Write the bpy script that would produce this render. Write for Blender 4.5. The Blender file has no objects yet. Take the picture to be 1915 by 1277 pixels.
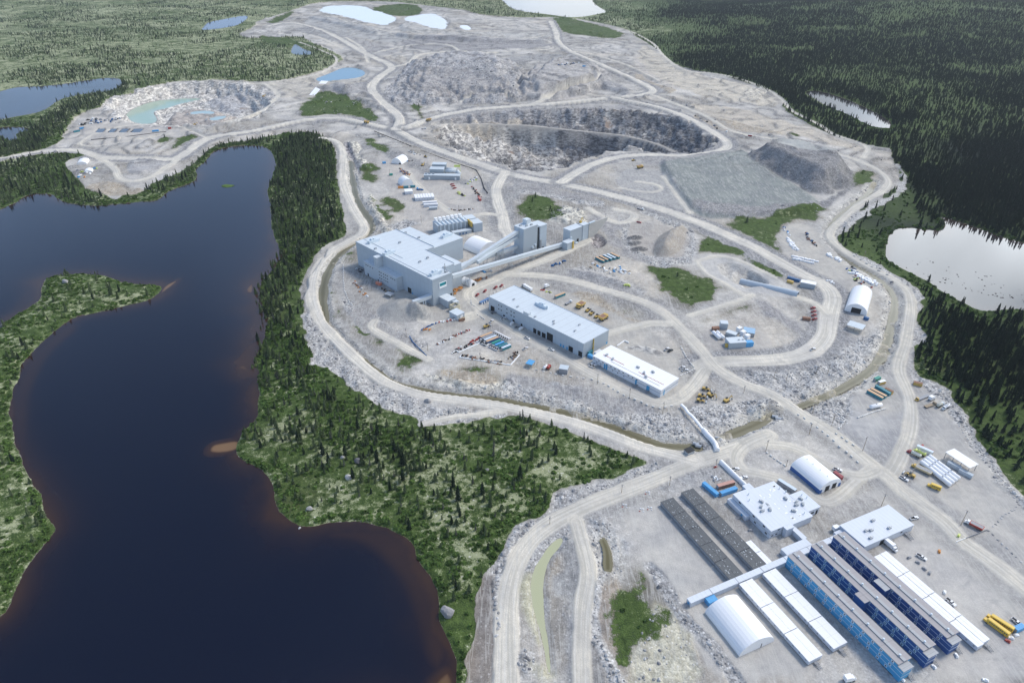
import bpy, bmesh, math, random
import numpy as np
from mathutils import Vector, Matrix
random.seed(7); rng = np.random.default_rng(7)
SC = bpy.context.scene
COL = SC.collection
R_ = math.radians
# ---------------------------------------------------------------- camera
W, H, FPX, HC = 1915.0, 1277.0, 1277.0, 300.0
PITCH, ROLL = R_(31.5), R_(0.5)
_F = np.array([0, math.cos(PITCH), -math.sin(PITCH)])
_r0 = np.array([1.0, 0, 0]); _u0 = np.cross(_r0, _F)
_RT = math.cos(ROLL)*_r0 + math.sin(ROLL)*_u0
_UP = -math.sin(ROLL)*_r0 + math.cos(ROLL)*_u0
cam_d = bpy.data.cameras.new('camera')
cam_d.sensor_fit = 'HORIZONTAL'; cam_d.sensor_width = 36.0; cam_d.lens = 36.0*FPX/W
cam_d.clip_start = 1.0; cam_d.clip_end = 60000.0
cam = bpy.data.objects.new('camera', cam_d); COL.objects.link(cam)
_m = Matrix(((_RT[0], _UP[0], -_F[0], 0), (_RT[1], _UP[1], -_F[1], 0), (_RT[2], _UP[2], -_F[2], HC), (0, 0, 0, 1)))
cam.matrix_world = _m
SC.camera = cam
# ---------------------------------------------------------------- light
SUN_AZ, SUN_EL = R_(62.0), R_(52.0)      # azimuth clockwise from the view direction (+Y)
sd = Vector((math.sin(SUN_AZ)*math.cos(SUN_EL), math.cos(SUN_AZ)*math.cos(SUN_EL), math.sin(SUN_EL)))
ld = bpy.data.lights.new('sun', 'SUN'); ld.energy = 1.9; ld.angle = R_(14.0); ld.color = (1.0, 0.93, 0.82)
sun = bpy.data.objects.new('sun', ld); COL.objects.link(sun)
sun.rotation_euler = sd.to_track_quat('Z', 'Y').to_euler()
SC.view_settings.view_transform = 'Standard'; SC.view_settings.look = 'None'
SC.view_settings.exposure = 0.37; SC.view_settings.gamma = 1.0; SC.view_settings.use_curve_mapping = False
wd = bpy.data.worlds.new('World'); SC.world = wd; wd.use_nodes = True
nt = wd.node_tree; nt.nodes.clear()

class NB:
    """tiny node-tree builder"""
    def __init__(s, tree): s.t = tree
    def n(s, typ, ins=None, **kw):
        nd = s.t.nodes.new(typ)
        for k, v in kw.items(): setattr(nd, k, v)
        for k, v in (ins or {}).items():
            if isinstance(v, bpy.types.NodeSocket): s.t.links.new(v, nd.inputs[k])
            else: nd.inputs[k].default_value = v
        return nd
    def math(s, op, a, b=0.0, clamp=False):
        nd = s.t.nodes.new('ShaderNodeMath'); nd.operation = op; nd.use_clamp = clamp
        for i, v in enumerate((a, b)):
            if isinstance(v, bpy.types.NodeSocket): s.t.links.new(v, nd.inputs[i])
            else: nd.inputs[i].default_value = v
        return nd.outputs[0]
    def mix(s, f, a, b, mode='MIX'):
        nd = s.t.nodes.new('ShaderNodeMix'); nd.data_type = 'RGBA'; nd.blend_type = mode
        for i, v in ((0, f), (6, a), (7, b)):
            if isinstance(v, bpy.types.NodeSocket): s.t.links.new(v, nd.inputs[i])
            elif isinstance(v, (tuple, list)): nd.inputs[i].default_value = (*v[:3], 1)
            else: nd.inputs[i].default_value = v
        return nd.outputs[2]
    def ramp(s, f, a, b):
        nd = s.t.nodes.new('ShaderNodeMapRange'); nd.interpolation_type = 'SMOOTHSTEP'
        s.t.links.new(f, nd.inputs[0]); nd.inputs[1].default_value = a; nd.inputs[2].default_value = b
        return nd.outputs[0]
    def noise(s, vec, scale, detail=3.0, rough=0.55, dist=0.0):
        nd = s.n('ShaderNodeTexNoise', {'Vector': vec, 'Scale': scale, 'Detail': detail, 'Roughness': rough, 'Distortion': dist})
        return nd.outputs['Fac']

b = NB(nt)
sky = nt.nodes.new('ShaderNodeTexSky'); sky.sky_type = 'NISHITA'; sky.sun_disc = False
sky.sun_elevation = SUN_EL; sky.sun_rotation = SUN_AZ; sky.altitude = 600; sky.air_density = 1.0; sky.dust_density = 0.4
gen = b.n('ShaderNodeTexCoord').outputs['Generated']
sep = b.n('ShaderNodeSeparateXYZ', {0: gen})
# broken cloud over the whole sky, brightest towards the sun
nz = b.noise(gen, 2.2, 6.0, 0.6, 0.3)
cl = b.ramp(b.math('ADD', nz, b.math('MULTIPLY', sep.outputs[0], 0.15)), 0.46, 0.62)
dirn = b.n('ShaderNodeVectorMath', {0: gen, 1: (math.sin(R_(44))*math.cos(R_(27)), math.cos(R_(44))*math.cos(R_(27)), math.sin(R_(27)))}, operation='DOT_PRODUCT').outputs['Value']
bright = b.ramp(dirn, 0.90, 0.985)
dtop = b.n('ShaderNodeVectorMath', {0: gen, 1: (math.sin(R_(8))*math.cos(R_(4)), math.cos(R_(8))*math.cos(R_(4)), math.sin(R_(4)))}, operation='DOT_PRODUCT').outputs['Value']
b2 = b.ramp(dtop, 0.97, 0.995)
cl2 = b.math('MAXIMUM', b.math('MAXIMUM', cl, b2), b.math('MULTIPLY', bright, b.ramp(nz, 0.30, 0.42)), True)
cl2 = b.math('MAXIMUM', cl2, b.math('MULTIPLY', b.ramp(sep.outputs[2], 0.55, 0.12), b.math('ADD', 0.35, b.math('MULTIPLY', b.ramp(b.noise(gen, 4.0, 5.0, .6, .5), .42, .6), .5))), True)
elev = b.ramp(sep.outputs[2], 0.75, 0.25)
clr = b.math('ADD', b.math('ADD', 6.0, b.math('MULTIPLY', bright, b.math('ADD', 17.0, b.math('MULTIPLY', b.ramp(b.noise(gen, 7.0, 4.0, .6), .35, .65), 10.0)))), b.math('MULTIPLY', b2, 3.0))
tint = b.mix(b.ramp(sep.outputs[0], 0.10, -0.25), (0.90, 0.95, 1.0), (0.42, 0.62, 1.0))
ccol = b.n('ShaderNodeVectorMath', {0: tint, 'Scale': clr}, operation='SCALE').outputs[0]
mixc = b.mix(b.math('MULTIPLY', cl2, b.math('ADD', 0.25, b.math('MULTIPLY', elev, 0.7)), True), sky.outputs[0], ccol)
bg = b.n('ShaderNodeBackground', {'Color': mixc, 'Strength': 0.15})
nt.links.new(bg.outputs[0], b.n('ShaderNodeOutputWorld').inputs[0])

# ---------------------------------------------------------------- helpers
def at(x, y, z=0.0):
    d = (x-W/2)/FPX*_RT - (y-H/2)/FPX*_UP + _F
    t = (z-HC)/d[2]
    return np.array([t*d[0], t*d[1], z])
def P(s, z=0.0):
    """a pixel path of the survey traced on the level z, returned as metres on the site"""
    v = [float(q) for q in s.replace(';', ' ').replace(',', ' ').split()]
    return np.array([at(v[i], v[i+1], z)[:2] for i in range(0, len(v), 2)])
def smooth(p, closed=True, it=2):
    for _ in range(it):
        if closed:
            q = np.roll(p, -1, 0); p = np.stack([.75*p+.25*q, .25*p+.75*q], 1).reshape(-1, 2)
        else:
            a, c = p[:-1], p[1:]
            m = np.stack([.75*a+.25*c, .25*a+.75*c], 1).reshape(-1, 2); p = np.vstack([p[:1], m, p[-1:]])
    return p
def _hash(i, j, s):
    n = (i*374761393 + j*668265263 + s*2147483647) & 0xffffffff
    n = ((n ^ (n >> 13))*1274126177) & 0xffffffff
    return ((n ^ (n >> 16)) & 0xffff)/65535.0
def vnoise(x, y, s=0):
    xi = np.floor(x).astype(np.int64); yi = np.floor(y).astype(np.int64)
    u = x-xi; v = y-yi; u = u*u*(3-2*u); v = v*v*(3-2*v)
    a, b_, c, d = _hash(xi, yi, s), _hash(xi+1, yi, s), _hash(xi, yi+1, s), _hash(xi+1, yi+1, s)
    return (a*(1-u)+b_*u)*(1-v)+(c*(1-u)+d*u)*v
def fbm(x, y, wl, oc=4, s=0):
    t = 0; amp = 1; tot = 0
    for k in range(oc):
        t = t+amp*vnoise(x/wl, y/wl, s+k*17); tot += amp; amp *= .5; wl *= .5
    return t/tot
def sst(x, a, b_):
    t = np.clip((x-a)/(b_-a), 0, 1); return t*t*(3-2*t)
def seg_d(X, Y, p, closed):
    """distance to a path; also the inside flag of a closed one, side offset and length along an open one"""
    n = len(p); best = np.full(X.shape, 1e18); ins = np.zeros(X.shape, bool); lat = np.zeros(X.shape); lon = np.zeros(X.shape); acc = 0.0
    for i in range(n if closed else n-1):
        ax, ay = p[i]; bx, by = p[(i+1) % n]; dx, dy = bx-ax, by-ay; L2 = dx*dx+dy*dy+1e-9; L = math.sqrt(L2)
        t = np.clip(((X-ax)*dx+(Y-ay)*dy)/L2, 0, 1); ex = X-ax-t*dx; ey = Y-ay-t*dy; d = ex*ex+ey*ey
        m = d < best; best = np.where(m, d, best)
        if closed:
            c = ((ay > Y) != (by > Y))
            with np.errstate(divide='ignore', invalid='ignore'):
                xx = ax+(Y-ay)*dx/(dy if dy != 0 else 1e-9)
            ins ^= c & (X < xx)
        else:
            sg = np.sign(dx*(Y-ay)-dy*(X-ax)); lat = np.where(m, sg*np.sqrt(d), lat); lon = np.where(m, acc+t*L, lon)
        acc += L
    d = np.sqrt(best)
    if closed: return np.where(ins, d, -d)
    return d, lat, lon

# ---------------------------------------------------------------- the ground grid
NA = 1250
ang = np.radians(np.linspace(-60, 60, NA))
rr = [70.0]
while rr[-1] < 4200: rr.append(rr[-1]*1.0040)
while rr[-1] < 45000: rr.append(rr[-1]*1.02)
rad = np.array(rr); NR = len(rad)
GX = (rad[:, None]*np.sin(ang)[None, :]); GY = (rad[:, None]*np.cos(ang)[None, :])
X = GX.ravel(); Y = GY.ravel(); RD = np.hypot(X, Y)
Z = np.zeros(X.shape)
CG = np.zeros((X.size, 3)); VEG = np.ones(X.size); RUB = np.zeros(X.size); LIC = np.zeros(X.size); ROCK = np.zeros(X.size)
RUV = np.zeros((X.size, 3)); SITE = np.zeros(X.size)
WOB = (fbm(X, Y, 18, 4, 3)-.5)                     # wobble used to roughen natural edges
WOB2 = (fbm(X, Y, 120, 4, 9)-.5)
def region(p, pad):
    lo = p.min(0)-pad; hi = p.max(0)+pad
    return np.nonzero((X > lo[0]) & (X < hi[0]) & (Y > lo[1]) & (Y < hi[1]))[0]
def area(s, z=0.0, pad=30, rough=0.0, it=2):
    p = smooth(P(s, z), True, it) if it else P(s, z)
    idx = region(p, pad)
    d = seg_d(X[idx], Y[idx], p, True)
    return idx, d+WOB[idx]*rough
def paint(idx, w, col=None, veg=None, rub=None, lic=None, rock=None):
    if col is not None: CG[idx] = CG[idx]*(1-w[:, None])+np.array(col)*w[:, None]
    for arr, v in ((VEG, veg), (RUB, rub), (LIC, lic), (ROCK, rock)):
        if v is not None: arr[idx] = arr[idx]*(1-w)+v*w

GRV = (.362, .358, .350); PALE = (.50, .49, .465); ROAD = (.60, .585, .54); DRT = (.35, .30, .24); BLUE = (.30, .325, .345); DARK = (.24, .245, .26)
CG[:] = (.22, .21, .16)
# land relief outside the site: long swells that grow with distance
hill = fbm(X, Y, 900, 4, 5)-.45
Z += hill*90*sst(RD, 1900, 5500)+hill*10*sst(RD, 600, 1500)
ridge = fbm(X+500, Y, 420, 4, 15)-.5
azd = np.degrees(np.arctan2(X, Y))
Z += (60*sst(azd, 14, 30)*sst(RD, 1900, 3600)+ridge*16*sst(RD, 1500, 2600))
LIC[:] = .50+.55*WOB2+.26*sst(RD, 1100, 1800)
azw = azd+14*(fbm(X, Y, 500, 3, 123)-.5)
LIC -= .62*sst(azw, 4, 14)*sst(X, 300, 420)

SITE_S = '''855,1310 862,1277 880,1250 893,1120 908,1077 925,1065 936,1023 972,976 1022,959 1025,937 1036,920 1060,905 1120,893 1180,882 1224,866 1170,850
1100,820 1050,800 990,782 950,776 900,783 870,790 790,793 782,787 806,778 764,775 716,767 688,750 677,727 637,719 620,682 581,677 575,640 570,590 560,560 562,530 575,490 600,462 640,445
650,432 640,405 636,370 628,340 632,300 622,268 600,250 560,246 520,251 470,262 420,268 395,275 370,300 335,325 300,335 262,362 232,364 215,376 200,365 162,357 151,340 115,310 135,296 170,290
111,286 60,292 0,305 -200,345 -200,325 0,296 77,283 111,266 118,246 145,212 189,202 202,182 236,178 273,162 323,152 370,152 421,148 488,155 552,145 593,135 622,122 646,110 610,92 580,80 560,68
470,72 440,64 478,50 476,40 545,20 600,4 690,2 760,6 860,17 900,28 960,34 1030,33 1100,40 1175,58 1200,75 1230,92 1245,112 1290,130 1330,136 1400,155 1450,178 1470,190 1462,205 1500,225 1540,250 1590,264
1640,276 1672,279 1668,300 1690,330 1668,362 1602,394 1588,428 1568,436 1573,455 1603,478 1635,498 1670,515 1708,538 1723,560 1713,598 1725,628 1713,646 1709,686 1720,703 1743,714 1765,727
1784,746 1801,774 1818,800 1837,830 1859,859 1884,892 1915,925 2100,1100 2200,1400 1500,1700 800,1700'''
idx, d = area(SITE_S, pad=60, rough=9, it=1)
w = sst(d, -1.5, 2.5)
SITE[idx] = w
paint(idx, w, GRV, veg=0.0, rub=.28)
mot = .62*sst(fbm(X[idx], Y[idx], 70, 5, 21), .30, .70)+.38*sst(fbm(X[idx]+.6*Y[idx], Y[idx]*.4, 22, 4, 22), .3, .7)
CG[idx] *= (1+(.75*mot-.33)*w)[:, None]
CG[idx] *= 1-w[:, None]*sst(fbm(X[idx], Y[idx], 110, 4, 25), .52, .62)[:, None]*np.array((.01, .06, .14))[None]*.7
dS = np.full(X.size, -60.0); dS[idx] = d
Z += (fbm(X, Y, 25, 4, 31)-.5)*2.2*sst(-dS, 0, 25)       # hummocky tundra
Z *= np.where(SITE > .5, sst(RD, 1400, 2600)*.25, 1.0)
Z += (fbm(X, Y, 14, 4, 41)-.5)*1.6*SITE*sst(RD, 250, 500)

def A(s, col=None, z=0.0, h=0.0, run=None, feather=2.0, rough=4.0, veg=None, rub=None, lic=None, rock=None, colt=0.0, it=2, flat=None, steps=0):
    """one traced patch of ground: its own colour, and a heap (h>0) or a pit (h<0) when it has height"""
    idx, d = area(s, z, rough=rough, it=it)
    w = sst(d, -feather*.5, feather*.5)
    if flat is not None: Z[idx] = Z[idx]*(1-w)+flat*w
    if h:
        run = run or abs(h)*1.3
        t = np.clip((d+WOB2[idx]*run*.8*(steps > 0))/run, 0, 1)
        if steps: q = t*steps; k = np.floor(q); t = (k+sst(q-k, .45, .95))/steps
        Z[idx] += h*t*(1+.15*WOB[idx]*(1-t)) + (d > 0)*WOB[idx]*min(abs(h)*.35, 6)*np.minimum(1, d.clip(0)/6)
    paint(idx, w, col, veg, rub, lic, rock)
    return idx, d, w
# ---------------------------------------------------------------- patches of ground inside the site
# green patches left between the works
GREEN = ['555,218 569,188 606,168 640,178 667,188 690,202 724,232 690,225 640,212 600,214', '765,202 778,192 798,215 788,222',
 '677,254 700,259 734,283 717,290 690,270', '670,316 704,303 700,333 704,343 677,340', '714,374 738,369 765,390 754,400 724,387',
 '690,366 705,380 722,396 735,416 725,420 700,395', '963,380 997,360 1027,364 1061,394 1040,412 1000,414 968,405',
 '1212,495 1242,502 1289,502 1308,510 1340,525 1365,540 1351,549 1336,560 1299,579 1289,580 1261,560 1233,540 1216,510',
 '1312,594 1355,579 1408,564 1412,572 1385,583 1355,598 1318,603', '1342,414 1385,410 1430,406 1468,397 1524,384 1547,391 1521,414 1468,414 1457,427 1459,455 1459,476 1430,461 1393,442 1361,429',
 '1289,425 1336,442 1374,461 1412,485 1457,512 1449,516 1402,489 1365,474 1318,472 1297,474 1303,455 1312,450', '1158,576 1201,583 1195,594 1165,589',
 '724,660 738,650 766,647 781,665 790,680 773,699 753,695 738,680', '703,620 717,622 717,650 703,648', '794,676 832,684 888,680 925,698 935,712 878,716 850,692 806,692',
 '1174,1088 1215,1099 1246,1144 1210,1183 1182,1202 1182,1228 1160,1242 1160,1214 1146,1172 1154,1132', '1027,30 1111,44 1179,66 1145,74 1094,67 1044,60',
 '690,17 740,7 792,10 788,27 741,31 700,27', '640,472 664,468 651,486 640,492', '614,532 622,536 628,560 642,580 650,600 690,620 712,626 714,642 690,632 664,616 640,600 622,580',
 '1598,313 1639,323 1632,340 1592,354', '1015,738 1030,728 1043,736 1040,752 1026,752', '478,60 560,78 600,86 560,88 500,84', '540,22 556,18 530,36 515,46 490,42', '1000,10 960,5 1010,2',
 '1495,703 1512,705 1520,716 1512,720 1502,712', '812,242 836,240 846,246 830,249', '330,258 350,254 372,258 345,272 318,280', '300,262 322,258 316,268 296,272', '1470,250 1500,258 1490,262',
 '1450,272 1495,262 1530,280 1560,288 1540,292 1500,284', '885,778 940,785 980,795 960,800 900,792', '1330,392 1310,240 1300,230']
GREEN.pop()
for g in GREEN: A(g, (.16, .15, .11), veg=.74, rub=0.2, lic=.36, feather=18, rough=26)
for g in ('670,316 704,303 700,333 704,343 677,340', '765,202 778,192 798,215 788,222'): A(g, lic=.02)
# pale blasted rock and spoil
for g in ('790,690 830,700 880,720 930,712 960,720 955,735 900,735 850,722 800,716 772,703', '1030,400 1056,380 1090,394 1100,412 1075,425 1040,418 1020,410', '690,350 706,384 726,420 738,436 716,436 700,414 684,384',
          '1410,750 1455,745 1470,760 1440,770 1400,785 1370,800 1345,830 1350,812 1395,790', '1140,650 1200,640 1250,655 1255,670 1200,660', '640,262 668,262 672,284 700,330 680,318 656,286',
          '1356,505 1385,500 1380,528 1356,520', '1450,300 1500,318 1500,330', '1380,170 1430,160 1440,176 1400,190'):
    A(g, (.50, .48, .42), h=3.0, run=7, rub=.75, rock=.75, feather=5, rough=22)
# brown scrubby ground
for g in ('1070,548 1110,548 1150,572 1165,590 1210,598 1190,606 1160,600 1120,578 1085,566', '162,345 200,338 262,352 262,362 232,366 200,365 165,358', '1180,130 1240,150 1270,170 1230,178 1200,165',
          '1290,168 1330,150 1400,170 1380,176 1320,184', '1290,215 1340,205 1420,222 1490,235 1470,258 1400,245 1350,248 1300,232', '1395,695 1425,690 1440,720 1460,735 1445,738 1415,715',
          '800,686 860,690 930,700 930,725 870,715 820,705', '1040,1050 1075,1030 1090,1080 1060,1110 1030,1095', '1105,300 1120,290 1140,296'):
    A(g, (.33, .285, .22), veg=.25, rub=.5, lic=.3, feather=6, rough=14)
# grey and blue-grey crushed rock flats
A('1230,300 1275,294 1360,282 1400,284 1450,330 1500,352 1545,385 1520,398 1460,404 1400,408 1340,412 1290,400 1262,360 1240,330', (.215, .245, .25), h=5, run=9, rub=.15, feather=6, rough=10)
A('1292,378 1340,388 1420,392 1500,388 1535,380 1520,398 1440,406 1340,408 1296,398', (.19, .19, .20), rub=.6, feather=8, rough=14)
A('1150,330 1180,312 1240,320 1265,350 1290,400 1250,400 1200,376 1160,360', (.36, .365, .37), rub=.3, feather=6, rough=10)
A('600,420 632,470 606,545 612,600 660,650 705,668 738,690 700,705 640,660 600,625 583,560 590,500', PALE, rub=.2, feather=5)
for g in ('1080,920 1085,960 1100,990 1110,1060 1100,1150 1095,1277 1060,1277 1070,1200 1065,1120 1035,1110 1032,1080 1060,1075 1075,1060', '1290,905 1230,960 1290,1040 1240,1080 1180,960'):
    A(g, (.33, .34, .35), rub=.25, feather=5, rough=8)
A('1150,960 1230,925 1480,1110 1560,1277 1330,1277 1290,1190 1215,1060', (.46, .46, .455), rub=.05, feather=8, rough=12)
A('1215,1099 1246,1144 1290,1190 1340,1290 1150,1290 1160,1242 1182,1228 1212,1183', (.47, .455, .36), rub=.6, rock=.2, feather=5, rough=12)
A('1480,760 1620,690 1730,705 1800,790 1900,920 2100,1200 1900,1300 1780,1100 1640,930 1540,820', (.43, .43, .425), rub=.05, feather=8, rough=14)
A('1640,1000 1720,990 1900,1140 1915,1277 1700,1277 1640,1120', (.46, .46, .46), rub=.04, feather=10, rough=14)
A('1600,760 1640,790 1700,770 1740,800 1690,840 1620,860 1560,800', (.40, .41, .43), rub=.05, feather=10, rough=14)
A('660,540 700,560 780,590 860,640 900,600 960,620 1050,680 1180,760 1270,760 1300,700 1240,620 1040,540 900,500 860,520 880,560', (.42, .415, .40), rub=.08, feather=8, rough=10)
A('700,285 760,280 900,320 905,400 880,440 780,440 760,400 715,340', (.43, .42, .41), rub=.1, feather=6, rough=8)
A('1455,425 1500,415 1540,430 1560,470 1630,510 1640,560 1620,620 1560,640 1540,560 1470,500', (.43, .425, .41), rub=.08, feather=6, rough=8)
A('1320,610 1400,600 1450,640 1440,665 1340,672 1310,650', (.42, .41, .40), rub=.05, feather=5)
A('1230,420 1290,430 1300,455 1290,480 1250,486 1210,480 1180,470 1175,440 1165,420 1200,412', (.38, .365, .35), rub=.2, feather=5, rough=8)
A('160,225 180,205 235,195 330,235 370,245 300,262 200,275 130,270 125,250', (.44, .43, .415), rub=.15, feather=5, rough=8)
# pale boulder aprons
for g in ('540,900 640,880 700,920 690,965 600,975 550,950', '760,880 850,870 960,900 1020,930 960,980 860,1000 790,960', '980,800 1060,815 1130,850 1120,885 1040,900 980,860', '500,680 560,700 560,730 500,720', '830,1010 920,1000 930,1050 880,1100 835,1080', '530,800 620,790 640,830 560,850', '95,525 180,516 290,540 200,570 90,620 30,700 20,780 0,700 40,620', '0,860 40,900 80,1000 40,1060 0,1120', '0,60 200,70 300,110 150,140 0,120', '300,60 420,90 330,140 250,120'):
    A(g, lic=.76, feather=30, rough=40)
RUBZ = ['565,560 583,575 600,606 640,652 690,708 740,738 800,757 900,770 960,780 900,784 790,795 764,776 716,768 688,751 677,728 637,720 620,683 581,678 572,640',
 '918,1200 917,1116 924,1065 935,1023 972,974 1022,957 1025,936 1036,919 1120,892 1180,881 1224,867 1236,878 1170,905 1060,945 1010,980 972,1012 948,1050 936,1090 930,1150 930,1277 905,1277',
 '1048,1000 1060,985 1075,990 1050,1012 1030,1020 1010,1048 995,1066 985,1060 1010,1020', '900,735 950,722 1010,712 1060,712 1120,735 1180,760 1240,772 1262,770 1295,815 1250,822 1180,808 1100,776 1000,752 930,742',
 '1275,770 1300,758 1400,748 1440,740 1440,760 1400,770 1350,795 1325,810 1300,800', '1340,700 1400,690 1440,695 1490,690 1560,660 1640,620 1690,590 1700,640 1660,690 1600,735 1500,775 1455,735 1400,715',
 '1500,770 1560,735 1610,720 1600,745 1580,790 1540,790', '1090,975 1120,970 1150,990 1170,1040 1150,1030 1130,1020 1110,1000', '1000,1110 1020,1130 1020,1170 1005,1150', '970,1215 990,1210 1010,1230 1020,1265 990,1275 970,1250',
 '1709,690 1723,706 1745,716 1766,729 1785,748 1801,776 1818,802 1837,832 1859,861 1884,894 1915,925 2000,1010 1980,1030 1890,920 1850,880 1810,820 1780,770 1745,728 1700,706',
 '1560,435 1600,398 1660,368 1680,350 1690,330 1672,300 1700,330 1690,360 1660,380 1610,405 1580,440', '1595,470 1660,505 1712,536 1728,565 1718,600 1726,640 1716,650 1706,600 1714,560 1690,530 1640,505 1590,478',
 '1190,395 1230,395 1290,420 1310,450 1300,490 1240,500 1210,492 1170,478 1160,440 1150,415 1160,400 1175,420 1180,465 1220,482 1280,484 1290,450 1270,425 1220,408', '1060,500 1110,500 1180,530 1210,545 1190,552 1120,530',
 '1280,780 1320,835 1300,838 1262,775', '715,430 760,425 800,420 770,412 740,416', '640,545 665,575 700,590 760,620 790,650 760,645 700,625 660,600 636,570', '950,330 990,345 1060,358 1120,372 1140,390 1090,386 1040,372 990,360 960,366']
for g in RUBZ: A(g, (.40, .395, .385), veg=0, rub=1.0, feather=6, rough=16)
A('880,1250 893,1120 908,1077 924,1075 918,1116 930,1205 922,1290 850,1320 866,1277', (.20, .175, .155), veg=0, rub=.25, lic=0, feather=4, rough=8)
# heaps
A('714,192 724,160 745,135 775,116 840,108 900,112 965,120 985,150 990,186 960,192 860,192 780,196', (.345, .34, .345), h=26, run=75, rub=.9, rock=.45, feather=6, rough=34, steps=4)
A('755,168 790,148 880,150 950,165 970,186 860,188 770,184', (.30, .29, .29), h=-9, run=22, rub=.7, rock=.5, feather=6, rough=20)
A('962,176 970,148 1000,124 1060,112 1118,122 1146,140 1140,160 1100,176 1030,188 980,190', (.36, .35, .345), h=24, run=52, rub=.35, rock=.3, feather=6, rough=14, steps=2)
A('1385,298 1430,280 1480,282 1540,298 1590,315 1602,335 1590,352 1550,360 1500,350 1440,322', (.165, .168, .18), h=24, run=25, rub=.4, feather=5, rough=8)
A('1490,345 1540,345 1570,362 1545,366 1500,360', (.17, .17, .18), h=9, run=12, rub=.5)
A('1270,425 1290,428 1268,480 1226,482 1218,470 1232,440', (.33, .31, .285), h=9, run=12, rub=.1, feather=4)
for g in ('1168,446 1185,440 1205,443 1196,450 1176,450', '1172,454 1190,451 1203,454 1190,460 1174,460', '1175,466 1195,460 1216,466 1205,471 1182,471'): A(g, (.115, .12, .13), h=3.2, run=6, rub=.05, rough=1)
A('703,575 735,560 770,555 800,568 812,580 810,596 780,602 740,604 706,594', (.34, .345, .345), h=8, run=18, rub=.05, feather=4, rough=2)
A('752,592 775,575 800,582 806,600 780,602', (.30, .31, .315), h=6, run=9, rub=.05, feather=4, rough=2)
A('780,622 815,602 850,588 868,594 868,606 830,616 790,628', (.38, .37, .36), h=4.5, run=8, rub=.15, feather=3)
A('985,200 1100,190 1150,186 1130,196 1000,205', (.34, .335, .33), rub=.4)
for g in ('150,330 205,325 240,320 232,360 180,352', '590,182 640,170 690,180 660,200 600,195'): pass
A('236,310 255,296 300,296 322,306 300,320 262,328 240,326', (.37, .37, .38), rub=.45, h=1.5, run=8, feather=4)
A('611,165 640,160 680,170 640,180', (.33, .335, .34), h=6, run=25, rub=.2)
A('1425,286 1475,279 1545,297 1575,312 1560,318 1500,312 1450,300', (.34, .36, .365), rub=.1, feather=4, rough=6)
A('1440,400 1500,408 1530,398 1600,352 1606,336 1560,366 1500,392', (.17, .172, .185), rub=.5, feather=6, rough=10)
# the settling dams in the distance
A('560,40 600,28 680,52 740,62 770,70 740,80 680,72 600,60', (.34, .35, .36), rub=.15, feather=6)
A('700,80 900,70 1030,75 1035,92 900,86 800,92', (.38, .375, .37), rub=.3, feather=6)
A('855,80 1040,78 1030,90 860,92', (.30, .305, .315), rub=.2)
A('740,48 775,40 800,55 860,64 980,62 1040,66 1040,72 900,72 760,66', (.42, .42, .41), h=6, run=14, rub=.4, feather=4)
A('1180,95 1240,110 1300,150 1290,170 1230,160 1190,130', (.43, .41, .385), rub=.35, feather=6)
# ---- the open pit
PIT = '808,243 849,220 900,207 980,203 1060,202 1145,199 1239,211 1285,222 1322,246 1342,262 1330,284 1290,288 1240,284 1179,277 1125,288 1075,308 1040,321 1000,321 950,312 905,303 870,293 829,268'
idx, d = area(PIT, rough=44)
dd = (d+(fbm(X[idx], Y[idx], 55, 3, 61)-.5)*46*sst(d, 0, 20)+(fbm(X[idx], Y[idx], 14, 3, 62)-.5)*14*sst(d, 0, 6)).clip(0)*(d > 0); step = np.zeros(dd.shape)
for k in range(5):
    t0 = k*24.0; step -= 11.0*sst(dd, t0, t0+13)+1.0*sst(dd, t0+13, t0+26)
step += (d > 0)*(np.abs(fbm(X[idx], Y[idx], 26, 4, 63)-.5)*-26+WOB[idx]*8)*np.minimum(1, d.clip(0)/14)
Z[idx] += step
w = sst(d, 0, 3)
strata = vnoise(X[idx]/22, Y[idx]/16, 77)*.5+vnoise(X[idx]/7, Y[idx]/7, 78)*.5
band = sst(fbm(X[idx], Y[idx], 60, 5, 66), .46, .62)
pc = np.array((.155, .158, .168))[None]*(1-band[:, None])+np.array((.39, .38, .365))[None]*band[:, None]
pc = pc*(.65+.75*strata)[:, None]
CG[idx] = CG[idx]*(1-w[:, None])+pc*w[:, None]; ROCK[idx] = ROCK[idx]*(1-w)+w; RUB[idx] *= 1-w; VEG[idx] *= 1-w
A('845,222 890,210 960,206 990,212 930,222 870,230', (.44, .40, .34), rock=.6, rub=.5, feather=8, rough=20)
# ---- the quarry with the green pond
A('190,203 204,184 238,179 275,163 325,153 421,149 470,157 500,172 520,190 500,215 440,228 380,236 320,238 262,240 225,228', (.50, .485, .46), h=-24, run=38, rub=.6, rock=.8, feather=5, rough=40, steps=2)
A('300,204 345,188 400,192 440,200 460,215 420,232 370,230 330,232 296,222', (.38, .345, .32), h=11, run=16, rub=.4, rock=.5, feather=5, rough=14)
A('380,168 430,160 470,170 450,190 400,186', (.40, .40, .41), h=6, run=20, rub=.6, rock=.6, feather=5, rough=14)
A('560,150 600,140 640,125 690,128 690,145 660,155 610,158 590,158', (.40, .395, .38), h=-5, run=8, rub=.2)
# ---- faces cut into the slopes
for g, hh_ in (('640,262 652,266 668,300 676,330 664,322 652,290', -4), ('1388,508 1400,503 1440,528 1436,533 1400,540 1384,534', -5)):
    A(g, (.26, .25, .26), h=hh_, run=5, rock=1, rub=.4, feather=2, rough=4)
A('1105,438 1118,436 1135,448 1130,462 1112,466 1104,456', (.24, .22, .22), h=-3, rock=1, rub=.5, feather=2, rough=3)
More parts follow.
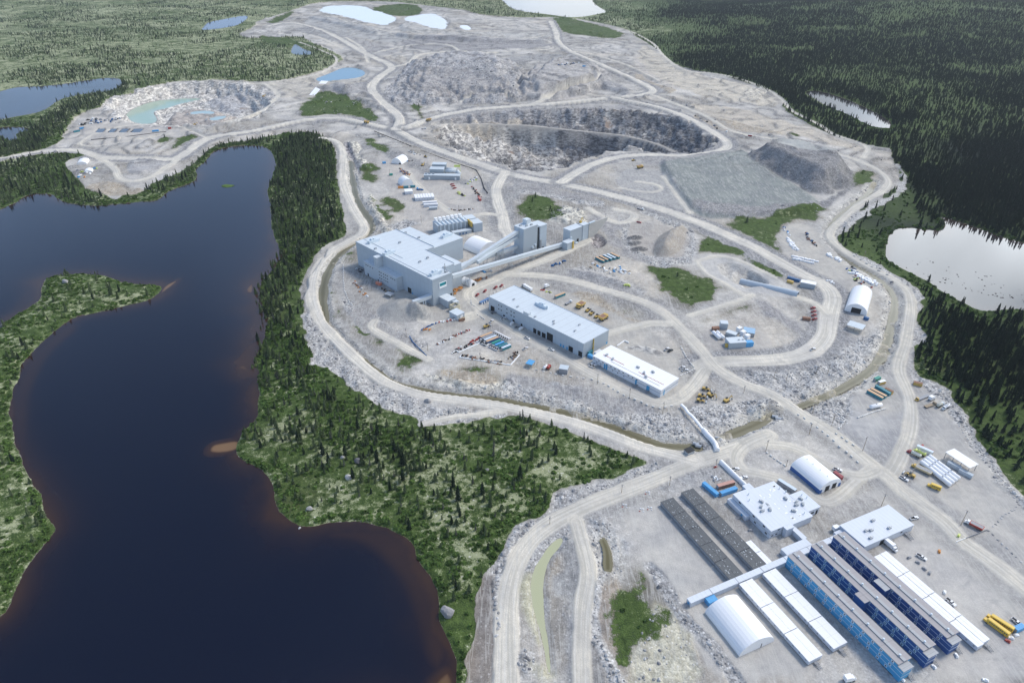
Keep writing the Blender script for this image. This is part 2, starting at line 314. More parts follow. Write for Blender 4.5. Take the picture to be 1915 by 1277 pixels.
# ring road apron round the portal cut
A('1304,489 1312,478 1336,474 1383,483 1430,505 1455,522 1500,545 1490,560 1440,552 1385,545 1350,532 1318,510', (.46, .465, .47), rub=.2, feather=3, rough=3)
A('1340,492 1372,490 1400,502 1440,526 1430,534 1400,536 1375,530 1345,508', (.42, .41, .39), h=-4, run=9, rub=.5, rock=.3, feather=3, rough=4)


# darker and paler patches of spoil seen between the roads
for g, c_ in (('660,262 700,262 760,290 830,322 880,340 870,350 790,325 720,292', (.25, .255, .265)), ('905,310 960,335 1040,352 1120,368 1110,378 1030,366 950,346', (.27, .27, .28)), ('1130,350 1200,372 1290,402 1400,450 1380,452 1280,418 1180,388', (.25, .26, .275)), ('1290,410 1400,456 1470,512 1440,516 1380,476 1290,432', (.26, .265, .28)),
   ('640,200 690,205 735,235 700,228 650,218', (.27, .27, .285)), ('600,170 690,150 700,175 660,182', (.28, .28, .29)), ('480,130 560,150 600,130 590,170 540,190', (.42, .40, .36)), ('690,560 640,600 700,640 780,650 760,620 700,590', (.29, .29, .295)), ('930,700 1000,705 1100,722 1180,752 1240,766 1210,780 1100,752 1000,730', (.27, .272, .285)),
   ('1070,500 1130,520 1200,540 1190,555 1110,532 1050,520', (.27, .272, .285)), ('1090,395 1180,420 1150,440 1180,470 1220,490 1190,490 1150,465 1130,440', (.29, .29, .30)), ('1400,560 1450,600 1500,640 1530,628 1480,600 1440,560', (.27, .27, .285)), ('1560,600 1600,640 1560,660 1500,690 1540,650', (.27, .27, .285)), ('1300,700 1340,716 1330,708', (.3, .3, .31)),
   ('760,70 900,76 1030,80 1030,90 860,96 740,92', (.25, .25, .265)), ('860,20 960,40 1030,50 1030,60 900,50', (.46, .45, .43)), ('700,90 760,96 860,104 980,110 960,118 820,104 720,100', (.42, .41, .40)), ('560,50 640,64 720,92 690,100 620,76 550,60', (.28, .285, .295)), ('1050,100 1120,140 1190,172 1160,178 1100,150 1060,120', (.25, .255, .27)), ('1180,140 1230,160 1250,178 1210,168', (.3, .3, .31)), ('1200,80 1245,112 1290,134 1400,158 1460,190 1440,205 1380,190 1300,175 1240,150 1190,110', (.47, .44, .38)), ('1280,190 1400,205 1500,240 1560,262 1640,284 1600,285 1500,262 1400,235 1300,212', (.44, .405, .35)), ('640,64 700,80 760,92 700,110 650,90', (.30, .30, .31)), ('880,112 960,110 1010,100 1060,100 1040,110 960,122', (.27, .275, .285)), ('905,340 925,345 935,420 915,430 900,380', (.27, .275, .285)), ('955,335 985,350 960,380 955,420 945,400', (.26, .265, .275)),
   ('800,232 860,212 980,200 1100,196 1200,190 1260,205 1180,200 1060,206 940,210 850,226', (.27, .27, .28)), ('1190,290 1280,296 1370,270 1380,284 1300,300 1200,312', (.28, .28, .29)), ('230,170 330,150 420,146 500,160 540,165 500,150 420,142 330,145', (.50, .48, .42)), ('1010,960 1060,952 1140,930 1130,945 1080,965 1040,990', (.38, .385, .40)), ('1060,1000 1090,1100 1080,1277 1055,1277 1065,1120', (.24, .25, .265)), ('1130,1040 1160,1060 1150,1140 1170,1260 1200,1277 1150,1277 1120,1180 1125,1100', (.33, .30, .265)),
   ('1440,960 1520,1010 1470,1030 1420,1000', (.36, .36, .355)), ('1560,880 1640,900 1560,940 1500,950', (.36, .35, .33)), ('1220,900 1330,870 1400,850 1340,900 1290,960 1250,930', (.37, .375, .385)), ('1600,1100 1700,1180 1760,1277 1600,1277', (.42, .425, .43))):
    A(g, c_, rub=.35, feather=9, rough=22)
for g, c_ in (('975,1080 998,1068 996,1110 1008,1160 1018,1210 1000,1210 978,1150', (.47, .465, .33)), ('1000,1230 1040,1250 1050,1277 1000,1277 985,1240', (.46, .45, .36)), ('1140,1050 1162,1070 1152,1140 1160,1215 1140,1210 1120,1160 1128,1100', (.335, .29, .24)), ('1155,1000 1180,1010 1178,1040 1160,1030', (.33, .36, .40))):
    A(g, c_, rub=.3, feather=5, rough=9)
for s, wd_, c_ in (('1112,985 1124,1020 1122,1060 1112,1100 1108,1160 1122,1210 1150,1260 1165,1300', 4, (.52, .515, .50)), ('1215,1060 1250,1100 1270,1150 1330,1200 1380,1277', 5, (.27, .275, .285)), ('1000,1010 978,1040 962,1075 956,1120 956,1200', 3, (.52, .51, .49))):
    p = smooth(P(s), False, 2); idx = region(p, 20); d, la, lo = seg_d(X[idx], Y[idx], p, False); paint(idx, 1-sst(d+WOB[idx]*5, wd_*.5, wd_*.5+3), c_, veg=0, rub=.9)
for g, c_ in (('590,165 640,160 700,178 740,215 700,205 650,180', 5), ('1040,500 1110,505 1180,528 1200,545 1120,528', 2.5), ('1120,150 1200,180 1180,184 1110,160', 7), ('740,60 860,72 1030,76 1030,82 860,80 740,70', 8), ('560,30 640,34 720,60 700,66 620,44', 6)):
    A(g, h=c_, run=10, rub=.5, feather=4, rough=6)
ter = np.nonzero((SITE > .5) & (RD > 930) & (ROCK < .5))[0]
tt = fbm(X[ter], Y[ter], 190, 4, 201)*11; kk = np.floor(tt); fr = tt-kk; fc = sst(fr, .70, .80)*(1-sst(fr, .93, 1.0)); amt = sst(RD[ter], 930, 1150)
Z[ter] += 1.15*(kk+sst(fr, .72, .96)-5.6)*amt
CG[ter] *= (1-.42*fc*amt)[:, None]; RUB[ter] = np.maximum(RUB[ter], .6*fc*amt); CG[ter] *= (1+.16*(sst(fr, .1, .3)*(1-sst(fr, .4, .65)))*amt)[:, None]  # step faces darkened in the ground colour, standing in for their shade
A('162,232 300,230 318,244 300,256 160,258 150,246', (.43, .42, .41), flat=0.2, rub=.1, feather=6, rough=2)
rubz = fbm(X, Y, 9, 4, 91)-.5
Z += rubz*5.0*RUB*SITE*(RUB > .3)+(fbm(X, Y, 30, 4, 93)-.5)*11*sst(RUB, .25, .6)*SITE*sst(RD, 800, 1100)

# ---------------------------------------------------------------- ditches: (path, width, depth)
DITCH = [('655,300 660,340 668,375 684,398 700,420 688,436 650,458 622,486 606,520 602,556 606,592 622,624 655,655 700,690 735,716 790,727 860,738 930,745 1000,757 1080,772 1150,795 1200,817 1240,830 1305,832', 4.5, 2.6),
 ('1345,818 1379,804 1416,789 1444,775', 5, 2.6), ('1497,757 1563,730 1619,700 1650,665 1660,640 1668,600 1676,566 1668,540 1640,516 1590,488 1556,455 1548,430 1562,408 1590,384 1625,362 1636,340', 5, 2.2),
 ('1128,1010 1136,1030 1137,1062', 1.5, .8)]
for s, wd_, dp in DITCH:
    p = smooth(P(s), False, 2); idx = region(p, 30); d, la, lo = seg_d(X[idx], Y[idx], p, False)
    d = d+WOB[idx]*3
    w = 1-sst(d, wd_*.5, wd_*.5+6); Z[idx] -= dp*w*SITE[idx]
    paint(idx, (1-sst(d, wd_*.5, wd_*.5+3)), (.36, .33, .24), rub=.35, veg=0)
    side = sst(d, wd_*.5, wd_*.5+2)*(1-sst(d, wd_*.5+4, wd_*.5+12))
    paint(idx, side*.7, (.50, .48, .43), rub=.9, rock=.5)
# ---------------------------------------------------------------- roads: (path, width, embankment, tone)
ROADS = [
 ('946,1310 946,1200 947,1130 953,1088 967,1046 992,1009 1025,982 1062,962 1118,937 1160,921 1230,893 1290,868 1340,851 1400,829 1437,814', 11, .3, .9),
 ('1300,862 1240,846 1200,836 1150,816 1080,791 1000,771 930,757 870,749 800,742 735,722 695,698 645,652 606,612 588,580 580,545 587,505 608,476 645,455 688,434 665,400 652,372 640,342 642,300 640,280 628,262 600,258', 10, .2, 1),
 ('-200,330 0,299 67,284 141,279 172,290 202,297 286,297 330,300 357,279 387,259 421,252 471,246 539,229 589,221 640,220 690,232 741,242 775,263 825,283 876,300 933,320 977,332 1044,343 1111,357 1179,374 1246,394 1280,407 1318,421 1355,438 1412,463 1449,485 1477,500 1506,517 1543,532 1560,555 1552,583 1547,605 1546,627 1527,652 1488,669 1431,675 1375,675 1328,677 1311,685', 15, 1, 1),
 ('172,290 215,312 222,338 262,340 300,322 330,300', 9, .1, .8), ('741,242 751,219 714,192 692,168 700,152 715,140 741,125 690,105 640,75 600,55 540,40 500,50', 17, 1, 1),
 ('741,125 770,118 776,102 830,97 870,96', 13, .3, .9), ('760,238 808,220 859,209 909,202 993,197 1078,189 1145,182 1206,178 1227,170 1195,152 1145,130 1094,108 1061,94 1041,77 1042,64 1030,40', 16, 1, 1),
 ('993,196 1044,175 1105,162 1126,149 1118,135 1080,134', 12, .3, .9), ('1148,183 1229,199 1263,211 1290,222 1325,242 1362,266 1360,280 1309,289 1275,292 1229,289 1162,291 1111,306 1078,323 1050,341', 14, 1, 1),
 ('1220,178 1275,199 1325,219 1369,249 1437,259 1511,273 1595,296 1639,316 1664,337 1655,357 1612,377 1581,403 1551,430 1552,448 1573,468 1600,486 1640,508 1672,522 1700,545 1704,575 1700,605 1693,640 1683,670 1678,695 1692,722 1704,760 1700,810 1680,860 1662,890', 9, .3, .6),
 ('1615,295 1628,276 1595,263 1554,252 1538,236 1477,209 1467,189 1437,168 1393,151 1342,138 1275,133 1239,104 1226,84 1192,64 1145,50 1078,37', 8, .2, .9),
 ('945,323 926,350 930,377 940,404 943,428 952,442', 13, .5, 1), ('868,596 905,585 922,590 960,619 1010,645 1050,666 1100,697 1180,737 1225,755 1262,752 1292,730 1318,692', 10, .1, .7),
 ('905,585 884,566 872,552 884,540 922,525 948,513 985,500 1060,470 1100,450', 10, .1, .75), ('948,513 1016,515 1073,525 1129,542 1186,559 1233,577 1273,615 1301,645 1320,666 1338,688 1360,703 1394,720 1432,732 1469,753 1497,774 1535,796 1563,816 1593,840 1630,872 1668,900 1687,919 1724,945 1771,979 1799,1013 1828,1032 1875,1065 1915,1099 2050,1200', 11, .35, .7),
 ('1139,623 1188,611 1216,604 1250,606', 9, .1, .7), ('1437,814 1390,832 1372,860 1388,880 1420,886 1482,900 1538,943 1570,930 1600,900 1632,876', 8, 0, .6), ('1437,832 1482,836 1529,860 1560,880 1611,893 1640,880', 8, 0, .6),
 ('1076,976 1092,1032 1101,1074 1090,1130 1087,1200 1090,1310', 9, .2, .6), ('1304,489 1336,477 1383,486 1449,519', 5, 0, .8), ('1306,494 1318,512 1355,530 1395,556', 5, 0, .8), ('1492,557 1524,566 1548,590', 8, 0, .8),
 ('1390,508 1500,430', 0, 0, 0), ('786,600 810,608 850,596 885,586', 5, 0, .9), ('700,600 690,615 740,640 775,660 800,672', 7, 0, .9), ('790,794 840,780 900,775 940,770', 6, 0, .9), ('1290,590 1330,578 1392,560 1405,552', 5, .1, .9),
 ('880,440 860,410 900,400 930,402', 8, 0, .8), ('860,410 790,360 760,320', 9, 0, .7), ('645,70 680,90 686,110 690,118', 9, .1, .8), ('488,156 552,148 600,138 640,112 600,95 560,80', 6, .1, .9), ('421,228 471,216 510,195 525,178 500,160 488,156', 9, .2, .9),
 ('780,112 840,105 900,99 990,96 1030,92', 8, .2, .9), ('640,92 600,70 560,62', 7, 0, .9), ('860,190 900,180 960,186', 6, 0, .8), ('1061,94 1120,104 1180,124 1230,150', 7, 0, .8), ('830,60 900,72 1000,72 1040,66', 8, .3, 1), ('700,100 760,84 840,82 860,97', 8, .2, .9), ('610,30 680,52 740,60 800,62 860,66', 7, .2, 1), ('1240,330 1262,360 1290,398', 7, .1, .8), ('1190,340 1230,345 1240,356 1210,362 1160,352', 6, .1, .8), ('1150,392 1190,400 1180,415 1150,418 1125,405 1100,390', 9, .1, .9), ('387,259 360,246 330,235 240,233 180,248 140,270 170,275 230,268 330,250', 6, .1, .8)]
def road(s, wdt, emb, tone, it=3):
    if wdt == 0: return
    p = smooth(P(s), False, it); idx = region(p, 45); d, la, lo = seg_d(X[idx], Y[idx], p, False)
    dj = d+WOB[idx]*2.5
    if emb:
        e = sst(dj, wdt*.5, wdt*.5+1.5)*(1-sst(dj, wdt*.5+6, wdt*.5+13))*emb*SITE[idx]
        paint(idx, e, (.215, .22, .235), rub=.5, veg=0)
    f = (1-sst(dj, wdt*.5-.6, wdt*.5+1.4))
    f = f*np.maximum(SITE[idx], (1 if 'x' in s else 1))
    k = np.array(ROAD)*(.86+.14*tone)+np.array((.03, .03, .035))*(tone > .95)
    paint(idx, f, k, veg=0, rub=.0, rock=0); 
    Z[idx] = Z[idx]*(1-f)+(.5*f)*(RD[idx] < 1e9)+Z[idx]*0*f
    RUV[idx] = np.where((f > .4)[:, None], np.stack([la, lo, np.minimum(f, 1)], 1), RUV[idx])
for r_ in ROADS: road(*r_)
# bench roads inside the pit
for s, z0, z1, wdt in (('775,239 850,231 930,230 1000,233 1070,241 1130,246 1180,254 1230,268 1262,284', -2, -34, 11),):
    pts = [float(q) for q in s.replace(',', ' ').split()]; n = len(pts)//2
    q = np.array([at(pts[2*i], pts[2*i+1], z0+(z1-z0)*i/(n-1)) for i in range(n)])
    p = smooth(q[:, :2], False, 2); L = np.hypot(*np.diff(p, axis=0).T).sum()
    idx = region(p, 30); d, la, lo = seg_d(X[idx], Y[idx], p, False)
    zr = z0+(z1-z0)*lo/L; f = 1-sst(d, wdt*.5, wdt*.5+5)
    Z[idx] = Z[idx]*(1-f)+zr*f; paint(idx, 1-sst(d, wdt*.5-1, wdt*.5+1), (.36, .355, .345), veg=0, rub=.1, rock=0)
# ---------------------------------------------------------------- level ground under the buildings is kept at zero further on
def lake_bed(s, z, bank=1.5, it=2, shelf=None, veg=True, pad=60, rough=5.0):
    idx, d = area(s, z, pad=pad, rough=rough, it=it)
    w = sst(-d, 0, 14)
    if veg: VEG[idx] = np.where(d > 0, 0, VEG[idx]); SITE[idx] = np.where(d > -1.0, SITE[idx]*0, SITE[idx])
    prof = z-.55*np.clip(d, -4, 8)*.5
    Z[idx] = np.where(d > -12, np.where(d > -3, prof, Z[idx]*sst(-d, 3, 12)+(z+.8)*(1-sst(-d, 3, 12))), Z[idx])
    CG[idx] = np.where((d > 0)[:, None], np.array((.09, .06, .035))[None], CG[idx])
    return idx, d
# ---------------------------------------------------------------- materials
def mat(name, col=(.5, .5, .5), rough=.8, metal=0.0, noise=0.0, scale=1.0, spec=.3, build=None):
    m = bpy.data.materials.new(name); m.use_nodes = True; t = m.node_tree; nb = NB(t)
    bs = t.nodes['Principled BSDF']
    bs.inputs['Base Color'].default_value = (*col, 1); bs.inputs['Roughness'].default_value = rough
    bs.inputs['Metallic'].default_value = metal; bs.inputs['Specular IOR Level'].default_value = spec
    if noise:
        pos = nb.n('ShaderNodeNewGeometry').outputs['Position']
        f = nb.noise(pos, scale, 4.0, .6)
        c = nb.mix(f, tuple(max(0, q*(1-noise)) for q in col), tuple(min(1, q*(1+noise)) for q in col))
        t.links.new(c, bs.inputs['Base Color'])
    if build: build(nb, bs)
    return m
def obj(name, me, m=None, parent=None, loc=None):
    o = bpy.data.objects.new(name, me); COL.objects.link(o)
    if m is not None:
        for k in (m if isinstance(m, (list, tuple)) else [m]): me.materials.append(k)
    if parent is not None: o.parent = parent
    if loc is not None: o.location = loc
    return o
def grid_mesh(name, keep, z):
    """a sheet made of the cells of the ground grid whose four corners are kept"""
    k = keep.reshape(NR, NA)
    c = k[:-1, :-1] & k[1:, :-1] & k[:-1, 1:] & k[1:, 1:]
    i, j = np.nonzero(c)
    a = i*NA+j; f = np.stack([a, a+NA, a+NA+1, a+1], 1)
    u, inv = np.unique(f, return_inverse=True)
    me = bpy.data.meshes.new(name); n = len(f)
    me.vertices.add(len(u)); me.loops.add(n*4); me.polygons.add(n)
    me.vertices.foreach_set('co', np.stack([X[u], Y[u], z[u] if hasattr(z, '__len__') else np.full(len(u), z)], 1).ravel().astype(np.float32))
    me.loops.foreach_set('vertex_index', inv.ravel().astype(np.int32))
    me.polygons.foreach_set('loop_start', (np.arange(n)*4).astype(np.int32)); me.polygons.foreach_set('loop_total', np.full(n, 4, np.int32))
    me.update(); me.validate()
    me.polygons.foreach_set('use_smooth', np.ones(n, bool))
    return me, u
def attr(me, name, typ, data):
    a = me.attributes.new(name, typ, 'POINT')
    key = {'FLOAT': 'value', 'FLOAT_COLOR': 'color', 'FLOAT_VECTOR': 'vector'}[typ]
    a.data.foreach_set(key, np.ascontiguousarray(data, dtype=np.float32).ravel())

def water_mat(name, deep, shallow, rough=.06, bump=.05, spec=.5, wl=1.6, streak=True):
    def bld(nb, bs):
        s = nb.n('ShaderNodeAttribute', attribute_name='shallow').outputs['Fac']
        pos = nb.n('ShaderNodeNewGeometry').outputs['Position']
        v = nb.noise(pos, .02, 3.0)
        c = nb.mix(nb.math('MULTIPLY', s, nb.math('ADD', .55, nb.math('MULTIPLY', v, .9)), True), deep, shallow)
        if name == 'lake_water': c = nb.mix(nb.ramp(s, .78, 1.0), c, (.185, .11, .055))
        nb.t.links.new(c, bs.inputs['Base Color'])
        bs.inputs['IOR'].default_value = 1.333
        n1 = nb.noise(pos, wl, 2.0, .5); n2 = nb.noise(pos, wl*.25, 2.0, .5)
        bp = nb.n('ShaderNodeBump', {'Height': nb.math('ADD', n1, n2), 'Strength': bump, 'Distance': .25})
        nb.t.links.new(bp.outputs[0], bs.inputs['Normal'])
        if streak:
            r = nb.ramp(nb.noise(pos, .006, 3.0, .6, .6), .4, .65)
            nb.t.links.new(nb.math('ADD', rough, nb.math('MULTIPLY', r, .10)), bs.inputs['Roughness'])
    return mat(name, deep, rough, spec=spec, build=bld)
WM = water_mat('lake_water', (.0028, .0045, .0150), (.052, .026, .014), bump=.06)
WMR = water_mat('still_lake_water', (.02, .022, .026), (.06, .04, .03), rough=.05, bump=.03, streak=False)
WML = water_mat('milky_water', (.80, .80, .79), (.8, .78, .74), rough=.1, streak=False)
WMB = water_mat('blue_pond_water', (.14, .26, .34), (.2, .31, .37), rough=.08, streak=False)
WMG = water_mat('green_pond_water', (.30, .42, .32), (.38, .46, .38), rough=.08, streak=False)
WMT = water_mat('turquoise_water', (.36, .47, .46), (.4, .5, .48), rough=.1, streak=False)
WMO = water_mat('ditch_water', (.115, .10, .045), (.20, .18, .11), rough=.3, streak=False)
WMY = water_mat('yellow_green_water', (.43, .44, .27), (.45, .45, .30), rough=.2, streak=False)
WMK = water_mat('basin_water', (.06, .075, .10), (.1, .12, .14), rough=.1, streak=False)

MAIN = '''407,279 440,273 471,272 492,274 508,282 517,303 513,320 506,337 502,355 503,370 508,400 508,430 518,450 523,468 518,480 505,494 492,508 481,521 475,528 473,545 475,565 480,580 485,592 483,620 476,645 470,660 462,672 457,680 462,692 478,706
483,722 485,743 485,765 481,783 470,794 456,805 446,820 440,834 444,848 458,860 482,875 500,888 508,900 513,922 518,945 535,968 548,980 560,987 590,985 618,980 650,977 680,978 718,987 745,997 766,1009 775,1022 780,1036 788,1052 801,1068 811,1087
819,1107 823,1130 826,1151 831,1168 838,1183 844,1205 848,1225 851,1250 853,1277 860,1340 -400,1500 -900,1300 -900,560 -300,440 -60,405 0,393 27,380 54,364 74,361 98,363 116,377 152,385 189,385 215,382 238,380 262,377 286,377 302,370
314,359 335,351 357,343 366,335 368,326 364,318 374,310 384,302 388,296 396,286'''
PENIN = '''0,1157 18,1135 30,1110 42,1075 60,1045 84,1018 104,990 98,975 84,958 75,935 62,905 45,880 40,865 27,830 21,795 20,765 24,730 36,695 55,665 80,638 105,615 130,600 150,590 170,586 200,581 240,571 270,563 292,554 302,543 303,534 285,532 265,532
248,530 225,527 209,522 196,516 180,513 160,511 140,512 115,514 95,518 83,523 80,532 78,548 76,560 60,572 38,586 22,594 6,608 0,616 -200,680 -500,800 -500,1300 -100,1200'''
lakes = []
def water(name, label_kind, s, z, m, shelf=14.0, spits=(), over=None, it=2, pad=60, rough=5.0, tone=0.0):
    idx, d = lake_bed(s, z, it=it, pad=pad, rough=rough)
    full = np.full(X.size, -99.0); full[idx] = d
    if over is not None:
        i2, d2 = area(over, z, pad=60, rough=rough)
        dd = full[i2]; nd = np.minimum(dd, -d2); full[i2] = nd
        ins = d2 > -3
        # land of the spit: rebuild
        zz = .5+2.2*sst(d2, 0, 25)+(fbm(X[i2], Y[i2], 22, 3, 8)-.5)*2
        Z[i2] = np.where(d2 > 0, zz*sst(d2, 0, 7)+(z+.2)*(1-sst(d2, 0, 7)), np.where(nd > -50, z-.55*np.clip(-d2, 0, 8)*.5, Z[i2]))
        g = (d2 > 0)
        for arr, v in ((VEG, 1.0), (RUB, .0), (LIC, .62), (ROCK, 0)): arr[i2] = np.where(g, v, arr[i2])
        CG[i2] = np.where(g[:, None], np.array((.22, .21, .16))[None], CG[i2])
    sh = np.exp(-np.clip(full*(1+1.1*WOB2)+WOB2*shelf*1.6+WOB*shelf*1.2, 0, 1e9)/shelf)*.75
    for sp, amt in spits:
        i3, d3 = area(sp, z, pad=25, rough=2); sh[i3] = np.maximum(sh[i3], amt*sst(d3, -6, 5))
    keep = full > -7.0
    me, u = grid_mesh(name, keep, z)
    attr(me, 'shallow', 'FLOAT', np.clip(sh[u]+tone, 0, 1))
    o = obj(name, me, m); o['kind'] = 'structure'
    WATER[full > -1.5] = True
    return o
WATER = np.zeros(X.size, bool)
water('lake', '', MAIN, -.5, WM, 7.0, over=PENIN, spits=[('384,848 392,830 420,824 448,820 460,832 440,846 410,850', 1.0), ('434,690 444,682 462,676 480,700 456,697', .85), ('455,545 462,532 478,524 478,550 462,550', .9), ('294,556 302,534 342,518 322,538', .97),
   ('500,440 512,440 526,470 505,500 498,490 512,465', .55), ('20,760 40,690 80,642 130,605 150,612 100,650 60,710 45,790 60,900 95,960 70,930 40,860', .42), ('590,1000 700,985 780,1010 830,1100 850,1200 800,1277 860,1300 800,1230 770,1120 740,1060 680,1010', .5), ('800,1277 840,1240 860,1277 850,1300 790,1310', .9), ('0,600 40,560 72,500 80,560 30,600 0,620', .35)])
water('lake', '', '-60,180 0,172 27,163 84,162 135,155 189,146 222,146 231,156 215,170 162,175 111,185 91,202 67,212 13,222 -30,230 -200,225 -260,200', -.5, WM, 8)
water('lake', '', '0,238 28,237 60,241 48,247 30,250 34,266 14,262 0,256 -40,250', -.5, WM, 6)
water('lake', '', '374,58 382,50 388,42 421,36 458,29 466,32 448,47 421,53', -.5, WMR, 4, rough=2)
water('lake', '', '542,100 548,86 553,82 566,92 584,97 582,103 560,104', -.5, WM, 4, rough=2)
water('lake', '', '928,-8 946,8 962,20 1010,27 1040,31 1068,35 1105,32 1138,24 1120,14 1108,4 1106,-6 1080,-16 960,-18', -.5, WMR, 4, pad=200, rough=4)
water('lake', '', '1503,172 1520,170 1538,172 1578,184 1629,206 1660,224 1668,232 1663,242 1629,239 1595,219 1551,202 1524,186', -.5, WMR, 4, rough=2)
water('lake', '', '''1758,404 1786,413 1823,425 1873,443 1915,455 2000,470 2130,520 2100,570 2000,600 1915,578 1873,579 1843,583 1821,577 1801,566 1778,556 1755,539 1725,521 1695,506 1668,493 1656,481 1653,463 1663,438 1674,429 1690,426 1735,430
 1762,432 1770,424 1766,412''', -.5, WMR, 7)
water('pond', '', '589,148 600,144 616,138 640,127 656,126 674,129 686,138 672,146 640,149 612,152 596,153', -3.5, WMB, 4, rough=1)
water('pond', '', '596,18 612,11 650,10 684,12 692,18 716,24 744,33 730,48 700,46 670,38 630,28 604,24', -.6, WML, 5, rough=30)
water('pond', '', '752,38 758,33 790,27 815,26 834,37 838,46 832,56 816,54 800,50 775,43', -.6, WML, 5, rough=30)
water('pond', '', '856,48 873,46 884,56 868,57', -.6, WML, 4, rough=1)
water('pond', '', '230,220 240,210 252,202 286,189 337,185 378,184 370,188 337,194 310,204 284,208 296,226 284,232 262,232 246,228', -19, WMG, 8, rough=1.5)
water('pond', '', '352,211 375,207 402,209 400,214 375,212 362,215', -10, WMT, 4, rough=1)
water('pond', '', '388,222 421,216 424,220 408,225 396,226', -10, WMT, 4, rough=1)
water('pond', '', '1048,1005 1031,1018 1014,1040 998,1066 993,1093 995,1120 1001,1152 1014,1200 1023,1256 1032,1261 1027,1200 1016,1144 1014,1088 1025,1046 1052,1012', -.7, WMY, 3, it=1, rough=2)
for q in ('178,248 184,241 200,241 196,248', '201,248 208,241 222,241 217,248', '221,248 229,241 245,241 239,248', '243,248 251,241 269,241 262,248'):
    water('basin', '', q, -1.2, WMK, 2, it=0, rough=0, pad=20)
# streams in the ditches
for k, (s, wd_, dp) in enumerate(DITCH):
    p = smooth(P(s), False, 2); idx = region(p, 30); d, la, lo = seg_d(X[idx], Y[idx], p, False)
    full = np.full(X.size, 99.0); full[idx] = d+WOB[idx]*3
    me, u = grid_mesh('stream', full < wd_*.5+(3.0 if k < 2 else 1.6), -dp+.45)
    attr(me, 'shallow', 'FLOAT', np.clip(sst(full[u], 0, wd_*.5)*.8+.4*(fbm(X[u], Y[u], 25, 2, 3)-.4), 0, 1))
    o = obj('stream', me, WMO); o['kind'] = 'structure'

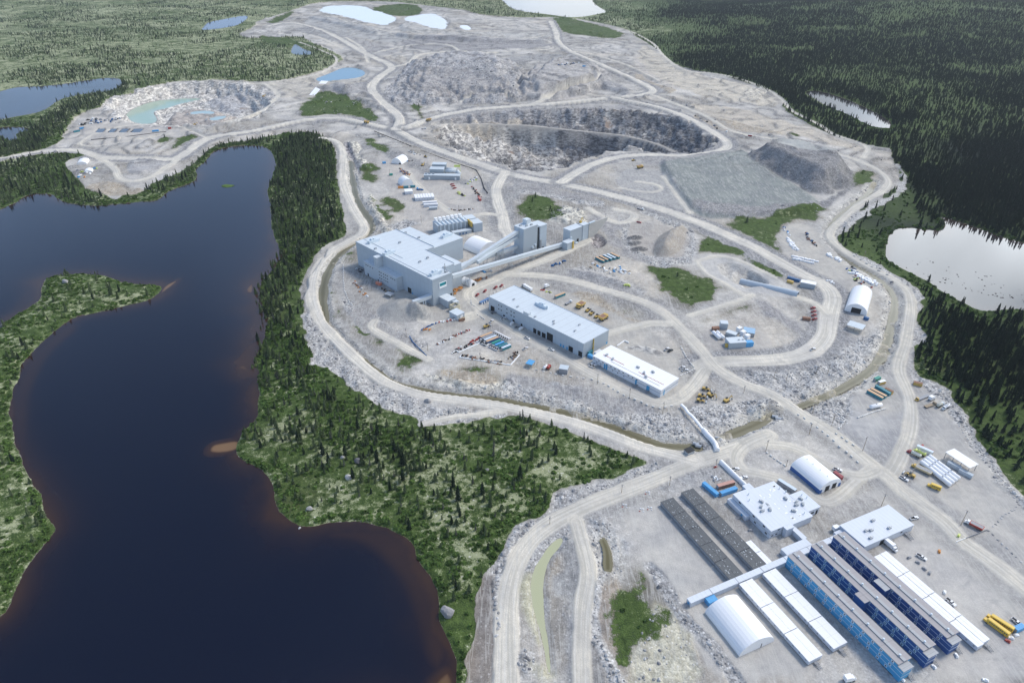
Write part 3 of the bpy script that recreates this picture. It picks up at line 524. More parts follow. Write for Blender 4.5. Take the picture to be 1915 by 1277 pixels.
# ---------------------------------------------------------------- the ground sheet
def ground_nodes(nb, bs):
    gc = nb.n('ShaderNodeAttribute', attribute_name='gcol').outputs['Color']
    gm = nb.n('ShaderNodeSeparateColor', {0: nb.n('ShaderNodeAttribute', attribute_name='gmask').outputs['Color']})
    lic = nb.n('ShaderNodeAttribute', attribute_name='glic').outputs['Fac']
    ruv = nb.n('ShaderNodeAttribute', attribute_name='ruv').outputs['Vector']
    veg, rub, rock = gm.outputs
    veg0 = veg
    pos = nb.n('ShaderNodeNewGeometry').outputs['Position']
    n_f = nb.noise(pos, 1.3, 5.0, .65); n_m = nb.noise(pos, .22, 4.0, .6); n_l = nb.noise(pos, .035, 4.0, .55, .4); n_x = nb.noise(pos, .008, 4.0, .6)
    veg = nb.ramp(nb.math('ADD', veg, nb.math('MULTIPLY', nb.math('SUBTRACT', nb.math('ADD', nb.math('MULTIPLY', n_m, .6), nb.math('MULTIPLY', n_f, .4)), .5), 1.5)), .42, .60)
    # gravel
    g = nb.mix(nb.ramp(n_l, .3, .7), (.84, .85, .88), (1.12, 1.11, 1.08))
    g = nb.mix(1.0, gc, g, 'MULTIPLY')
    rgh = nb.ramp(rub, .08, .45)
    g = nb.mix(nb.math('ADD', .35, nb.math('MULTIPLY', rgh, .65)), g, nb.mix(1.0, g, nb.mix(nb.ramp(n_m, .25, .75), (.72, .725, .735), (1.24, 1.235, 1.22)), 'MULTIPLY'))
    g = nb.mix(nb.math('ADD', .28, nb.math('MULTIPLY', rgh, .72)), g, nb.mix(1.0, g, nb.mix(nb.ramp(n_f, .2, .8), (.60, .60, .61), (1.42, 1.42, 1.41)), 'MULTIPLY'))
    g = nb.mix(1.0, g, (1.05, 1.0, .935), 'MULTIPLY')
    # tyre tracks: curved scuffs everywhere on level gravel, and ruts along the roads
    wv = nb.n('ShaderNodeTexNoise', {'Vector': nb.n('ShaderNodeMapping', {'Vector': pos, 'Rotation': (0, 0, .75), 'Scale': (.5, .045, 1)}).outputs[0], 'Scale': 1.0, 'Detail': 3.0, 'Distortion': 1.6}).outputs['Fac']
    g = nb.mix(nb.math('MULTIPLY', nb.ramp(wv, .50, .62), .45), g, (.52, .505, .465))
    g = nb.mix(nb.math('MULTIPLY', nb.ramp(nb.noise(nb.n('ShaderNodeMapping', {'Vector': pos, 'Rotation': (0, 0, -.5), 'Scale': (.6, .05, 1)}).outputs[0], 1.0, 3.0, .6, 1.8), .58, .66), .22), g, (.34, .33, .32))
    g = nb.mix(nb.math('MULTIPLY', nb.ramp(nb.noise(pos, .045, 5.0, .65, .7), .60, .67), .32), g, (.235, .235, .24))
    g = nb.mix(nb.math('MULTIPLY', nb.ramp(nb.noise(pos, .028, 5.0, .6, 1.0), .60, .70), .40), g, (.52, .50, .455))
    rs = nb.n('ShaderNodeMapping', {'Vector': ruv, 'Scale': (.75, .012, .0)}).outputs[0]
    rut = nb.noise(rs, 1.0, 2.0, .6)
    sv = nb.n('ShaderNodeSeparateXYZ', {0: ruv})
    isr = nb.math('MULTIPLY', sv.outputs[2], .55)
    g = nb.mix(nb.math('MULTIPLY', nb.ramp(rut, .45, .62), isr), g, (.42, .40, .345))
    g = nb.mix(nb.math('MULTIPLY', nb.ramp(rut, .5, .34), nb.math('MULTIPLY', isr, .7)), g, (.66, .645, .60))
    # blocks of rock: two sizes of cells, a random shade each
    v1 = nb.n('ShaderNodeTexVoronoi', {'Vector': pos, 'Scale': .85}); v2 = nb.n('ShaderNodeTexVoronoi', {'Vector': pos, 'Scale': .35})
    s1 = nb.n('ShaderNodeSeparateColor', {0: v1.outputs['Color']}).outputs[0]; s2 = nb.n('ShaderNodeSeparateColor', {0: v2.outputs['Color']}).outputs[1]
    sh = nb.math('ADD', nb.math('MULTIPLY', s1, .7), nb.math('MULTIPLY', s2, .5))
    stone = nb.mix(sh, (.16, .16, .168), (.72, .71, .69))
    stone = nb.mix(nb.ramp(v1.outputs['Distance'], .55, .95), stone, (.15, .145, .14))
    stone = nb.mix(.55, stone, nb.mix(1.0, stone, nb.mix(1.0, gc, (2.3, 2.3, 2.3), 'MULTIPLY'), 'MULTIPLY'))
    k = nb.math('MULTIPLY', rub, nb.ramp(nb.math('ADD', n_m, nb.math('MULTIPLY', rub, .55)), .45, .78), True)
    g = nb.mix(nb.math('MULTIPLY', k, .78), g, stone)
    wht = nb.math('MULTIPLY', nb.ramp(s1, .90, .93), nb.math('MULTIPLY', nb.ramp(v1.outputs['Distance'], .5, .35), nb.math('SUBTRACT', rub, .08)), True)
    g = nb.mix(nb.math('MULTIPLY', wht, nb.math('SUBTRACT', 1.0, sv.outputs[2])), g, (.72, .71, .69))
    # blasted faces: streaks that follow the slope
    st = nb.noise(nb.n('ShaderNodeMapping', {'Vector': pos, 'Scale': (.13, .10, .35)}).outputs[0], 1.0, 5.0, .7, .8)
    rk = nb.mix(nb.ramp(st, .42, .60), (.42, .42, .44), (1.75, 1.72, 1.66))
    rk = nb.mix(1.0, gc, rk, 'MULTIPLY')
    rk = nb.mix(nb.ramp(nb.noise(pos, .03, 4.0), .64, .76), rk, (.30, .22, .17))
    rk = nb.mix(nb.math('MULTIPLY', nb.ramp(nb.noise(pos, .09, 5.0, .7), .57, .66), .75), rk, (.50, .49, .47))
    g = nb.mix(nb.math('MULTIPLY', rock, .85), g, rk)
    # low cover: shrubs, moss and pale lichen
    mixv = nb.math('ADD', nb.math('MULTIPLY', n_f, .55), nb.math('MULTIPLY', n_m, .45))
    vg = nb.mix(nb.ramp(mixv, .36, .64), (.028, .050, .014), (.100, .150, .040))
    vg = nb.mix(nb.math('MULTIPLY', nb.ramp(n_l, .42, .62), .5), vg, (.055, .085, .024))
    vg = nb.mix(nb.math('MULTIPLY', nb.ramp(nb.noise(pos, .012, 3.0), .55, .7), .30), vg, (.085, .078, .045))
    lw = nb.math('ADD', nb.math('MULTIPLY', n_m, .50), nb.math('ADD', nb.math('MULTIPLY', n_l, .42), nb.math('MULTIPLY', n_f, .34)))
    lm = nb.ramp(nb.math('ADD', lw, nb.math('MULTIPLY', lic, .28)), .79, .92)
    vg = nb.mix(nb.math('MULTIPLY', lm, .85), vg, (.38, .40, .24))
    vg = nb.mix(nb.math('MULTIPLY', lm, nb.ramp(nb.noise(pos, .6, 3.0), .60, .66)), vg, (.60, .59, .50))
    vg = nb.mix(nb.ramp(lic, .02, -.25), vg, nb.mix(nb.ramp(nb.noise(pos, .01, 5.0, .6), .48, .68), (.017, .027, .016), (.036, .052, .024)))
    fin = nb.mix(veg, g, vg)
    nb.t.links.new(fin, bs.inputs['Base Color'])
    hgt = nb.math('ADD', nb.math('MULTIPLY', n_f, .5), nb.math('MULTIPLY', nb.math('SUBTRACT', 1.0, v1.outputs['Distance']), nb.math('MULTIPLY', rub, .9)))
    hgt = nb.math('ADD', hgt, nb.math('MULTIPLY', nb.math('MULTIPLY', mixv, veg), 2.4))
    hgt = nb.math('ADD', hgt, nb.math('MULTIPLY', nb.math('MULTIPLY', st, rock), 3.0))
    bp = nb.n('ShaderNodeBump', {'Height': hgt, 'Strength': .6, 'Distance': .5})
    nb.t.links.new(bp.outputs[0], bs.inputs['Normal'])
GM = mat('site_ground', rough=.92, spec=.15, build=ground_nodes)
me, u = grid_mesh('ground', np.ones(X.size, bool), Z)
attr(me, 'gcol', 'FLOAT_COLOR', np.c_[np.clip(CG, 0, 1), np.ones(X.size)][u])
attr(me, 'gmask', 'FLOAT_COLOR', np.c_[np.clip(VEG, 0, 1), np.clip(RUB, 0, 1), np.clip(ROCK, 0, 1), np.ones(X.size)][u])
attr(me, 'glic', 'FLOAT', LIC[u]); attr(me, 'ruv', 'FLOAT_VECTOR', RUV[u])
ground = obj('ground', me, GM); ground['kind'] = 'structure'
_lr = np.log(rad)
def sample(arr, x, y):
    r = np.hypot(x, y); a = np.arctan2(x, y)
    fi = np.interp(r, rad, np.arange(NR)); fj = np.interp(a, ang, np.arange(NA))
    i = np.clip(fi.astype(int), 0, NR-2); j = np.clip(fj.astype(int), 0, NA-2); u_ = fi-i; v_ = fj-j
    g = arr.reshape(NR, NA)
    return (g[i, j]*(1-v_)+g[i, j+1]*v_)*(1-u_)+(g[i+1, j]*(1-v_)+g[i+1, j+1]*v_)*u_
def gz(x, y): return float(sample(Z, np.array([x]), np.array([y]))[0])
# ---------------------------------------------------------------- spruces, shrubs, boulders
def mesh_from(name, v, f, mats=(), mi=None, smooth_=False):
    me = bpy.data.meshes.new(name); me.from_pydata([tuple(q) for q in v], [], [tuple(q) for q in f])
    for m in mats: me.materials.append(m)
    if mi is not None: me.polygons.foreach_set('material_index', mi)
    if smooth_: me.polygons.foreach_set('use_smooth', [True]*len(me.polygons))
    me.update(); return me
def foliage(name, dark, light):
    def bld(nb, bs):
        rnd = nb.n('ShaderNodeObjectInfo').outputs['Random']
        pos = nb.n('ShaderNodeNewGeometry').outputs['Position']
        f = nb.noise(pos, 1.1, 3.0, .6); l = nb.noise(pos, .02, 3.0, .6)
        c = nb.mix(nb.ramp(nb.math('ADD', nb.math('MULTIPLY', f, .55), nb.math('ADD', nb.math('MULTIPLY', rnd, .3), nb.math('MULTIPLY', l, .25))), .30, .75), dark, light)
        nb.t.links.new(c, bs.inputs['Base Color'])
    return mat(name, rough=.85, spec=.12, build=bld)
SPR = foliage('spruce_needles', (.036, .056, .027), (.098, .130, .060))
SPD = foliage('dark_spruce_needles', (.014, .024, .015), (.024, .040, .022))  # naturally dark spruce, with the right forest's cloud shadow put into the colour
SPG = foliage('grey_spruce_needles', (.05, .055, .045), (.12, .125, .10))
SHR = foliage('shrub_leaves', (.034, .066, .016), (.115, .190, .048))
BRK = mat('bark', (.09, .075, .06), .9, noise=.3, scale=4)
def crown_mesh(name, seed, h=9.0, r=1.55, tiers=9, seg=7, m=None, base=.6):
    rg = random.Random(seed); v = []; f = []
    for t in range(tiers):
        u = t/(tiers-1); z0 = base+(h-base)*u**.92; rr_ = r*(1-u)**.8*(.75+.5*rg.random())+.10
        zt = min(h, z0+(h-base)/tiers*1.7)
        ci = len(v); v.append((rg.uniform(-.08, .08), rg.uniform(-.08, .08), zt))
        a0 = rg.random()*6.28
        for k in range(seg*2):
            a = a0+math.pi*k/seg; q = rr_*((.72+.5*rg.random()) if k % 2 == 0 else (.32+.2*rg.random()))
            v.append((q*math.cos(a), q*math.sin(a), z0-(.35*rr_ if k % 2 == 0 else 0)+rg.uniform(-.15, .15)))
        for k in range(seg*2): f.append((ci, ci+1+k, ci+1+(k+1) % (seg*2)))
    return mesh_from(name, v, f, [m])
def trunk_mesh(h=9.0, r=.16):
    v = []; f = []; n = 6
    for k, (z, q) in enumerate(((-.6, r*1.3), (h*.3, r*.8), (h*.97, .02))):
        for j in range(n): v.append((q*math.cos(6.283*j/n), q*math.sin(6.283*j/n), z))
    for k in range(2):
        for j in range(n): f.append((k*n+j, k*n+(j+1) % n, (k+1)*n+(j+1) % n, (k+1)*n+j))
    return mesh_from('trunk', v, f, [BRK])
def clump_mesh(name, seed, m, n=46, r=1.0, h=.9, leaf=.42):
    rg = random.Random(seed); v = []; f = []
    for k in range(n):
        a = rg.random()*6.283; q = r*math.sqrt(rg.random()); z = h*(1-(q/r)**2)*(.35+.65*rg.random())
        c = Vector((q*math.cos(a), q*math.sin(a), z)); nrm = Vector((rg.uniform(-1, 1), rg.uniform(-1, 1), rg.uniform(.1, 1.2))).normalized()
        t1 = nrm.orthogonal().normalized(); t2 = nrm.cross(t1); s = leaf*rg.uniform(.6, 1.3); i = len(v)
        for (x_, y_) in ((-1, -.6), (.9, -.8), (.7, .9), (-.8, .7)): v.append(c+t1*x_*s+t2*y_*s)
        f.append((i, i+1, i+2, i+3))
    return mesh_from(name, v, f, [m])
def rock_mesh(name, seed, m, s=(1, 1, .75), sub=2, blocky=True):
    bm = bmesh.new(); rg = random.Random(seed)
    bmesh.ops.create_icosphere(bm, subdivisions=sub, radius=1.0)
    pl = [(Vector((rg.uniform(-1, 1), rg.uniform(-1, 1), rg.uniform(-.6, 1))).normalized(), rg.uniform(.55, .85)) for _ in range(9)]
    for vv in bm.verts:
        for nrm, dd in pl:
            k = vv.co.dot(nrm)
            if k > dd: vv.co -= nrm*(k-dd)
        vv.co = Vector((vv.co.x*s[0], vv.co.y*s[1], vv.co.z*s[2]))+Vector((rg.uniform(-1, 1), rg.uniform(-1, 1), rg.uniform(-1, 1)))*.03
    me = bpy.data.meshes.new(name); bm.to_mesh(me); bm.free(); me.materials.append(m); return me
def rock_build(lo, hi):
    def bld(nb, bs):
        rnd = nb.n('ShaderNodeObjectInfo').outputs['Random']; pos = nb.n('ShaderNodeNewGeometry').outputs['Position']
        c = nb.mix(nb.math('ADD', nb.math('MULTIPLY', rnd, .75), nb.math('MULTIPLY', nb.noise(pos, 1.5, 4.0, .7), .3)), lo, hi)
        nb.t.links.new(c, bs.inputs['Base Color'])
    return bld
RKM = mat('pale_rock', rough=.9, spec=.15, build=rock_build((.22, .215, .21), (.62, .61, .59)))
RKD = mat('grey_rock', rough=.9, spec=.15, build=rock_build((.12, .12, .125), (.40, .39, .39)))
crowns = [crown_mesh('crown', 1, 9.0, 1.5, 9, 7, SPR), crown_mesh('crown', 2, 7.2, 1.35, 8, 6, SPR), crown_mesh('crown', 3, 10.5, 1.6, 10, 7, SPD), crown_mesh('crown', 4, 8.0, .8, 8, 5, SPG), crown_mesh('crown', 5, 4.2, 1.2, 6, 6, SPR)]
dcrowns = [crown_mesh('crown', 11, 10.0, 1.75, 9, 7, SPD), crown_mesh('crown', 12, 8.5, 1.6, 8, 6, SPD), crown_mesh('crown', 13, 12.0, 1.9, 10, 7, SPD), crown_mesh('crown', 14, 7.0, 1.5, 7, 6, SPR)]
HT = [9.0, 7.2, 10.5, 8.0, 4.2]; DHT = [10, 8.5, 12, 7.0]
TM = trunk_mesh()

DENSE = np.zeros(X.size)          # how thickly spruces stand on each bit of the ground
OPEN = .22*sst(fbm(X, Y, 90, 4, 101), .40, .62)+.015
OPEN *= 1+.7*sst(RD, 700, 1300)
DENSE[:] = OPEN
def dens(s, v, rough=14, pad=30):
    idx, d = area(s, 0, pad=pad, rough=rough); w = sst(d, -4, 6); DENSE[idx] = DENSE[idx]*(1-w)+v*w
dens('500,275 560,246 600,246 625,290 625,345 640,400 650,432 600,462 575,490 560,520 545,560 530,620 470,600 472,545 505,500 522,460 508,430 503,370 516,300', .85)
dens('470,600 530,600 560,600 575,640 640,720 700,770 800,800 850,900 800,930 700,900 560,870 450,850 445,820 490,770 480,680', .40)
dens('560,560 585,640 640,720 690,750 700,780 600,720 540,640', .2)
dens('560,870 700,880 850,900 980,850 1040,800 1170,852 1220,866 1030,920 920,1065 880,1250 850,1260 820,1100 700,980 560,985 520,940', .14)
dens('0,600 80,520 200,510 310,530 240,575 130,605 40,700 20,800 100,980 0,1160 -300,1200 -300,700', .05)
dens('560,68 590,80 640,110 600,130 500,150 400,150 330,150 240,165 235,130 400,100', .25)
dens('0,300 130,290 165,290 130,330 150,370 240,380 230,392 150,388 50,366 0,395 -200,410 -200,340', .35)
dens('230,150 250,165 200,200 150,212 110,245 70,290 0,300 -100,260 60,240 100,205 190,170', .8)
dens('400,270 420,268 520,250 500,275 400,278 370,325 300,360 240,378 300,335 360,310', .35)
RIGHT = sst(azw, 7, 15)*sst(X, 250, 400)*(1-SITE)
DENSE = DENSE*(1-RIGHT)+RIGHT*(.35+.65*sst(fbm(X, Y, 160, 4, 140), .36, .54))
dens('1668,300 1700,340 1720,400 1760,430 1700,424 1655,460 1690,505 1750,540 1712,536 1660,512 1600,478 1570,450 1570,430 1600,400 1660,368 1690,333', .03, 10)
dens('1468,200 1500,225 1560,250 1640,276 1668,290 1700,300 1640,240 1560,215 1500,195', .45, 8)
dens('1712,600 1728,560 1745,580 1760,640 1800,720 1850,800 1915,900 1880,880 1800,770 1725,700', .30, 6)
dens('1030,33 1130,30 1240,100 1290,125 1245,112 1175,58 1100,40', .3)
dens('690,800 760,820 780,900 700,900 640,850', .6)
dens('930,905 990,900 1010,950 960,980 900,960', .35)
dens('550,960 560,900 640,900 700,930 690,960 620,965', .05)
dens('600,4 700,-5 930,-5 960,20 1050,36 900,28 760,6', .3)

for g in GREEN:
    dens(g, .012, 6, 20)
dens('963,380 997,360 1027,364 1061,394 1040,412 1000,414 968,405', .12, 4)
wg = WATER.reshape(NR, NA); nearsh = np.zeros_like(wg)
for k in range(1, 9): nearsh[:-k] |= wg[k:]
DENSE *= np.where(nearsh.ravel() & (X > 200), .12, 1.0)
DENSE *= sst(VEG, .6, .95)*(~WATER)*(1-sst(RD, 3800, 4100))
TOT = 0
def scatter(dmap, spacing, r0, r1, falloff, seed, rmax=4200, amax=42):
    """points on the ground with a density per square metre that thins out with distance"""
    rg = np.random.default_rng(seed); out = []
    edges = np.exp(np.linspace(math.log(r0), math.log(r1), 26))
    for a_, b_ in zip(edges[:-1], edges[1:]):
        ah = math.radians(56 if b_ < 500 else (46 if b_ < 900 else 40))
        dn = 1/spacing**2*min(1, (falloff/a_))**1.35
        n = int(ah*(b_*b_-a_*a_)*dn)
        r = np.sqrt(rg.uniform(a_*a_, b_*b_, n)); t = rg.uniform(-ah, ah, n)
        x, y = r*np.sin(t), r*np.cos(t)
        k = rg.random(n) < sample(dmap, x, y); out.append(np.stack([x[k], y[k]], 1))
    return np.vstack(out)
def geo_scatter(name, pts, idx, sc, rot, protos, label=None):
    z = sample(Z, pts[:, 0], pts[:, 1])
    me = bpy.data.meshes.new(name); me.vertices.add(len(pts))
    me.vertices.foreach_set('co', np.c_[pts, z].astype(np.float32).ravel())
    a = me.attributes.new('idx', 'INT', 'POINT'); a.data.foreach_set('value', idx.astype(np.int32))
    a = me.attributes.new('sc', 'FLOAT_VECTOR', 'POINT'); a.data.foreach_set('vector', sc.astype(np.float32).ravel())
    a = me.attributes.new('rot', 'FLOAT_VECTOR', 'POINT'); a.data.foreach_set('vector', rot.astype(np.float32).ravel())
    o = bpy.data.objects.new(name, me); COL.objects.link(o); o['kind'] = 'stuff'
    if label: o['label'] = label
    g = bpy.data.node_groups.new(name, 'GeometryNodeTree')
    g.interface.new_socket('Geometry', in_out='INPUT', socket_type='NodeSocketGeometry'); g.interface.new_socket('Geometry', in_out='OUTPUT', socket_type='NodeSocketGeometry')
    nb = NB(g); gi = nb.n('NodeGroupInput'); go = nb.n('NodeGroupOutput')
    jg = g.nodes.new('GeometryNodeJoinGeometry')
    for pr in reversed(protos):
        oi = nb.n('GeometryNodeObjectInfo', transform_space='ORIGINAL'); oi.inputs['Object'].default_value = pr; oi.inputs['As Instance'].default_value = True
        g.links.new(oi.outputs['Geometry'], jg.inputs[0])
    def na(nm, ty): return nb.n('GeometryNodeInputNamedAttribute', {'Name': nm}, data_type=ty).outputs[0]
    ip = nb.n('GeometryNodeInstanceOnPoints', {'Points': gi.outputs[0], 'Instance': jg.outputs[0], 'Pick Instance': True})
    for nm, ty, sk in (('idx', 'INT', 'Instance Index'), ('sc', 'FLOAT_VECTOR', 'Scale'), ('rot', 'FLOAT_VECTOR', 'Rotation')):
        s_ = nb.n('GeometryNodeInputNamedAttribute', data_type=ty); s_.inputs['Name'].default_value = nm
        g.links.new([q for q in s_.outputs if q.enabled and q.name == 'Attribute'][0], ip.inputs[sk])
    g.links.new(ip.outputs[0], go.inputs[0])
    md = o.modifiers.new('scatter', 'NODES'); md.node_group = g
    return o
def project(x, y, z):
    v = np.stack([x, y, z-HC], -1); q = v@_F
    return W/2+FPX*(v@_RT)/q, H/2-FPX*(v@_UP)/q, q

# spruces
pts = scatter(DENSE, 3.4, 130, 4100, 1150, 5)
n = len(pts); rg = np.random.default_rng(9)
right = sample(RIGHT, pts[:, 0], pts[:, 1]) > .5
px_, py_, q_ = project(pts[:, 0], pts[:, 1], sample(Z, pts[:, 0], pts[:, 1]))
size = rg.normal(1, .28, n).clip(.4, 1.75)*np.where(right, .8, .72)
kind = rg.choice(5, n, p=[.33, .27, .1, .1, .2]); dk = rg.choice(4, n, p=[.40, .40, .2, .0])
app = size*np.where(right, np.array(DHT)[dk], np.array(HT)[kind])/q_
# keep clear of buildings later; pick the ones that show largest in the frame as single trees
inf = (px_ > 5) & (px_ < W-5) & (py_ > 5) & (py_ < H-3)
order = np.argsort(-app*inf)
single = order[:150]
right_pick = np.array([i for i in order if right[i] and i not in set(single.tolist())][:100])
EMP = []
def tree(x, y, z, s, rz, crown, hgt, label, group, cat='tree'):
    e = bpy.data.objects.new('spruce_tree', None); COL.objects.link(e); e.location = (x, y, z-.05); e.rotation_euler = (0, 0, rz); e.scale = (s*1.32, s*1.32, s)
    e.empty_display_size = .2
    e['label'] = label; e['category'] = cat; e['group'] = group
    c = bpy.data.objects.new('crown', crown); COL.objects.link(c); c.parent = e
    t = bpy.data.objects.new('trunk', TM); COL.objects.link(t); t.parent = e; t.scale = (1, 1, hgt/9.0)
    EMP.append(e); return c
cr_obj = {}
taken = np.zeros(n, bool)
for i in single:
    k = kind[i]; taken[i] = True
    if right[i]:
        c = tree(pts[i, 0], pts[i, 1], gz(*pts[i]), size[i], rg.uniform(0, 6), dcrowns[dk[i]], DHT[dk[i]], 'dark green spruce at the near edge of the thick forest beside the boulder bank', 'spruces at the edge of the dark forest'); cr_obj.setdefault(('d', dk[i]), c)
    else:
        c = tree(pts[i, 0], pts[i, 1], gz(*pts[i]), size[i], rg.uniform(0, 6), crowns[k], HT[k], 'slender spruce standing in the pale lichen and shrubs on the near lake shore', 'spruces on the lake shore'); cr_obj.setdefault(('l', k), c)
for i in right_pick:
    taken[i] = True
    c = tree(pts[i, 0], pts[i, 1], gz(*pts[i]), size[i], rg.uniform(0, 6), dcrowns[dk[i]], DHT[dk[i]], 'dark green spruce at the near edge of the thick forest beside the boulder bank', 'spruces at the edge of the dark forest'); cr_obj.setdefault(('d', dk[i]), c)
rest = ~taken
def need(key, meshes, hts, k):
    if key in cr_obj: return cr_obj[key]
    x, y = pts[rest][0] if False else (pts[order[300+k], 0], pts[order[300+k], 1])
    c = tree(x, y, gz(x, y), 1.0, 0, meshes[key[1]], hts[key[1]], 'slender spruce standing in the pale lichen and shrubs on the near lake shore', 'spruces on the lake shore'); cr_obj[key] = c; return c
lp = [need(('l', k), crowns, HT, k) for k in range(5)]; dp_ = [need(('d', k), dcrowns, DHT, 5+k) for k in range(4)]
protos = lp+dp_
ii = np.where(right, 5+dk, kind)[rest]
far = 1-.12*sst(q_[rest], 900, 1500)
sc_ = (size[rest]*far)[:, None]*np.ones((1, 3))*np.where(right, 1.15, 1.38)[rest][:, None]**np.array([[1, 1, 0]])
geo_scatter('forest', pts[rest], ii, sc_, np.c_[rg.normal(0, .03, rest.sum()), rg.normal(0, .03, rest.sum()), rg.uniform(0, 6.28, rest.sum())], protos)
print('spruces', n)
# shrubs
SD = sst(VEG, .6, .95)*(~WATER)*(.10+.75*sst(fbm(X, Y, 30, 3, 55), .45, .65))*(1-RIGHT*(DENSE > .15))*(1-.8*sst(LIC, .6, .8))*(1-.65*(SITE > .3))
nsw = np.zeros((NR, NA), bool); wgg = WATER.reshape(NR, NA)
for k in range(1, 4): nsw[:-k] |= wgg[k:]; nsw[k:] |= wgg[:-k]; nsw[:, k*2:] |= wgg[:, :-k*2]; nsw[:, :-k*2] |= wgg[:, k*2:]
SD = np.where(nsw.ravel(), 1.0, SD)*sst(VEG, .6, .95)*(~WATER)
b1 = clump_mesh('shrub', 1, SHR); b2_ = clump_mesh('shrub', 2, SHR, 60, 1.3, 1.3); b3 = clump_mesh('shrub', 3, SHR, 34, .8, .6)
bush = []
pts = scatter(SD, 2.4, 130, 1500, 500, 6)
m = len(pts); rg = np.random.default_rng(10)
pxs, pys, qs = project(pts[:, 0], pts[:, 1], 0*pts[:, 0])
near = np.argsort(qs+1e6*((pxs < 5) | (pxs > W-5) | (pys > H-5)))[:40]
tk = np.zeros(m, bool)
for c_, i in enumerate(near):
    tk[i] = True
    o = obj('shrub', None) if False else bpy.data.objects.new('shrub', (b1, b2_, b3)[c_ % 3]); COL.objects.link(o)
    o.location = (pts[i, 0], pts[i, 1], gz(*pts[i])); o.rotation_euler = (0, 0, rg.uniform(0, 6))
    o['label'] = 'low leafy green shrub on the near shore at the bottom of the picture'; o['category'] = 'shrub'; o['group'] = 'shrubs on the near shore'; bush.append(o)
s3 = rg.uniform(.6, 1.5, (m, 1))*np.array([[1.15, 1.15, .9]])*(1+.5*sst(qs, 600, 1500))[:, None]
geo_scatter('undergrowth', pts[~tk], rg.integers(0, 3, m)[~tk], s3[~tk], np.c_[np.zeros((m, 2)), rg.uniform(0, 6.28, m)][~tk], bush[:3])
print('shrubs', m)
# loose rock on the aprons and heaps
RD_ = sst(RUB, .45, .95)*(1-RUV[:, 2].clip(0, 1))*(~WATER)*SITE*(.35+.65*sst(fbm(X, Y, 20, 3, 56), .35, .6))
pts = scatter(RD_, 1.8, 130, 1700, 480, 7)
m = len(pts); rg = np.random.default_rng(11)
rocks = [rock_mesh('boulder', k, RKM if k < 3 else RKD, (1, .8+.1*k, .7), 1) for k in range(4)]
pxs, pys, qs = project(pts[:, 0], pts[:, 1], 0*pts[:, 0])
inn = (pxs > 900) & (pxs < 1240) & (pys < H-6) & (pys > 850)
near = np.argsort(qs+1e6*(~inn))[:60]; tk = np.zeros(m, bool); rko = []
for c_, i in enumerate(near):
    tk[i] = True; o = bpy.data.objects.new('boulder', rocks[c_ % 4]); COL.objects.link(o); s_ = rg.uniform(.7, 1.3)
    o.location = (pts[i, 0], pts[i, 1], gz(*pts[i])+.15); o.rotation_euler = (0, 0, rg.uniform(0, 6)); o.scale = (s_, s_, s_)
    o['label'] = 'pale angular boulder in the rock lining of the near coast road'; o['category'] = 'boulder'; o['group'] = 'boulders lining the near road'; rko.append(o)
s3 = (rg.uniform(.35, .85, (m, 1))**1.3*1.3+(rg.random((m, 1)) > .95)*1.0)*np.ones((1, 3))*(1+.6*sst(qs, 500, 1500))[:, None]
geo_scatter('rubble', pts[~tk], rg.choice(4, m, p=[.27, .27, .2, .26])[~tk], s3[~tk], np.c_[rg.normal(0, .3, (m, 2)), rg.uniform(0, 6.28, m)][~tk], rko[:4])
print('rocks', m)
# ---------------------------------------------------------------- building kit
def lines(col, step, axis=0, wid=.10, dark=.62, rough=.6, noise=.10, second=None):
    """painted sheet metal with seams at a regular step along one of its own axes"""
    def bld(nb, bs):
        oc = nb.n('ShaderNodeTexCoord').outputs['Object']; s = nb.n('ShaderNodeSeparateXYZ', {0: oc})
        def ln(ax, st, w):
            f = nb.math('FRACT', nb.math('DIVIDE', nb.math('ADD', s.outputs[ax], 1000.0*st), st)); return nb.math('LESS_THAN', f, w/st)
        k = ln(axis, step, wid)
        if second: k = nb.math('MAXIMUM', k, ln(second[0], second[1], second[2]))
        pos = nb.n('ShaderNodeNewGeometry').outputs['Position']
        n1 = nb.noise(pos, .25, 5.0, .65)
        n2 = nb.noise(nb.n('ShaderNodeMapping', {'Vector': oc, 'Scale': (1.2, .12, .3)}).outputs[0], 1.0, 4.0, .6)
        c = nb.mix(nb.math('MULTIPLY', nb.math('ADD', n1, n2), .5), tuple(q*(1-noise) for q in col), tuple(min(.92, q*(1+noise)) for q in col))
        c = nb.mix(k, c, tuple(q*dark for q in col))
        nb.t.links.new(c, bs.inputs['Base Color'])
    return mat('sheet_metal', rough=rough, spec=.3, build=bld)
def plain(name, col, rough=.6, noise=.12, scale=.6, metal=0.0): return mat(name, col, rough, metal, noise, scale)
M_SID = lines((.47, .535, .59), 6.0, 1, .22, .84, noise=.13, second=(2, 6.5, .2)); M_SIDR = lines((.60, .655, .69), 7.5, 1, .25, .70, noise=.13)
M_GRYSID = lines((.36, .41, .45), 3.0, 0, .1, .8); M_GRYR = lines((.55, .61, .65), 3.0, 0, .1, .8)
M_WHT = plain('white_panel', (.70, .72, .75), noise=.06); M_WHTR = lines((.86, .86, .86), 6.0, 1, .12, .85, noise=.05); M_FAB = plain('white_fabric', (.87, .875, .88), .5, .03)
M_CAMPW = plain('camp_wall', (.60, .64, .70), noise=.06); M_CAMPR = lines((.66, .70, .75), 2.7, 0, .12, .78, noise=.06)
M_DRMR = lines((.36, .34, .342), 12.2, 1, .25, .8, noise=.08, second=None); M_DRMG = lines((.40, .41, .42), 12.2, 1, .2, .8)
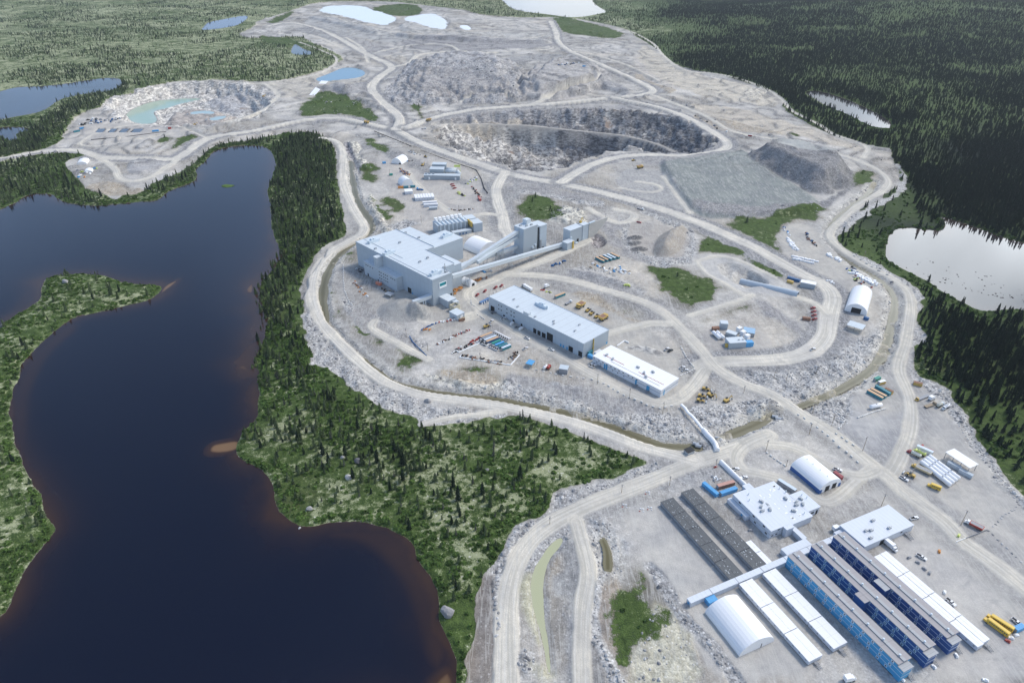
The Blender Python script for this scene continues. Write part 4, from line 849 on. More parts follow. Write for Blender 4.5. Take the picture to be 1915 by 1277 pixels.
M_BLUE = plain('blue_cladding', (.07, .34, .60), .5, .08); M_NAVY = plain('navy_cladding', (.045, .11, .30), .5, .1)
M_TRIM = plain('pale_trim', (.62, .70, .76), .6, .04); M_GLS = plain('window_glass', (.06, .075, .09), .15, .1); M_DARK = plain('dark_opening', (.025, .027, .03), .7, .2)
M_DKG = lines((.105, .112, .118), 18.3, 1, .3, .7, noise=.16); M_STEEL = plain('galvanised_steel', (.42, .45, .48), .45, .1, metal=.3); M_CONC = plain('concrete', (.50, .49, .46), .85, .15, .4)
M_BLK = plain('black_rubber', (.02, .02, .02), .8); M_YEL = plain('yellow_paint', (.60, .42, .10), .5, .2); M_RED = plain('red_paint', (.40, .07, .055), .5); M_ORG = plain('orange_paint', (.62, .27, .07), .6)
M_SKY = plain('sky_blue_paint', (.10, .36, .66), .5); M_TEAL = plain('teal_paint', (.05, .22, .27), .5); M_GRN = plain('green_paint', (.05, .30, .24), .5); M_CBLU = plain('container_blue', (.04, .13, .30), .5)
M_RUST = plain('rusty_steel', (.28, .16, .11), .8, .3); M_WD = plain('weathered_wood', (.34, .27, .19), .8, .25); M_LIME = plain('lime_paint', (.62, .70, .20), .5); M_GREY = plain('grey_paint', (.30, .31, .33), .6); M_TAN = plain('tan_container_roof', (.62, .42, .26), .7, .15)
M_MAR = plain('maroon_paint', (.30, .06, .07), .5); M_SIGN = plain('sign_white', (.86, .87, .87), .5, .02); M_SGT = plain('sign_teal', (.02, .32, .36), .4, .03); M_SGD = plain('sign_dark_teal', (.012, .15, .19), .4, .02)

class MB:
    def __init__(s): s.v = []; s.f = []; s.m = []
    def add(s, v, f, mi=0):
        n = len(s.v); s.v += [tuple(q) for q in v]; s.f += [tuple(i+n for i in q) for q in f]; s.m += [mi]*len(f); return s
    def box(s, x0, x1, y0, y1, z0, z1, mi=0, top=None):
        v = [(x, y, z) for z in (z0, z1) for y in (y0, y1) for x in (x0, x1)]
        s.add(v, [(0, 2, 3, 1), (0, 1, 5, 4), (2, 6, 7, 3), (0, 4, 6, 2), (1, 3, 7, 5)], mi); n = len(s.v)
        s.f.append((n-4, n-3, n-1, n-2)); s.m.append(mi if top is None else top); return s
    def taper(s, x0, x1, y0, y1, z0, z1, ix, iy, mi=0):
        v = [(x0, y0, z0), (x1, y0, z0), (x1, y1, z0), (x0, y1, z0), (x0+ix[0], y0+iy[0], z1), (x1-ix[1], y0+iy[0], z1), (x1-ix[1], y1-iy[1], z1), (x0+ix[0], y1-iy[1], z1)]
        return s.add(v, [(0, 3, 2, 1), (4, 5, 6, 7), (0, 1, 5, 4), (1, 2, 6, 5), (2, 3, 7, 6), (3, 0, 4, 7)], mi)
    def beam(s, p, q, w, h, mi=0):
        p = Vector(p); q = Vector(q); d = (q-p).normalized(); up = Vector((0, 0, 1)) if abs(d.z) < .95 else Vector((1, 0, 0))
        sd_ = d.cross(up).normalized(); up = sd_.cross(d)
        v = [c+sd_*a*w*.5+up*b_*h*.5 for c in (p, q) for a, b_ in ((-1, -1), (1, -1), (1, 1), (-1, 1))]
        return s.add(v, [(3, 2, 1, 0), (4, 5, 6, 7), (0, 1, 5, 4), (1, 2, 6, 5), (2, 3, 7, 6), (3, 0, 4, 7)], mi)
    def cyl(s, p, q, r, n=12, r2=None, mi=0, dome=0.0):
        p = Vector(p); q = Vector(q); d = (q-p).normalized(); a = d.orthogonal().normalized(); b_ = d.cross(a); r2 = r if r2 is None else r2
        rings = [(p, r), (q, r2)]
        if dome: rings = [(p-d*r*.42*dome, r*.45), (p-d*r*.2*dome, r*.82), (p, r), (q, r2), (q+d*r*.2*dome, r*.82), (q+d*r*.42*dome, r*.45)]
        v = []; f = []
        for c, k in rings:
            for i in range(n): t_ = 6.28318*i/n; v.append(c+a*k*math.cos(t_)+b_*k*math.sin(t_))
        for g in range(len(rings)-1):
            for i in range(n): f.append((g*n+i, g*n+(i+1) % n, (g+1)*n+(i+1) % n, (g+1)*n+i))
        f.append(tuple(range(n-1, -1, -1))); f.append(tuple((len(rings)-1)*n+i for i in range(n)))
        return s.add(v, f, mi)
    def arch(s, x0, x1, y0, y1, h, eave=0.0, n=16, mi=0, ends=True, pk=0.0, endmi=None, pw=1.0):
        """vault over x0..x1, running along y"""
        c = (x0+x1)/2; r = (x1-x0)/2; v = []; f = []
        for y in (y0, y1):
            v.append((x0, y, 0));
            for i in range(n+1):
                t_ = math.pi*(1-i/n); cx_ = math.cos(t_); zz = abs(math.sin(t_))**pw
                v.append((c+r*cx_, y, eave+(h-eave)*(zz*(1-pk)+pk*(1-abs(cx_)))))
            v.append((x1, y, 0))
        k = n+3
        for i in range(k-1): f.append((i, i+1, k+i+1, k+i))
        s.add(v, f, mi)
        if ends: s.add(v, [tuple(range(k-1, -1, -1)), tuple(range(k, 2*k))], mi if endmi is None else endmi)
        return s
    def build(s, name, mats, parent=None, sm=False):
        me = bpy.data.meshes.new(name); me.from_pydata(s.v, [], s.f)
        for m in (mats if isinstance(mats, (list, tuple)) else [mats]): me.materials.append(m)
        me.polygons.foreach_set('material_index', s.m)
        if sm: me.polygons.foreach_set('use_smooth', [True]*len(s.f))
        me.update()
        bm = bmesh.new(); bm.from_mesh(me); bmesh.ops.recalc_face_normals(bm, faces=bm.faces); bm.to_mesh(me); bm.free()
        return obj(name, me, None, parent)
class Frame:
    def __init__(s, o, deg): s.o = np.array(o, float); s.a = math.radians(deg); s.X = np.array([math.cos(s.a), math.sin(s.a)]); s.Y = np.array([-s.X[1], s.X[0]])
    def w(s, u, v): return s.o+s.X*u+s.Y*v
    def loc(s, px, py, z=0): d = at(px, py, z)[:2]-s.o; return d@s.X, d@s.Y
def root(name, label, cat, fr=None, u=0, v=0, rz=0, z=0.0, group=None, xy=None):
    e = bpy.data.objects.new(name, None); COL.objects.link(e); e.empty_display_size = .5
    if fr is not None: p = fr.w(u, v); rz += fr.a
    else: p = xy
    e.location = (p[0], p[1], z); e.rotation_euler = (0, 0, rz); e['label'] = label; e['category'] = cat
    if group: e['group'] = group
    return e
def tagm(o, label, cat, group=None):
    o['label'] = label; o['category'] = cat
    if group: o['group'] = group
    return o
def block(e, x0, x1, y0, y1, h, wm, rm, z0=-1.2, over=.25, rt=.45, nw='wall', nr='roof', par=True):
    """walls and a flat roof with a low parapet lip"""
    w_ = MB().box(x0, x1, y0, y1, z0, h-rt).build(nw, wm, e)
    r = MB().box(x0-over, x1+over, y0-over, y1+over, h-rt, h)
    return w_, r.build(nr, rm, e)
_shared = {}
def inst(e, name, key, make, loc, rz=0, sc=(1, 1, 1)):
    if key not in _shared: _shared[key] = make().build(name, key[1]).data; bpy.data.objects.remove(bpy.data.objects[-1]) if False else None
    o = bpy.data.objects.new(name, _shared[key]); COL.objects.link(o); o.parent = e; o.location = loc; o.rotation_euler = (0, 0, rz); o.scale = sc
    return o
def part(e, name, mesh, loc=(0, 0, 0), rz=0, sc=(1, 1, 1)):
    o = bpy.data.objects.new(name, mesh); COL.objects.link(o); o.parent = e; o.location = loc; o.rotation_euler = (0, 0, rz); o.scale = sc; return o
def mk(mb, name, mats):
    me = bpy.data.meshes.new(name); me.from_pydata(mb.v, [], mb.f)
    for m in (mats if isinstance(mats, (list, tuple)) else [mats]): me.materials.append(m)
    me.polygons.foreach_set('material_index', mb.m); me.update()
    bm = bmesh.new(); bm.from_mesh(me); bmesh.ops.recalc_face_normals(bm, faces=bm.faces); bm.to_mesh(me); bm.free(); return me
def copy_tree(o, parent=None):
    c = o.copy(); COL.objects.link(c)
    if parent is not None: c.parent = parent
    for ch in list(o.children): copy_tree(ch, c)
    return c
# small shared parts: all lie on the -X face (x=0 plane facing -x) or the -Y face
WIN = mk(MB().box(-.06, .02, -.6, .6, -.55, .55, 0).box(-.08, -.055, -.30, .30, -.26, .26, 1), 'window', [M_TRIM, M_GLS])
WIN2 = mk(MB().box(-.05, .02, -.8, .8, -.45, .45, 0), 'window', [M_DARK])
DOORB = mk(MB().box(-.12, .02, -.5, .5, 0, 1, 0), 'door', [M_DARK])
DOORS = mk(MB().box(-.08, .02, -.5, .5, 0, 1, 0), 'door', [M_BLUE])
HVAC = mk(MB().box(-4.5, 4.5, -1.4, 1.4, 0, 2.2).box(-2.2, -.4, -1.0, 1.0, 2.2, 3.5).box(.4, 2.0, -.9, .9, 2.2, 3.2).box(4.5, 6.0, -.9, .9, .2, 1.8).cyl((-5.1, 0, 0), (-5.1, 0, 2.6), .5, 8), 'rooftop_unit', M_TRIM)
HVACS = mk(MB().box(-1.3, 1.3, -.8, .8, 0, 1.3).box(-.5, .5, -.5, .5, 1.3, 1.6).cyl((1.6, 0, 0), (1.6, 0, 1.4), .22, 8), 'rooftop_unit', M_STEEL)
VENT = mk(MB().cyl((0, 0, 0), (0, 0, .9), .28, 8).cyl((0, 0, .9), (0, 0, 1.15), .42, 8), 'vent', M_TRIM)
STAIR = mk(MB().box(-1.0, 1.0, -1.6, 0, .9, 1.05).beam((-.9, -1.6, 1.0), (-.9, -4.2, 0), .12, .12).beam((.9, -1.6, 1.0), (.9, -4.2, 0), .12, .12).box(-.9, .9, -2.2, -1.7, .7, .78).box(-.9, .9, -2.9, -2.4, .45, .53).box(-.9, .9, -3.6, -3.1, .2, .28)
   .beam((-.95, 0, 2), (-.95, -1.6, 2), .07, .07).beam((.95, 0, 2), (.95, -1.6, 2), .07, .07).beam((-.95, -1.6, 2), (-.95, -4.2, 1), .07, .07).beam((.95, -1.6, 2), (.95, -4.2, 1), .07, .07).box(-1, -.9, -1.6, -1.5, 0, 2).box(.9, 1, -1.6, -1.5, 0, 2), 'stair', M_GREY)
# ================================================================ the plant
ML = Frame((-72.1, 550.7), 45.1)
e = root('processing_plant', 'huge pale blue-grey processing plant with a teal sign on its end wall', 'plant building', ML)
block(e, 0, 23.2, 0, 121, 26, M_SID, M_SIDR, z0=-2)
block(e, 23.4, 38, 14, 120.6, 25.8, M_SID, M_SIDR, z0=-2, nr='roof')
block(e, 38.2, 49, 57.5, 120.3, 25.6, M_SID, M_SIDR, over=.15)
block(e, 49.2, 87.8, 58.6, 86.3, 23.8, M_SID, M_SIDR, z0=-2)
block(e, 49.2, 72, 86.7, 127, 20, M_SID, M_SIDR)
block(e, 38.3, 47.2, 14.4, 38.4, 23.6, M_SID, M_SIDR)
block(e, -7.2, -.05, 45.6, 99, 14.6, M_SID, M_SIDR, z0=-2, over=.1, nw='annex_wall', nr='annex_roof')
block(e, -6.9, -.05, 76.0, 81.0, 25.2, M_SID, M_SIDR, z0=14.6, over=.3, nw='duct_tower', nr='duct_cap')
# parapets and a deck step on the roof
MB().box(-.3, .1, -.3, 121.3, 26, 26.5).box(.1, 23.4, -.3, .1, 26, 26.5).box(22.9, 23.3, .1, 14, 26, 26.5).box(9.5, 9.9, 56, 121, 26, 26.35).box(38, 38.3, 14.2, 57.6, 25.9, 26.3).box(48.8, 49.2, 57.5, 120.6, 25.6, 26.2).box(3.2, 3.6, 10, 70, 26, 26.3).build('parapet', M_SID, e)
for u, v, r_ in ((10, 8, 0), (6, 74, 0), (12, 108, 0), (77, 72, 0)): part(e, 'rooftop_unit', HVAC, (u, v, 26 if u < 30 else 23.8), 0, (1.25, 1.5, 1.25))
for u, v in ((16, 38), (3.5, 92), (60, 96), (58, 116), (20, 4), (27, 40), (30, 88)): part(e, 'rooftop_unit', HVACS, (u, v, 26 if u < 40 else 20), .0)
MB().cyl((18, 4.5, 26), (18, 4.5, 32), .4, 8).beam((16.5, 4.5, 32), (19.5, 4.5, 32), 1.2, 1.0).build('roof_stack', M_STEEL, e)
MB().beam((21.5, 8, 26), (21.9, 8.4, 33), .15, .15).beam((22.7, 8, 26), (22, 8.4, 33), .15, .15).beam((22, 9.3, 26), (22, 8.6, 33), .15, .15).build('antenna_mast', M_GREY, e)
for v in (48, 51, 54, 60, 63, 66, 70, 73, 84, 88, 92, 95):
    for z in ((11.6,) if v > 82 or v < 58 else (11.6, 8.4, 5.2)): part(e, 'window', WIN2, (-7.2, v, z))
part(e, 'door', DOORB, (0, 35.5, 0), 0, (1, 5.4, 5.6)); part(e, 'door', DOORS, (0, 31, 0), 0, (1, 1.6, 2.4)); part(e, 'door', DOORB, (-7.2, 93, 0), 0, (1, 2, 3)); part(e, 'door', DOORB, (21.2, 0, 3), math.pi/2, (1, 2, 2.4)); part(e, 'door', DOORB, (-7.2, 76, 0), 0, (1, 1.6, 2.4))
# the company sign on the end wall
sg = MB().box(7.6, 16.2, -.3, -.02, 14.8, 20.6, 0).build('sign', M_SIGN, e)
MB().box(8.2, 14.0, -.38, -.30, 17.0, 19.9).build('sign_panel', M_SGT, sg)
s = MB(); s.add([(14.0, -.36, 17.0), (15.6, -.36, 17.4), (15.6, -.36, 19.9), (14.0, -.36, 19.9)], [(0, 1, 2, 3)]); s.add([(13.6, -.39, 18.5), (14.6, -.39, 17.4), (15.0, -.39, 18.5), (14.6, -.39, 19.5)], [(0, 1, 2, 3)]); s.build('sign_mark', M_SGD, sg)
s = MB()
for k in range(6): s.box(8.7+k*.78, 9.2+k*.78, -.42, -.38, 18.0, 18.9-(k % 2)*.2)
s.build('sign_lettering', M_SGD, sg)
# discharge gallery over the stockpile
g = MB().beam((0, 3.4, 9.2), (-18.5, 6.2, 8.0), 4.0, 3.2).build('discharge_gallery', M_SIDR, e)
MB().cyl((-9, 3.2, -1), (-9, 3.2, 7), .35, 8).cyl((-9, 6.6, -1), (-9, 6.6, 7), .35, 8).cyl((-6.4, 3.2, -1), (-6.4, 3.2, 7), .35, 8).cyl((-6.4, 6.2, -1), (-6.4, 6.2, 7), .35, 8).beam((-9, 3.2, 0), (-6.4, 3.2, 6), .2, .2).beam((-9, 6.6, 0), (-6.4, 6.4, 6), .2, .2).build('gallery_leg', M_TRIM, e)
e = root('feed_house', 'low grey feed house between the sign wall of the plant and the dump hopper', 'building', ML, 7, -13)
block(e, 0, 9, 0, 12.8, 7.2, M_SID, M_SIDR); block(e, 4.5, 9.0, -3.5, -.2, 5.6, M_SID, M_SIDR)
u, v = ML.loc(850, 571, 5)
e = root('dump_hopper', 'open cream steel dump hopper between the feed house and the ramp end building', 'hopper', ML, u-3, v-3)
MB().box(0, 7, 0, .5, 0, 5.6).box(0, 7, 6, 6.5, 0, 5.6).box(0, .5, .5, 6, 0, 5.6).box(6.5, 7, .5, 6, 0, 5.6).build('hopper_wall', plain('cream_steel', (.62, .57, .42)), e)
MB().taper(.5, 6.5, .5, 6, 3.2, 4.6, (1.6, 1.6), (1.6, 1.6)).build('ore', M_GREY, e)
u, v = ML.loc(866, 600)
e = root('ramp_end_building', 'small pale grey building with a white door at the end of the truck ramp', 'building', ML, u-6.5, v)
block(e, 0, 8.4, 0, 10.5, 8, M_SID, M_SIDR); part(e, 'door', mk(MB().box(-.1, .05, -1.5, 1.5, 0, 4.0), 'door', M_SIGN), (5.2, 0, 2.6), math.pi/2); MB().box(3.2, 3.8, -.6, 0, -.5, 5).build('wall_post', M_SIGN, e)

# maintenance hall
MT = Frame((57.4, 465.3), 44.6)
e = root('maintenance_hall', 'long pale blue-grey maintenance hall with a flat roof and dark vehicle doors along its side', 'workshop', MT)
block(e, 0, 32, 0, 112, 13.2, M_SID, M_SIDR, z0=-1.5)
MB().box(-.3, .1, 0, 112, 13.2, 13.5).box(0, 32, -.3, .1, 13.2, 13.5).box(32, 32.3, 0, 112, 13.2, 13.5).build('parapet', M_SID, e)
part(e, 'rooftop_unit', HVAC, (21, 66, 13.2), math.pi/2, (1.25, 1.2, 1.2)); MB().box(-.2, 3.2, 62, 68, 13.2, 16.0).build('stair_head', M_SIDR, e)
for u, v in ((12, 92), (5, 80), (9, 41), (6, 38), (3, 57), (20, 22), (10, 18)): part(e, 'rooftop_unit', HVACS, (u, v, 13.2), 0, (.8, .8, .7))
for v, wd_, hd in ((107, 5, 5.2), (80, 2.6, 2.6), (54, 3.6, 4.4), (49, 3.6, 4.4), (43.5, 4.4, 4.6), (36.5, 6.8, 7.2), (13, 4.6, 4.8), (2.8, 4.0, 4.8), (92, 2, 2.5), (70, 2, 2.5)): part(e, 'door', DOORB, (0, v, 0), 0, (1, wd_, hd))
for v in (24, 21, 17): part(e, 'door', DOORS, (0, v, 0), 0, (1, 1.5, 2.6))
for v in (99, 95.5, 88.5, 83, 79.5):
    for z in (9.6, 5.6): part(e, 'window', WIN2, (0, v, z))
MB().beam((12, -.3, 0), (12, -.3, 13.4), 1.4, .3).box(11.2, 12.8, -1.0, 0, 8, 8.3).box(11.2, 12.8, -1.0, 0, 4, 4.3).build('yellow_ladder', M_YEL, e)
part(e, 'door', DOORS, (30.5, 0, 0), math.pi/2, (1, 1.6, 2.4))
# white two storey service building
WB = Frame((110.5, 411.8), 44.6)
e = root('service_building', 'long bright white two storey service building with small windows and a red-marked roof', 'building', WB)
block(e, 0, 22.9, 0, 65.3, 6.6, M_WHT, M_WHTR, over=.2)
MB().box(-.07, -.02, 0, 65.3, 3.15, 3.4).box(0, 22.9, -.07, -.02, 3.15, 3.4).build('trim_band', M_CBLU, e)
for v in (64, 59, 55, 51, 47, 43, 39, 35, 30, 26, 22): part(e, 'window', WIN2, (0, v, 4.9), 0, (1, .75, .8))
for v in (61, 57, 45, 40, 34): part(e, 'window', WIN2, (0, v, 2.2), 0, (1, .6, .7))
for v in (53, 51, 22.5, 12, 10.8): part(e, 'door', DOORS, (0, v, 0), 0, (1, 1.5, 4.6)); 
for v in (57, 21, 10.5): part(e, 'stair', STAIR, (-.1, v, 0), -math.pi/2)
part(e, 'door', DOORS, (4.5, 0, 0), math.pi/2, (1, 1.4, 4.4))
for k, (u, v) in enumerate(((8, 58), (7, 51), (9, 22), (6, 18), (15, 18), (12, 30))): part(e, 'rooftop_unit', HVACS, (u, v, 6.6), .3*k, (1, 1, .8))
s = MB()
for v in list(np.arange(40, 60, 1.1))+list(np.arange(3, 26, 1.3)): s.box(6.9, 7.5, v, v+.7, 6.62, 6.78)
s.build('roof_marker', M_RED, e)
MB().box(3.6, 3.8, 4, 50, 6.6, 6.75).build('roof_pipe', M_GREY, e)
MB().box(9, 16, 65.5, 71.5, 0, 3.2).build('link_passage', M_WHT, e)
e = root('container_shelter', 'blue container with a blue lean-to squeezed between the maintenance hall and the service building', 'container', MT, 3.5, -7.5)
MB().box(0, 3, 0, 5.6, 0, 2.6).build('container', M_SKY, e); MB().box(2, 7, 5.6, 7.2, 0, 3.4).build('lean_to', M_TEAL, e)

# ore bin tower, crusher, conveyors
TW = Frame((11.1, 660.0), 43.5)
e = root('ore_bin_tower', 'tall pale blue-grey ore bin tower with conveyors running into its shaded side', 'tower', TW)
block(e, 0, 20.4, 0, 14.2, 31, M_SID, M_SIDR, z0=-2); block(e, 20.5, 24, 1.5, 12, 27, M_DARK, M_SIDR, over=.05); block(e, 24.1, 34, -.3, 13.4, 28, M_SID, M_SIDR, z0=-2)
MB().box(11, 17, 7, 13, 31, 36).build('lift_house', M_SIDR, e)
for u, v in ((8, 4), (4, 9), (14, 3)): part(e, 'rooftop_unit', HVACS, (u, v, 31))
MB().cyl((13, -1.6, 7.4), (13, -.1, 7.4), 1.3, 10).cyl((17, -1.6, 9), (17, -.1, 9), 1.1, 10).build('dust_collector', M_TRIM, e)
MB().box(23.5, 25.5, -1.8, -.3, 0, 13).build('pipe_riser', M_STEEL, e); part(e, 'door', DOORB, (29, -.3, 0), math.pi/2, (1, 2.4, 3.4))
CR = Frame((61.8, 690.5), 43.0)
e = root('crusher_building', 'pale blue-grey crusher building against the concrete retaining wall', 'building', CR)
block(e, 0, 20, 0, 10, 17.5, M_SID, M_SIDR, z0=-1); block(e, 20.2, 29.5, -.5, 5.5, 18.2, M_SID, M_SIDR); block(e, -12, -1, -7.8, 0, 8.6, M_SID, M_SIDR)
part(e, 'door', DOORB, (13, 0, 0), math.pi/2, (1, 3, 4.6)); part(e, 'door', DOORB, (4.6, 0, 0), math.pi/2, (1, 2.6, 4.4)); MB().cyl((-.4, -2.4, 0), (-.4, -2.4, 11), .8, 10).cyl((7, -2, 1.5), (11, -2, 1.5), .8, 8).build('dust_collector', M_TRIM, e)
MB().box(-4.6, -2.4, -8.6, -7.9, 0, 9).build('yellow_ladder', M_YEL, e)
e = root('retaining_wall', 'tall pale concrete retaining wall tapering down from the crusher to the upper pad', 'wall', CR, 29.6, -1)
s = MB(); L_ = 31
s.add([(0, 0, 0), (9, 0, 0), (L_, 0, 14.5), (L_, 0, 17.5), (0, 0, 17.8), (0, 1.2, 0), (9, 1.2, 0), (L_, 1.2, 14.5), (L_, 1.2, 17.5), (0, 1.2, 17.8)], [(0, 1, 2, 3, 4), (9, 8, 7, 6, 5), (0, 5, 6, 1), (1, 6, 7, 2), (2, 7, 8, 3), (3, 8, 9, 4), (4, 9, 5, 0)])
s.build('wall_slab', M_CONC, e); MB().box(0, 9, -.6, 1.2, 17.8, 19).build('wall_cap', M_TRIM, e)
e = root('rock_breaker', 'yellow rock breaker arm on the platform behind the crusher roof', 'machine', CR, 26, 9)
MB().box(-3, 6, -3, 3, 0, 17).build('platform', M_CONC, e); MB().box(-1, 1.5, -1, 1, 17, 19).beam((0, 0, 19), (4, 1, 22), .6, .7).beam((4, 1, 22), (6, 1, 18), .5, .5).build('breaker_arm', M_YEL, e)
def conveyor(label, p, q, w_, h_, legs, cat='conveyor'):
    P0 = at(*p[:2], p[2]); Q0 = at(*q[:2], q[2]); d = Q0-P0; a_ = math.atan2(d[1], d[0]); L = math.hypot(d[0], d[1])
    e = root('conveyor_gallery', label, cat, xy=P0[:2], rz=a_)
    g = MB(); n = max(6, int(L/12))
    g.beam((0, 0, P0[2]), (L, 0, Q0[2]), w_, h_); g.build('gallery', M_SIDR, e)
    MB().beam((0, 0, P0[2]-h_*.56), (L, 0, Q0[2]-h_*.56), w_*.8, .35).build('truss', M_STEEL, e)
    for t_ in legs:
        z = P0[2]+(Q0[2]-P0[2])*t_; x = L*t_; m = MB()
        for sx in (-1.1, 1.1):
            for sy in (-1, 1): m.beam((x+sx*1.5, sy*w_*.75, -1), (x+sx*.6, sy*w_*.45, z-h_*.5), .28, .28)
            for k in range(1, max(2, int(z/5))): zz = z*k/max(2, int(z/5)); m.beam((x+sx, -w_*.65, zz), (x+sx, w_*.65, zz), .18, .18)
        for sy in (-1, 1): m.beam((x-1.5, sy*w_*.7, 0), (x+.8, sy*w_*.5, z-h_), .18, .18)
        m.build('trestle', M_STEEL, e)
    return e
conveyor('longest enclosed conveyor, running low from the crusher up to the sign end of the plant', (845, 517, 17), (1056, 456, 3.2), 3.6, 3.6, (.12, .3, .48, .68))
conveyor('steep enclosed conveyor rising from the plant to the top of the ore bin tower', (851, 508, 13), (972, 430.5, 26.5), 3.4, 3.4, (.45, .7))
conveyor('low enclosed conveyor from the plant to the foot of the ore bin tower', (852, 500, 15), (967, 461, 8.5), 3.4, 3.4, (.4, .72))
conveyor('short steep enclosed conveyor joining the tower below the highest one', (893, 490.5, 15), (966, 443, 20), 3.0, 3.0, (.5,))

# ---- power house with exhaust stacks
b0 = at(819, 422.8, 11)[:2]; c0 = at(876, 413, 11)[:2]; PW = Frame(b0, math.degrees(math.atan2(*(c0-b0)[::-1])))
e = root('power_house', 'grey power house with seven white stack units on its roof in a row', 'power house', PW)
block(e, 0, 36, 0, 17, 11, M_SID, M_SIDR, z0=-1)
for k in range(7):
    x = 3.0+k*4.9
    MB().box(x-.6, x+.6, -.9, 12, 0, 12.4).build('exhaust_fin', M_TRIM, e)
    MB().box(x-1.6, x+1.6, 12.2, 16, 11, 15).box(x-1.1, x+1.1, 10, 12.2, 11, 13.2).build('silencer', M_SIGN, e)
block(e, 36.5, 48, 4, 16, 11.5, M_SID, M_SIDR); block(e, 39, 50, -10, 3.8, 10.5, M_SID, M_SIDR); MB().box(37, 38.6, -8, 3.6, 6, 11.6).build('yellow_ladder', M_YEL, e)
u0, v0 = PW.loc(848, 443); e = root('switch_room', 'low grey switch room with round blue vents between the plant and the power house', 'building', PW, u0, v0)
block(e, 0, 22, 0, 6, 4.6, M_SID, M_SIDR)
for k in range(3): part(e, 'vent', mk(MB().box(-.12, 0, -.8, .8, 1, 3), 'vent', M_CBLU), (8+k*3.8, 0, 0), math.pi/2)
def tent(label, A_, B_, C_, h, eave=0., door=None, doorw=4, doorh=4, name='fabric_shelter', wall=None, cat='fabric shelter', pk=.12, mats=None, far=True, group=None):
    """vault with its door end on A-B and its length towards C (all traced on the ground)"""
    a_, b_, c_ = at(*A_)[:2], at(*B_)[:2], at(*C_)[:2]; x = b_-a_; w_ = np.linalg.norm(x); x = x/w_; y = np.array([-x[1], x[0]]); l_ = (c_-a_)@y
    if l_ < 0: l_ = abs(l_)
    e = root(name, label, cat, xy=a_, rz=math.atan2(x[1], x[0]), group=group)
    MB().arch(0, w_, 0, l_, h, eave, mi=0, pk=pk, pw=.9).build('cover', mats or M_FAB, e, sm=False)
    m = MB()
    if door:
        for dx in door: part(e, 'door', mk(MB().box(-.12, .05, -.5, .5, 0, 1), 'door', M_DARK), (w_*dx, 0, 0), math.pi/2, (1, doorw, doorh))
    s = MB()
    for k in range(1, int(l_//6)): pass
    MB().box(-.3, 0, 0, l_, 0, .5).box(w_, w_+.3, 0, l_, 0, .5).build('footing', M_CONC, e)
    return e, w_, l_
e, w_, l_ = tent('white fabric shelter behind the conveyors beside the rear wing of the plant', (895.8, 478), (931, 463.5), (869.5, 464.4), 10.5, .5)
tent('small white fabric shelter with a dark door under the conveyors by the plant sign wall', (878.3, 538), (892, 532.5), (864.5, 528), 5.2, .6, (.5,), 3.2, 3.2)
tent('white fabric shelter with an open dark door above the metal-roofed canopy', (1579, 581), (1620, 590.5), (1593, 546), 9.5, 1.2, (.5,), 8, 5.2)
tent('large white fabric shelter beside the white bunkhouses', (1381.9, 1227.8), (1446.8, 1198.7), (1317, 1146), 7.6, .4, (.62,), .3, 3.0)
tent('white fabric shelter in the upper yard next to a blue crate, the farther of two', (732, 306), (751, 308.5), (738, 298), 9, .3, (.85,), 3, 2.6)
tent('blue-edged white fabric shelter in the upper yard, standing behind teal containers', (752, 350), (773, 346.5), (745.7, 343.5), 10, .5)
tent('white shelter with a green skirt on the gravel pad by the far lake shore', (144, 310), (163, 308.5), (141, 303), 5, 2.0)
tent('pale tent with a bright green base on the far lakeside pad, lowest of the group', (158, 325), (173, 323.5), (159, 320), 4, 1.5)

# ---- camp, on its own grid
CP = Frame((181.5, 190.5), 25.0)
def dorm(u, label, wm, off=()):
    e = root('dormitory', label, 'dormitory', CP, u, 0, group=None)
    W_ = 8.3; L_ = 72.0; h = 9.0
    MB().box(0, W_, 2.2, L_, .3, h-.4).build('wall', wm, e)
    MB().box(.2, W_-.2, 2.4, L_-.2, -.8, .3).build('skirting', M_DARK, e)
    MB().box(-.2, W_+.3, 2.0, L_+.2, h-.4, h).build('roof', M_DRMR, e)
    MB().box(3.3, 5.0, 2.0, L_+.2, h, h+.45).build('roof_ridge_cover', M_DRMG, e)
    end = MB().box(-.05, 6.2, -1.0, 2.2, -.4, h-1.2); end.build('stair_tower', wm, e); MB().box(-.3, 6.5, -1.3, 2.1, h-1.2, h-.9).build('tower_roof', M_DRMG, e)
    s = MB()
    for z in (3.15, 6.05): s.box(-.10, -.02, -.95, L_, z, z+.22).box(W_+.02, W_+.1, 2.2, L_, z, z+.22).box(-.1, 6.25, -1.12, -1.03, z, z+.3)
    s.box(-.1, 6.25, -1.1, -1.03, 7.2, 7.7); s.build('trim_band', M_TRIM, e)
    for fl in range(3):
        for k in range(12):
            part(e, 'window', WIN, (0, 5.9+k*5.6+(.8 if (k+fl) % 3 == 0 else 0)-.5*fl, 1.75+2.9*fl), 0, (1, 1.25, 1.3))
    for k in range(8): part(e, 'vent', VENT, (4.1, 5+k*9.1, h+.4), 0, (1.2, 1.2, .8))
    part(e, 'stair', STAIR, (6.9, 0.2, 0), -.1)
    return e
dorm(-.5, 'bright blue three storey dormitory with a brown roof, leftmost of the three', M_BLUE)
eM = dorm(16.3, 'navy three storey dormitory between the bright blue and the other navy one', M_NAVY)
MB().box(-3.5, 0, 33, 39, 0, 8.6).build('link_block', M_NAVY, eM); MB().box(-3.7, .2, 32.8, 39.2, 8.6, 8.9).build('link_roof', M_DRMR, eM)
eR = dorm(32.7, 'navy three storey dormitory nearest the long white bunkhouse pair', M_NAVY)
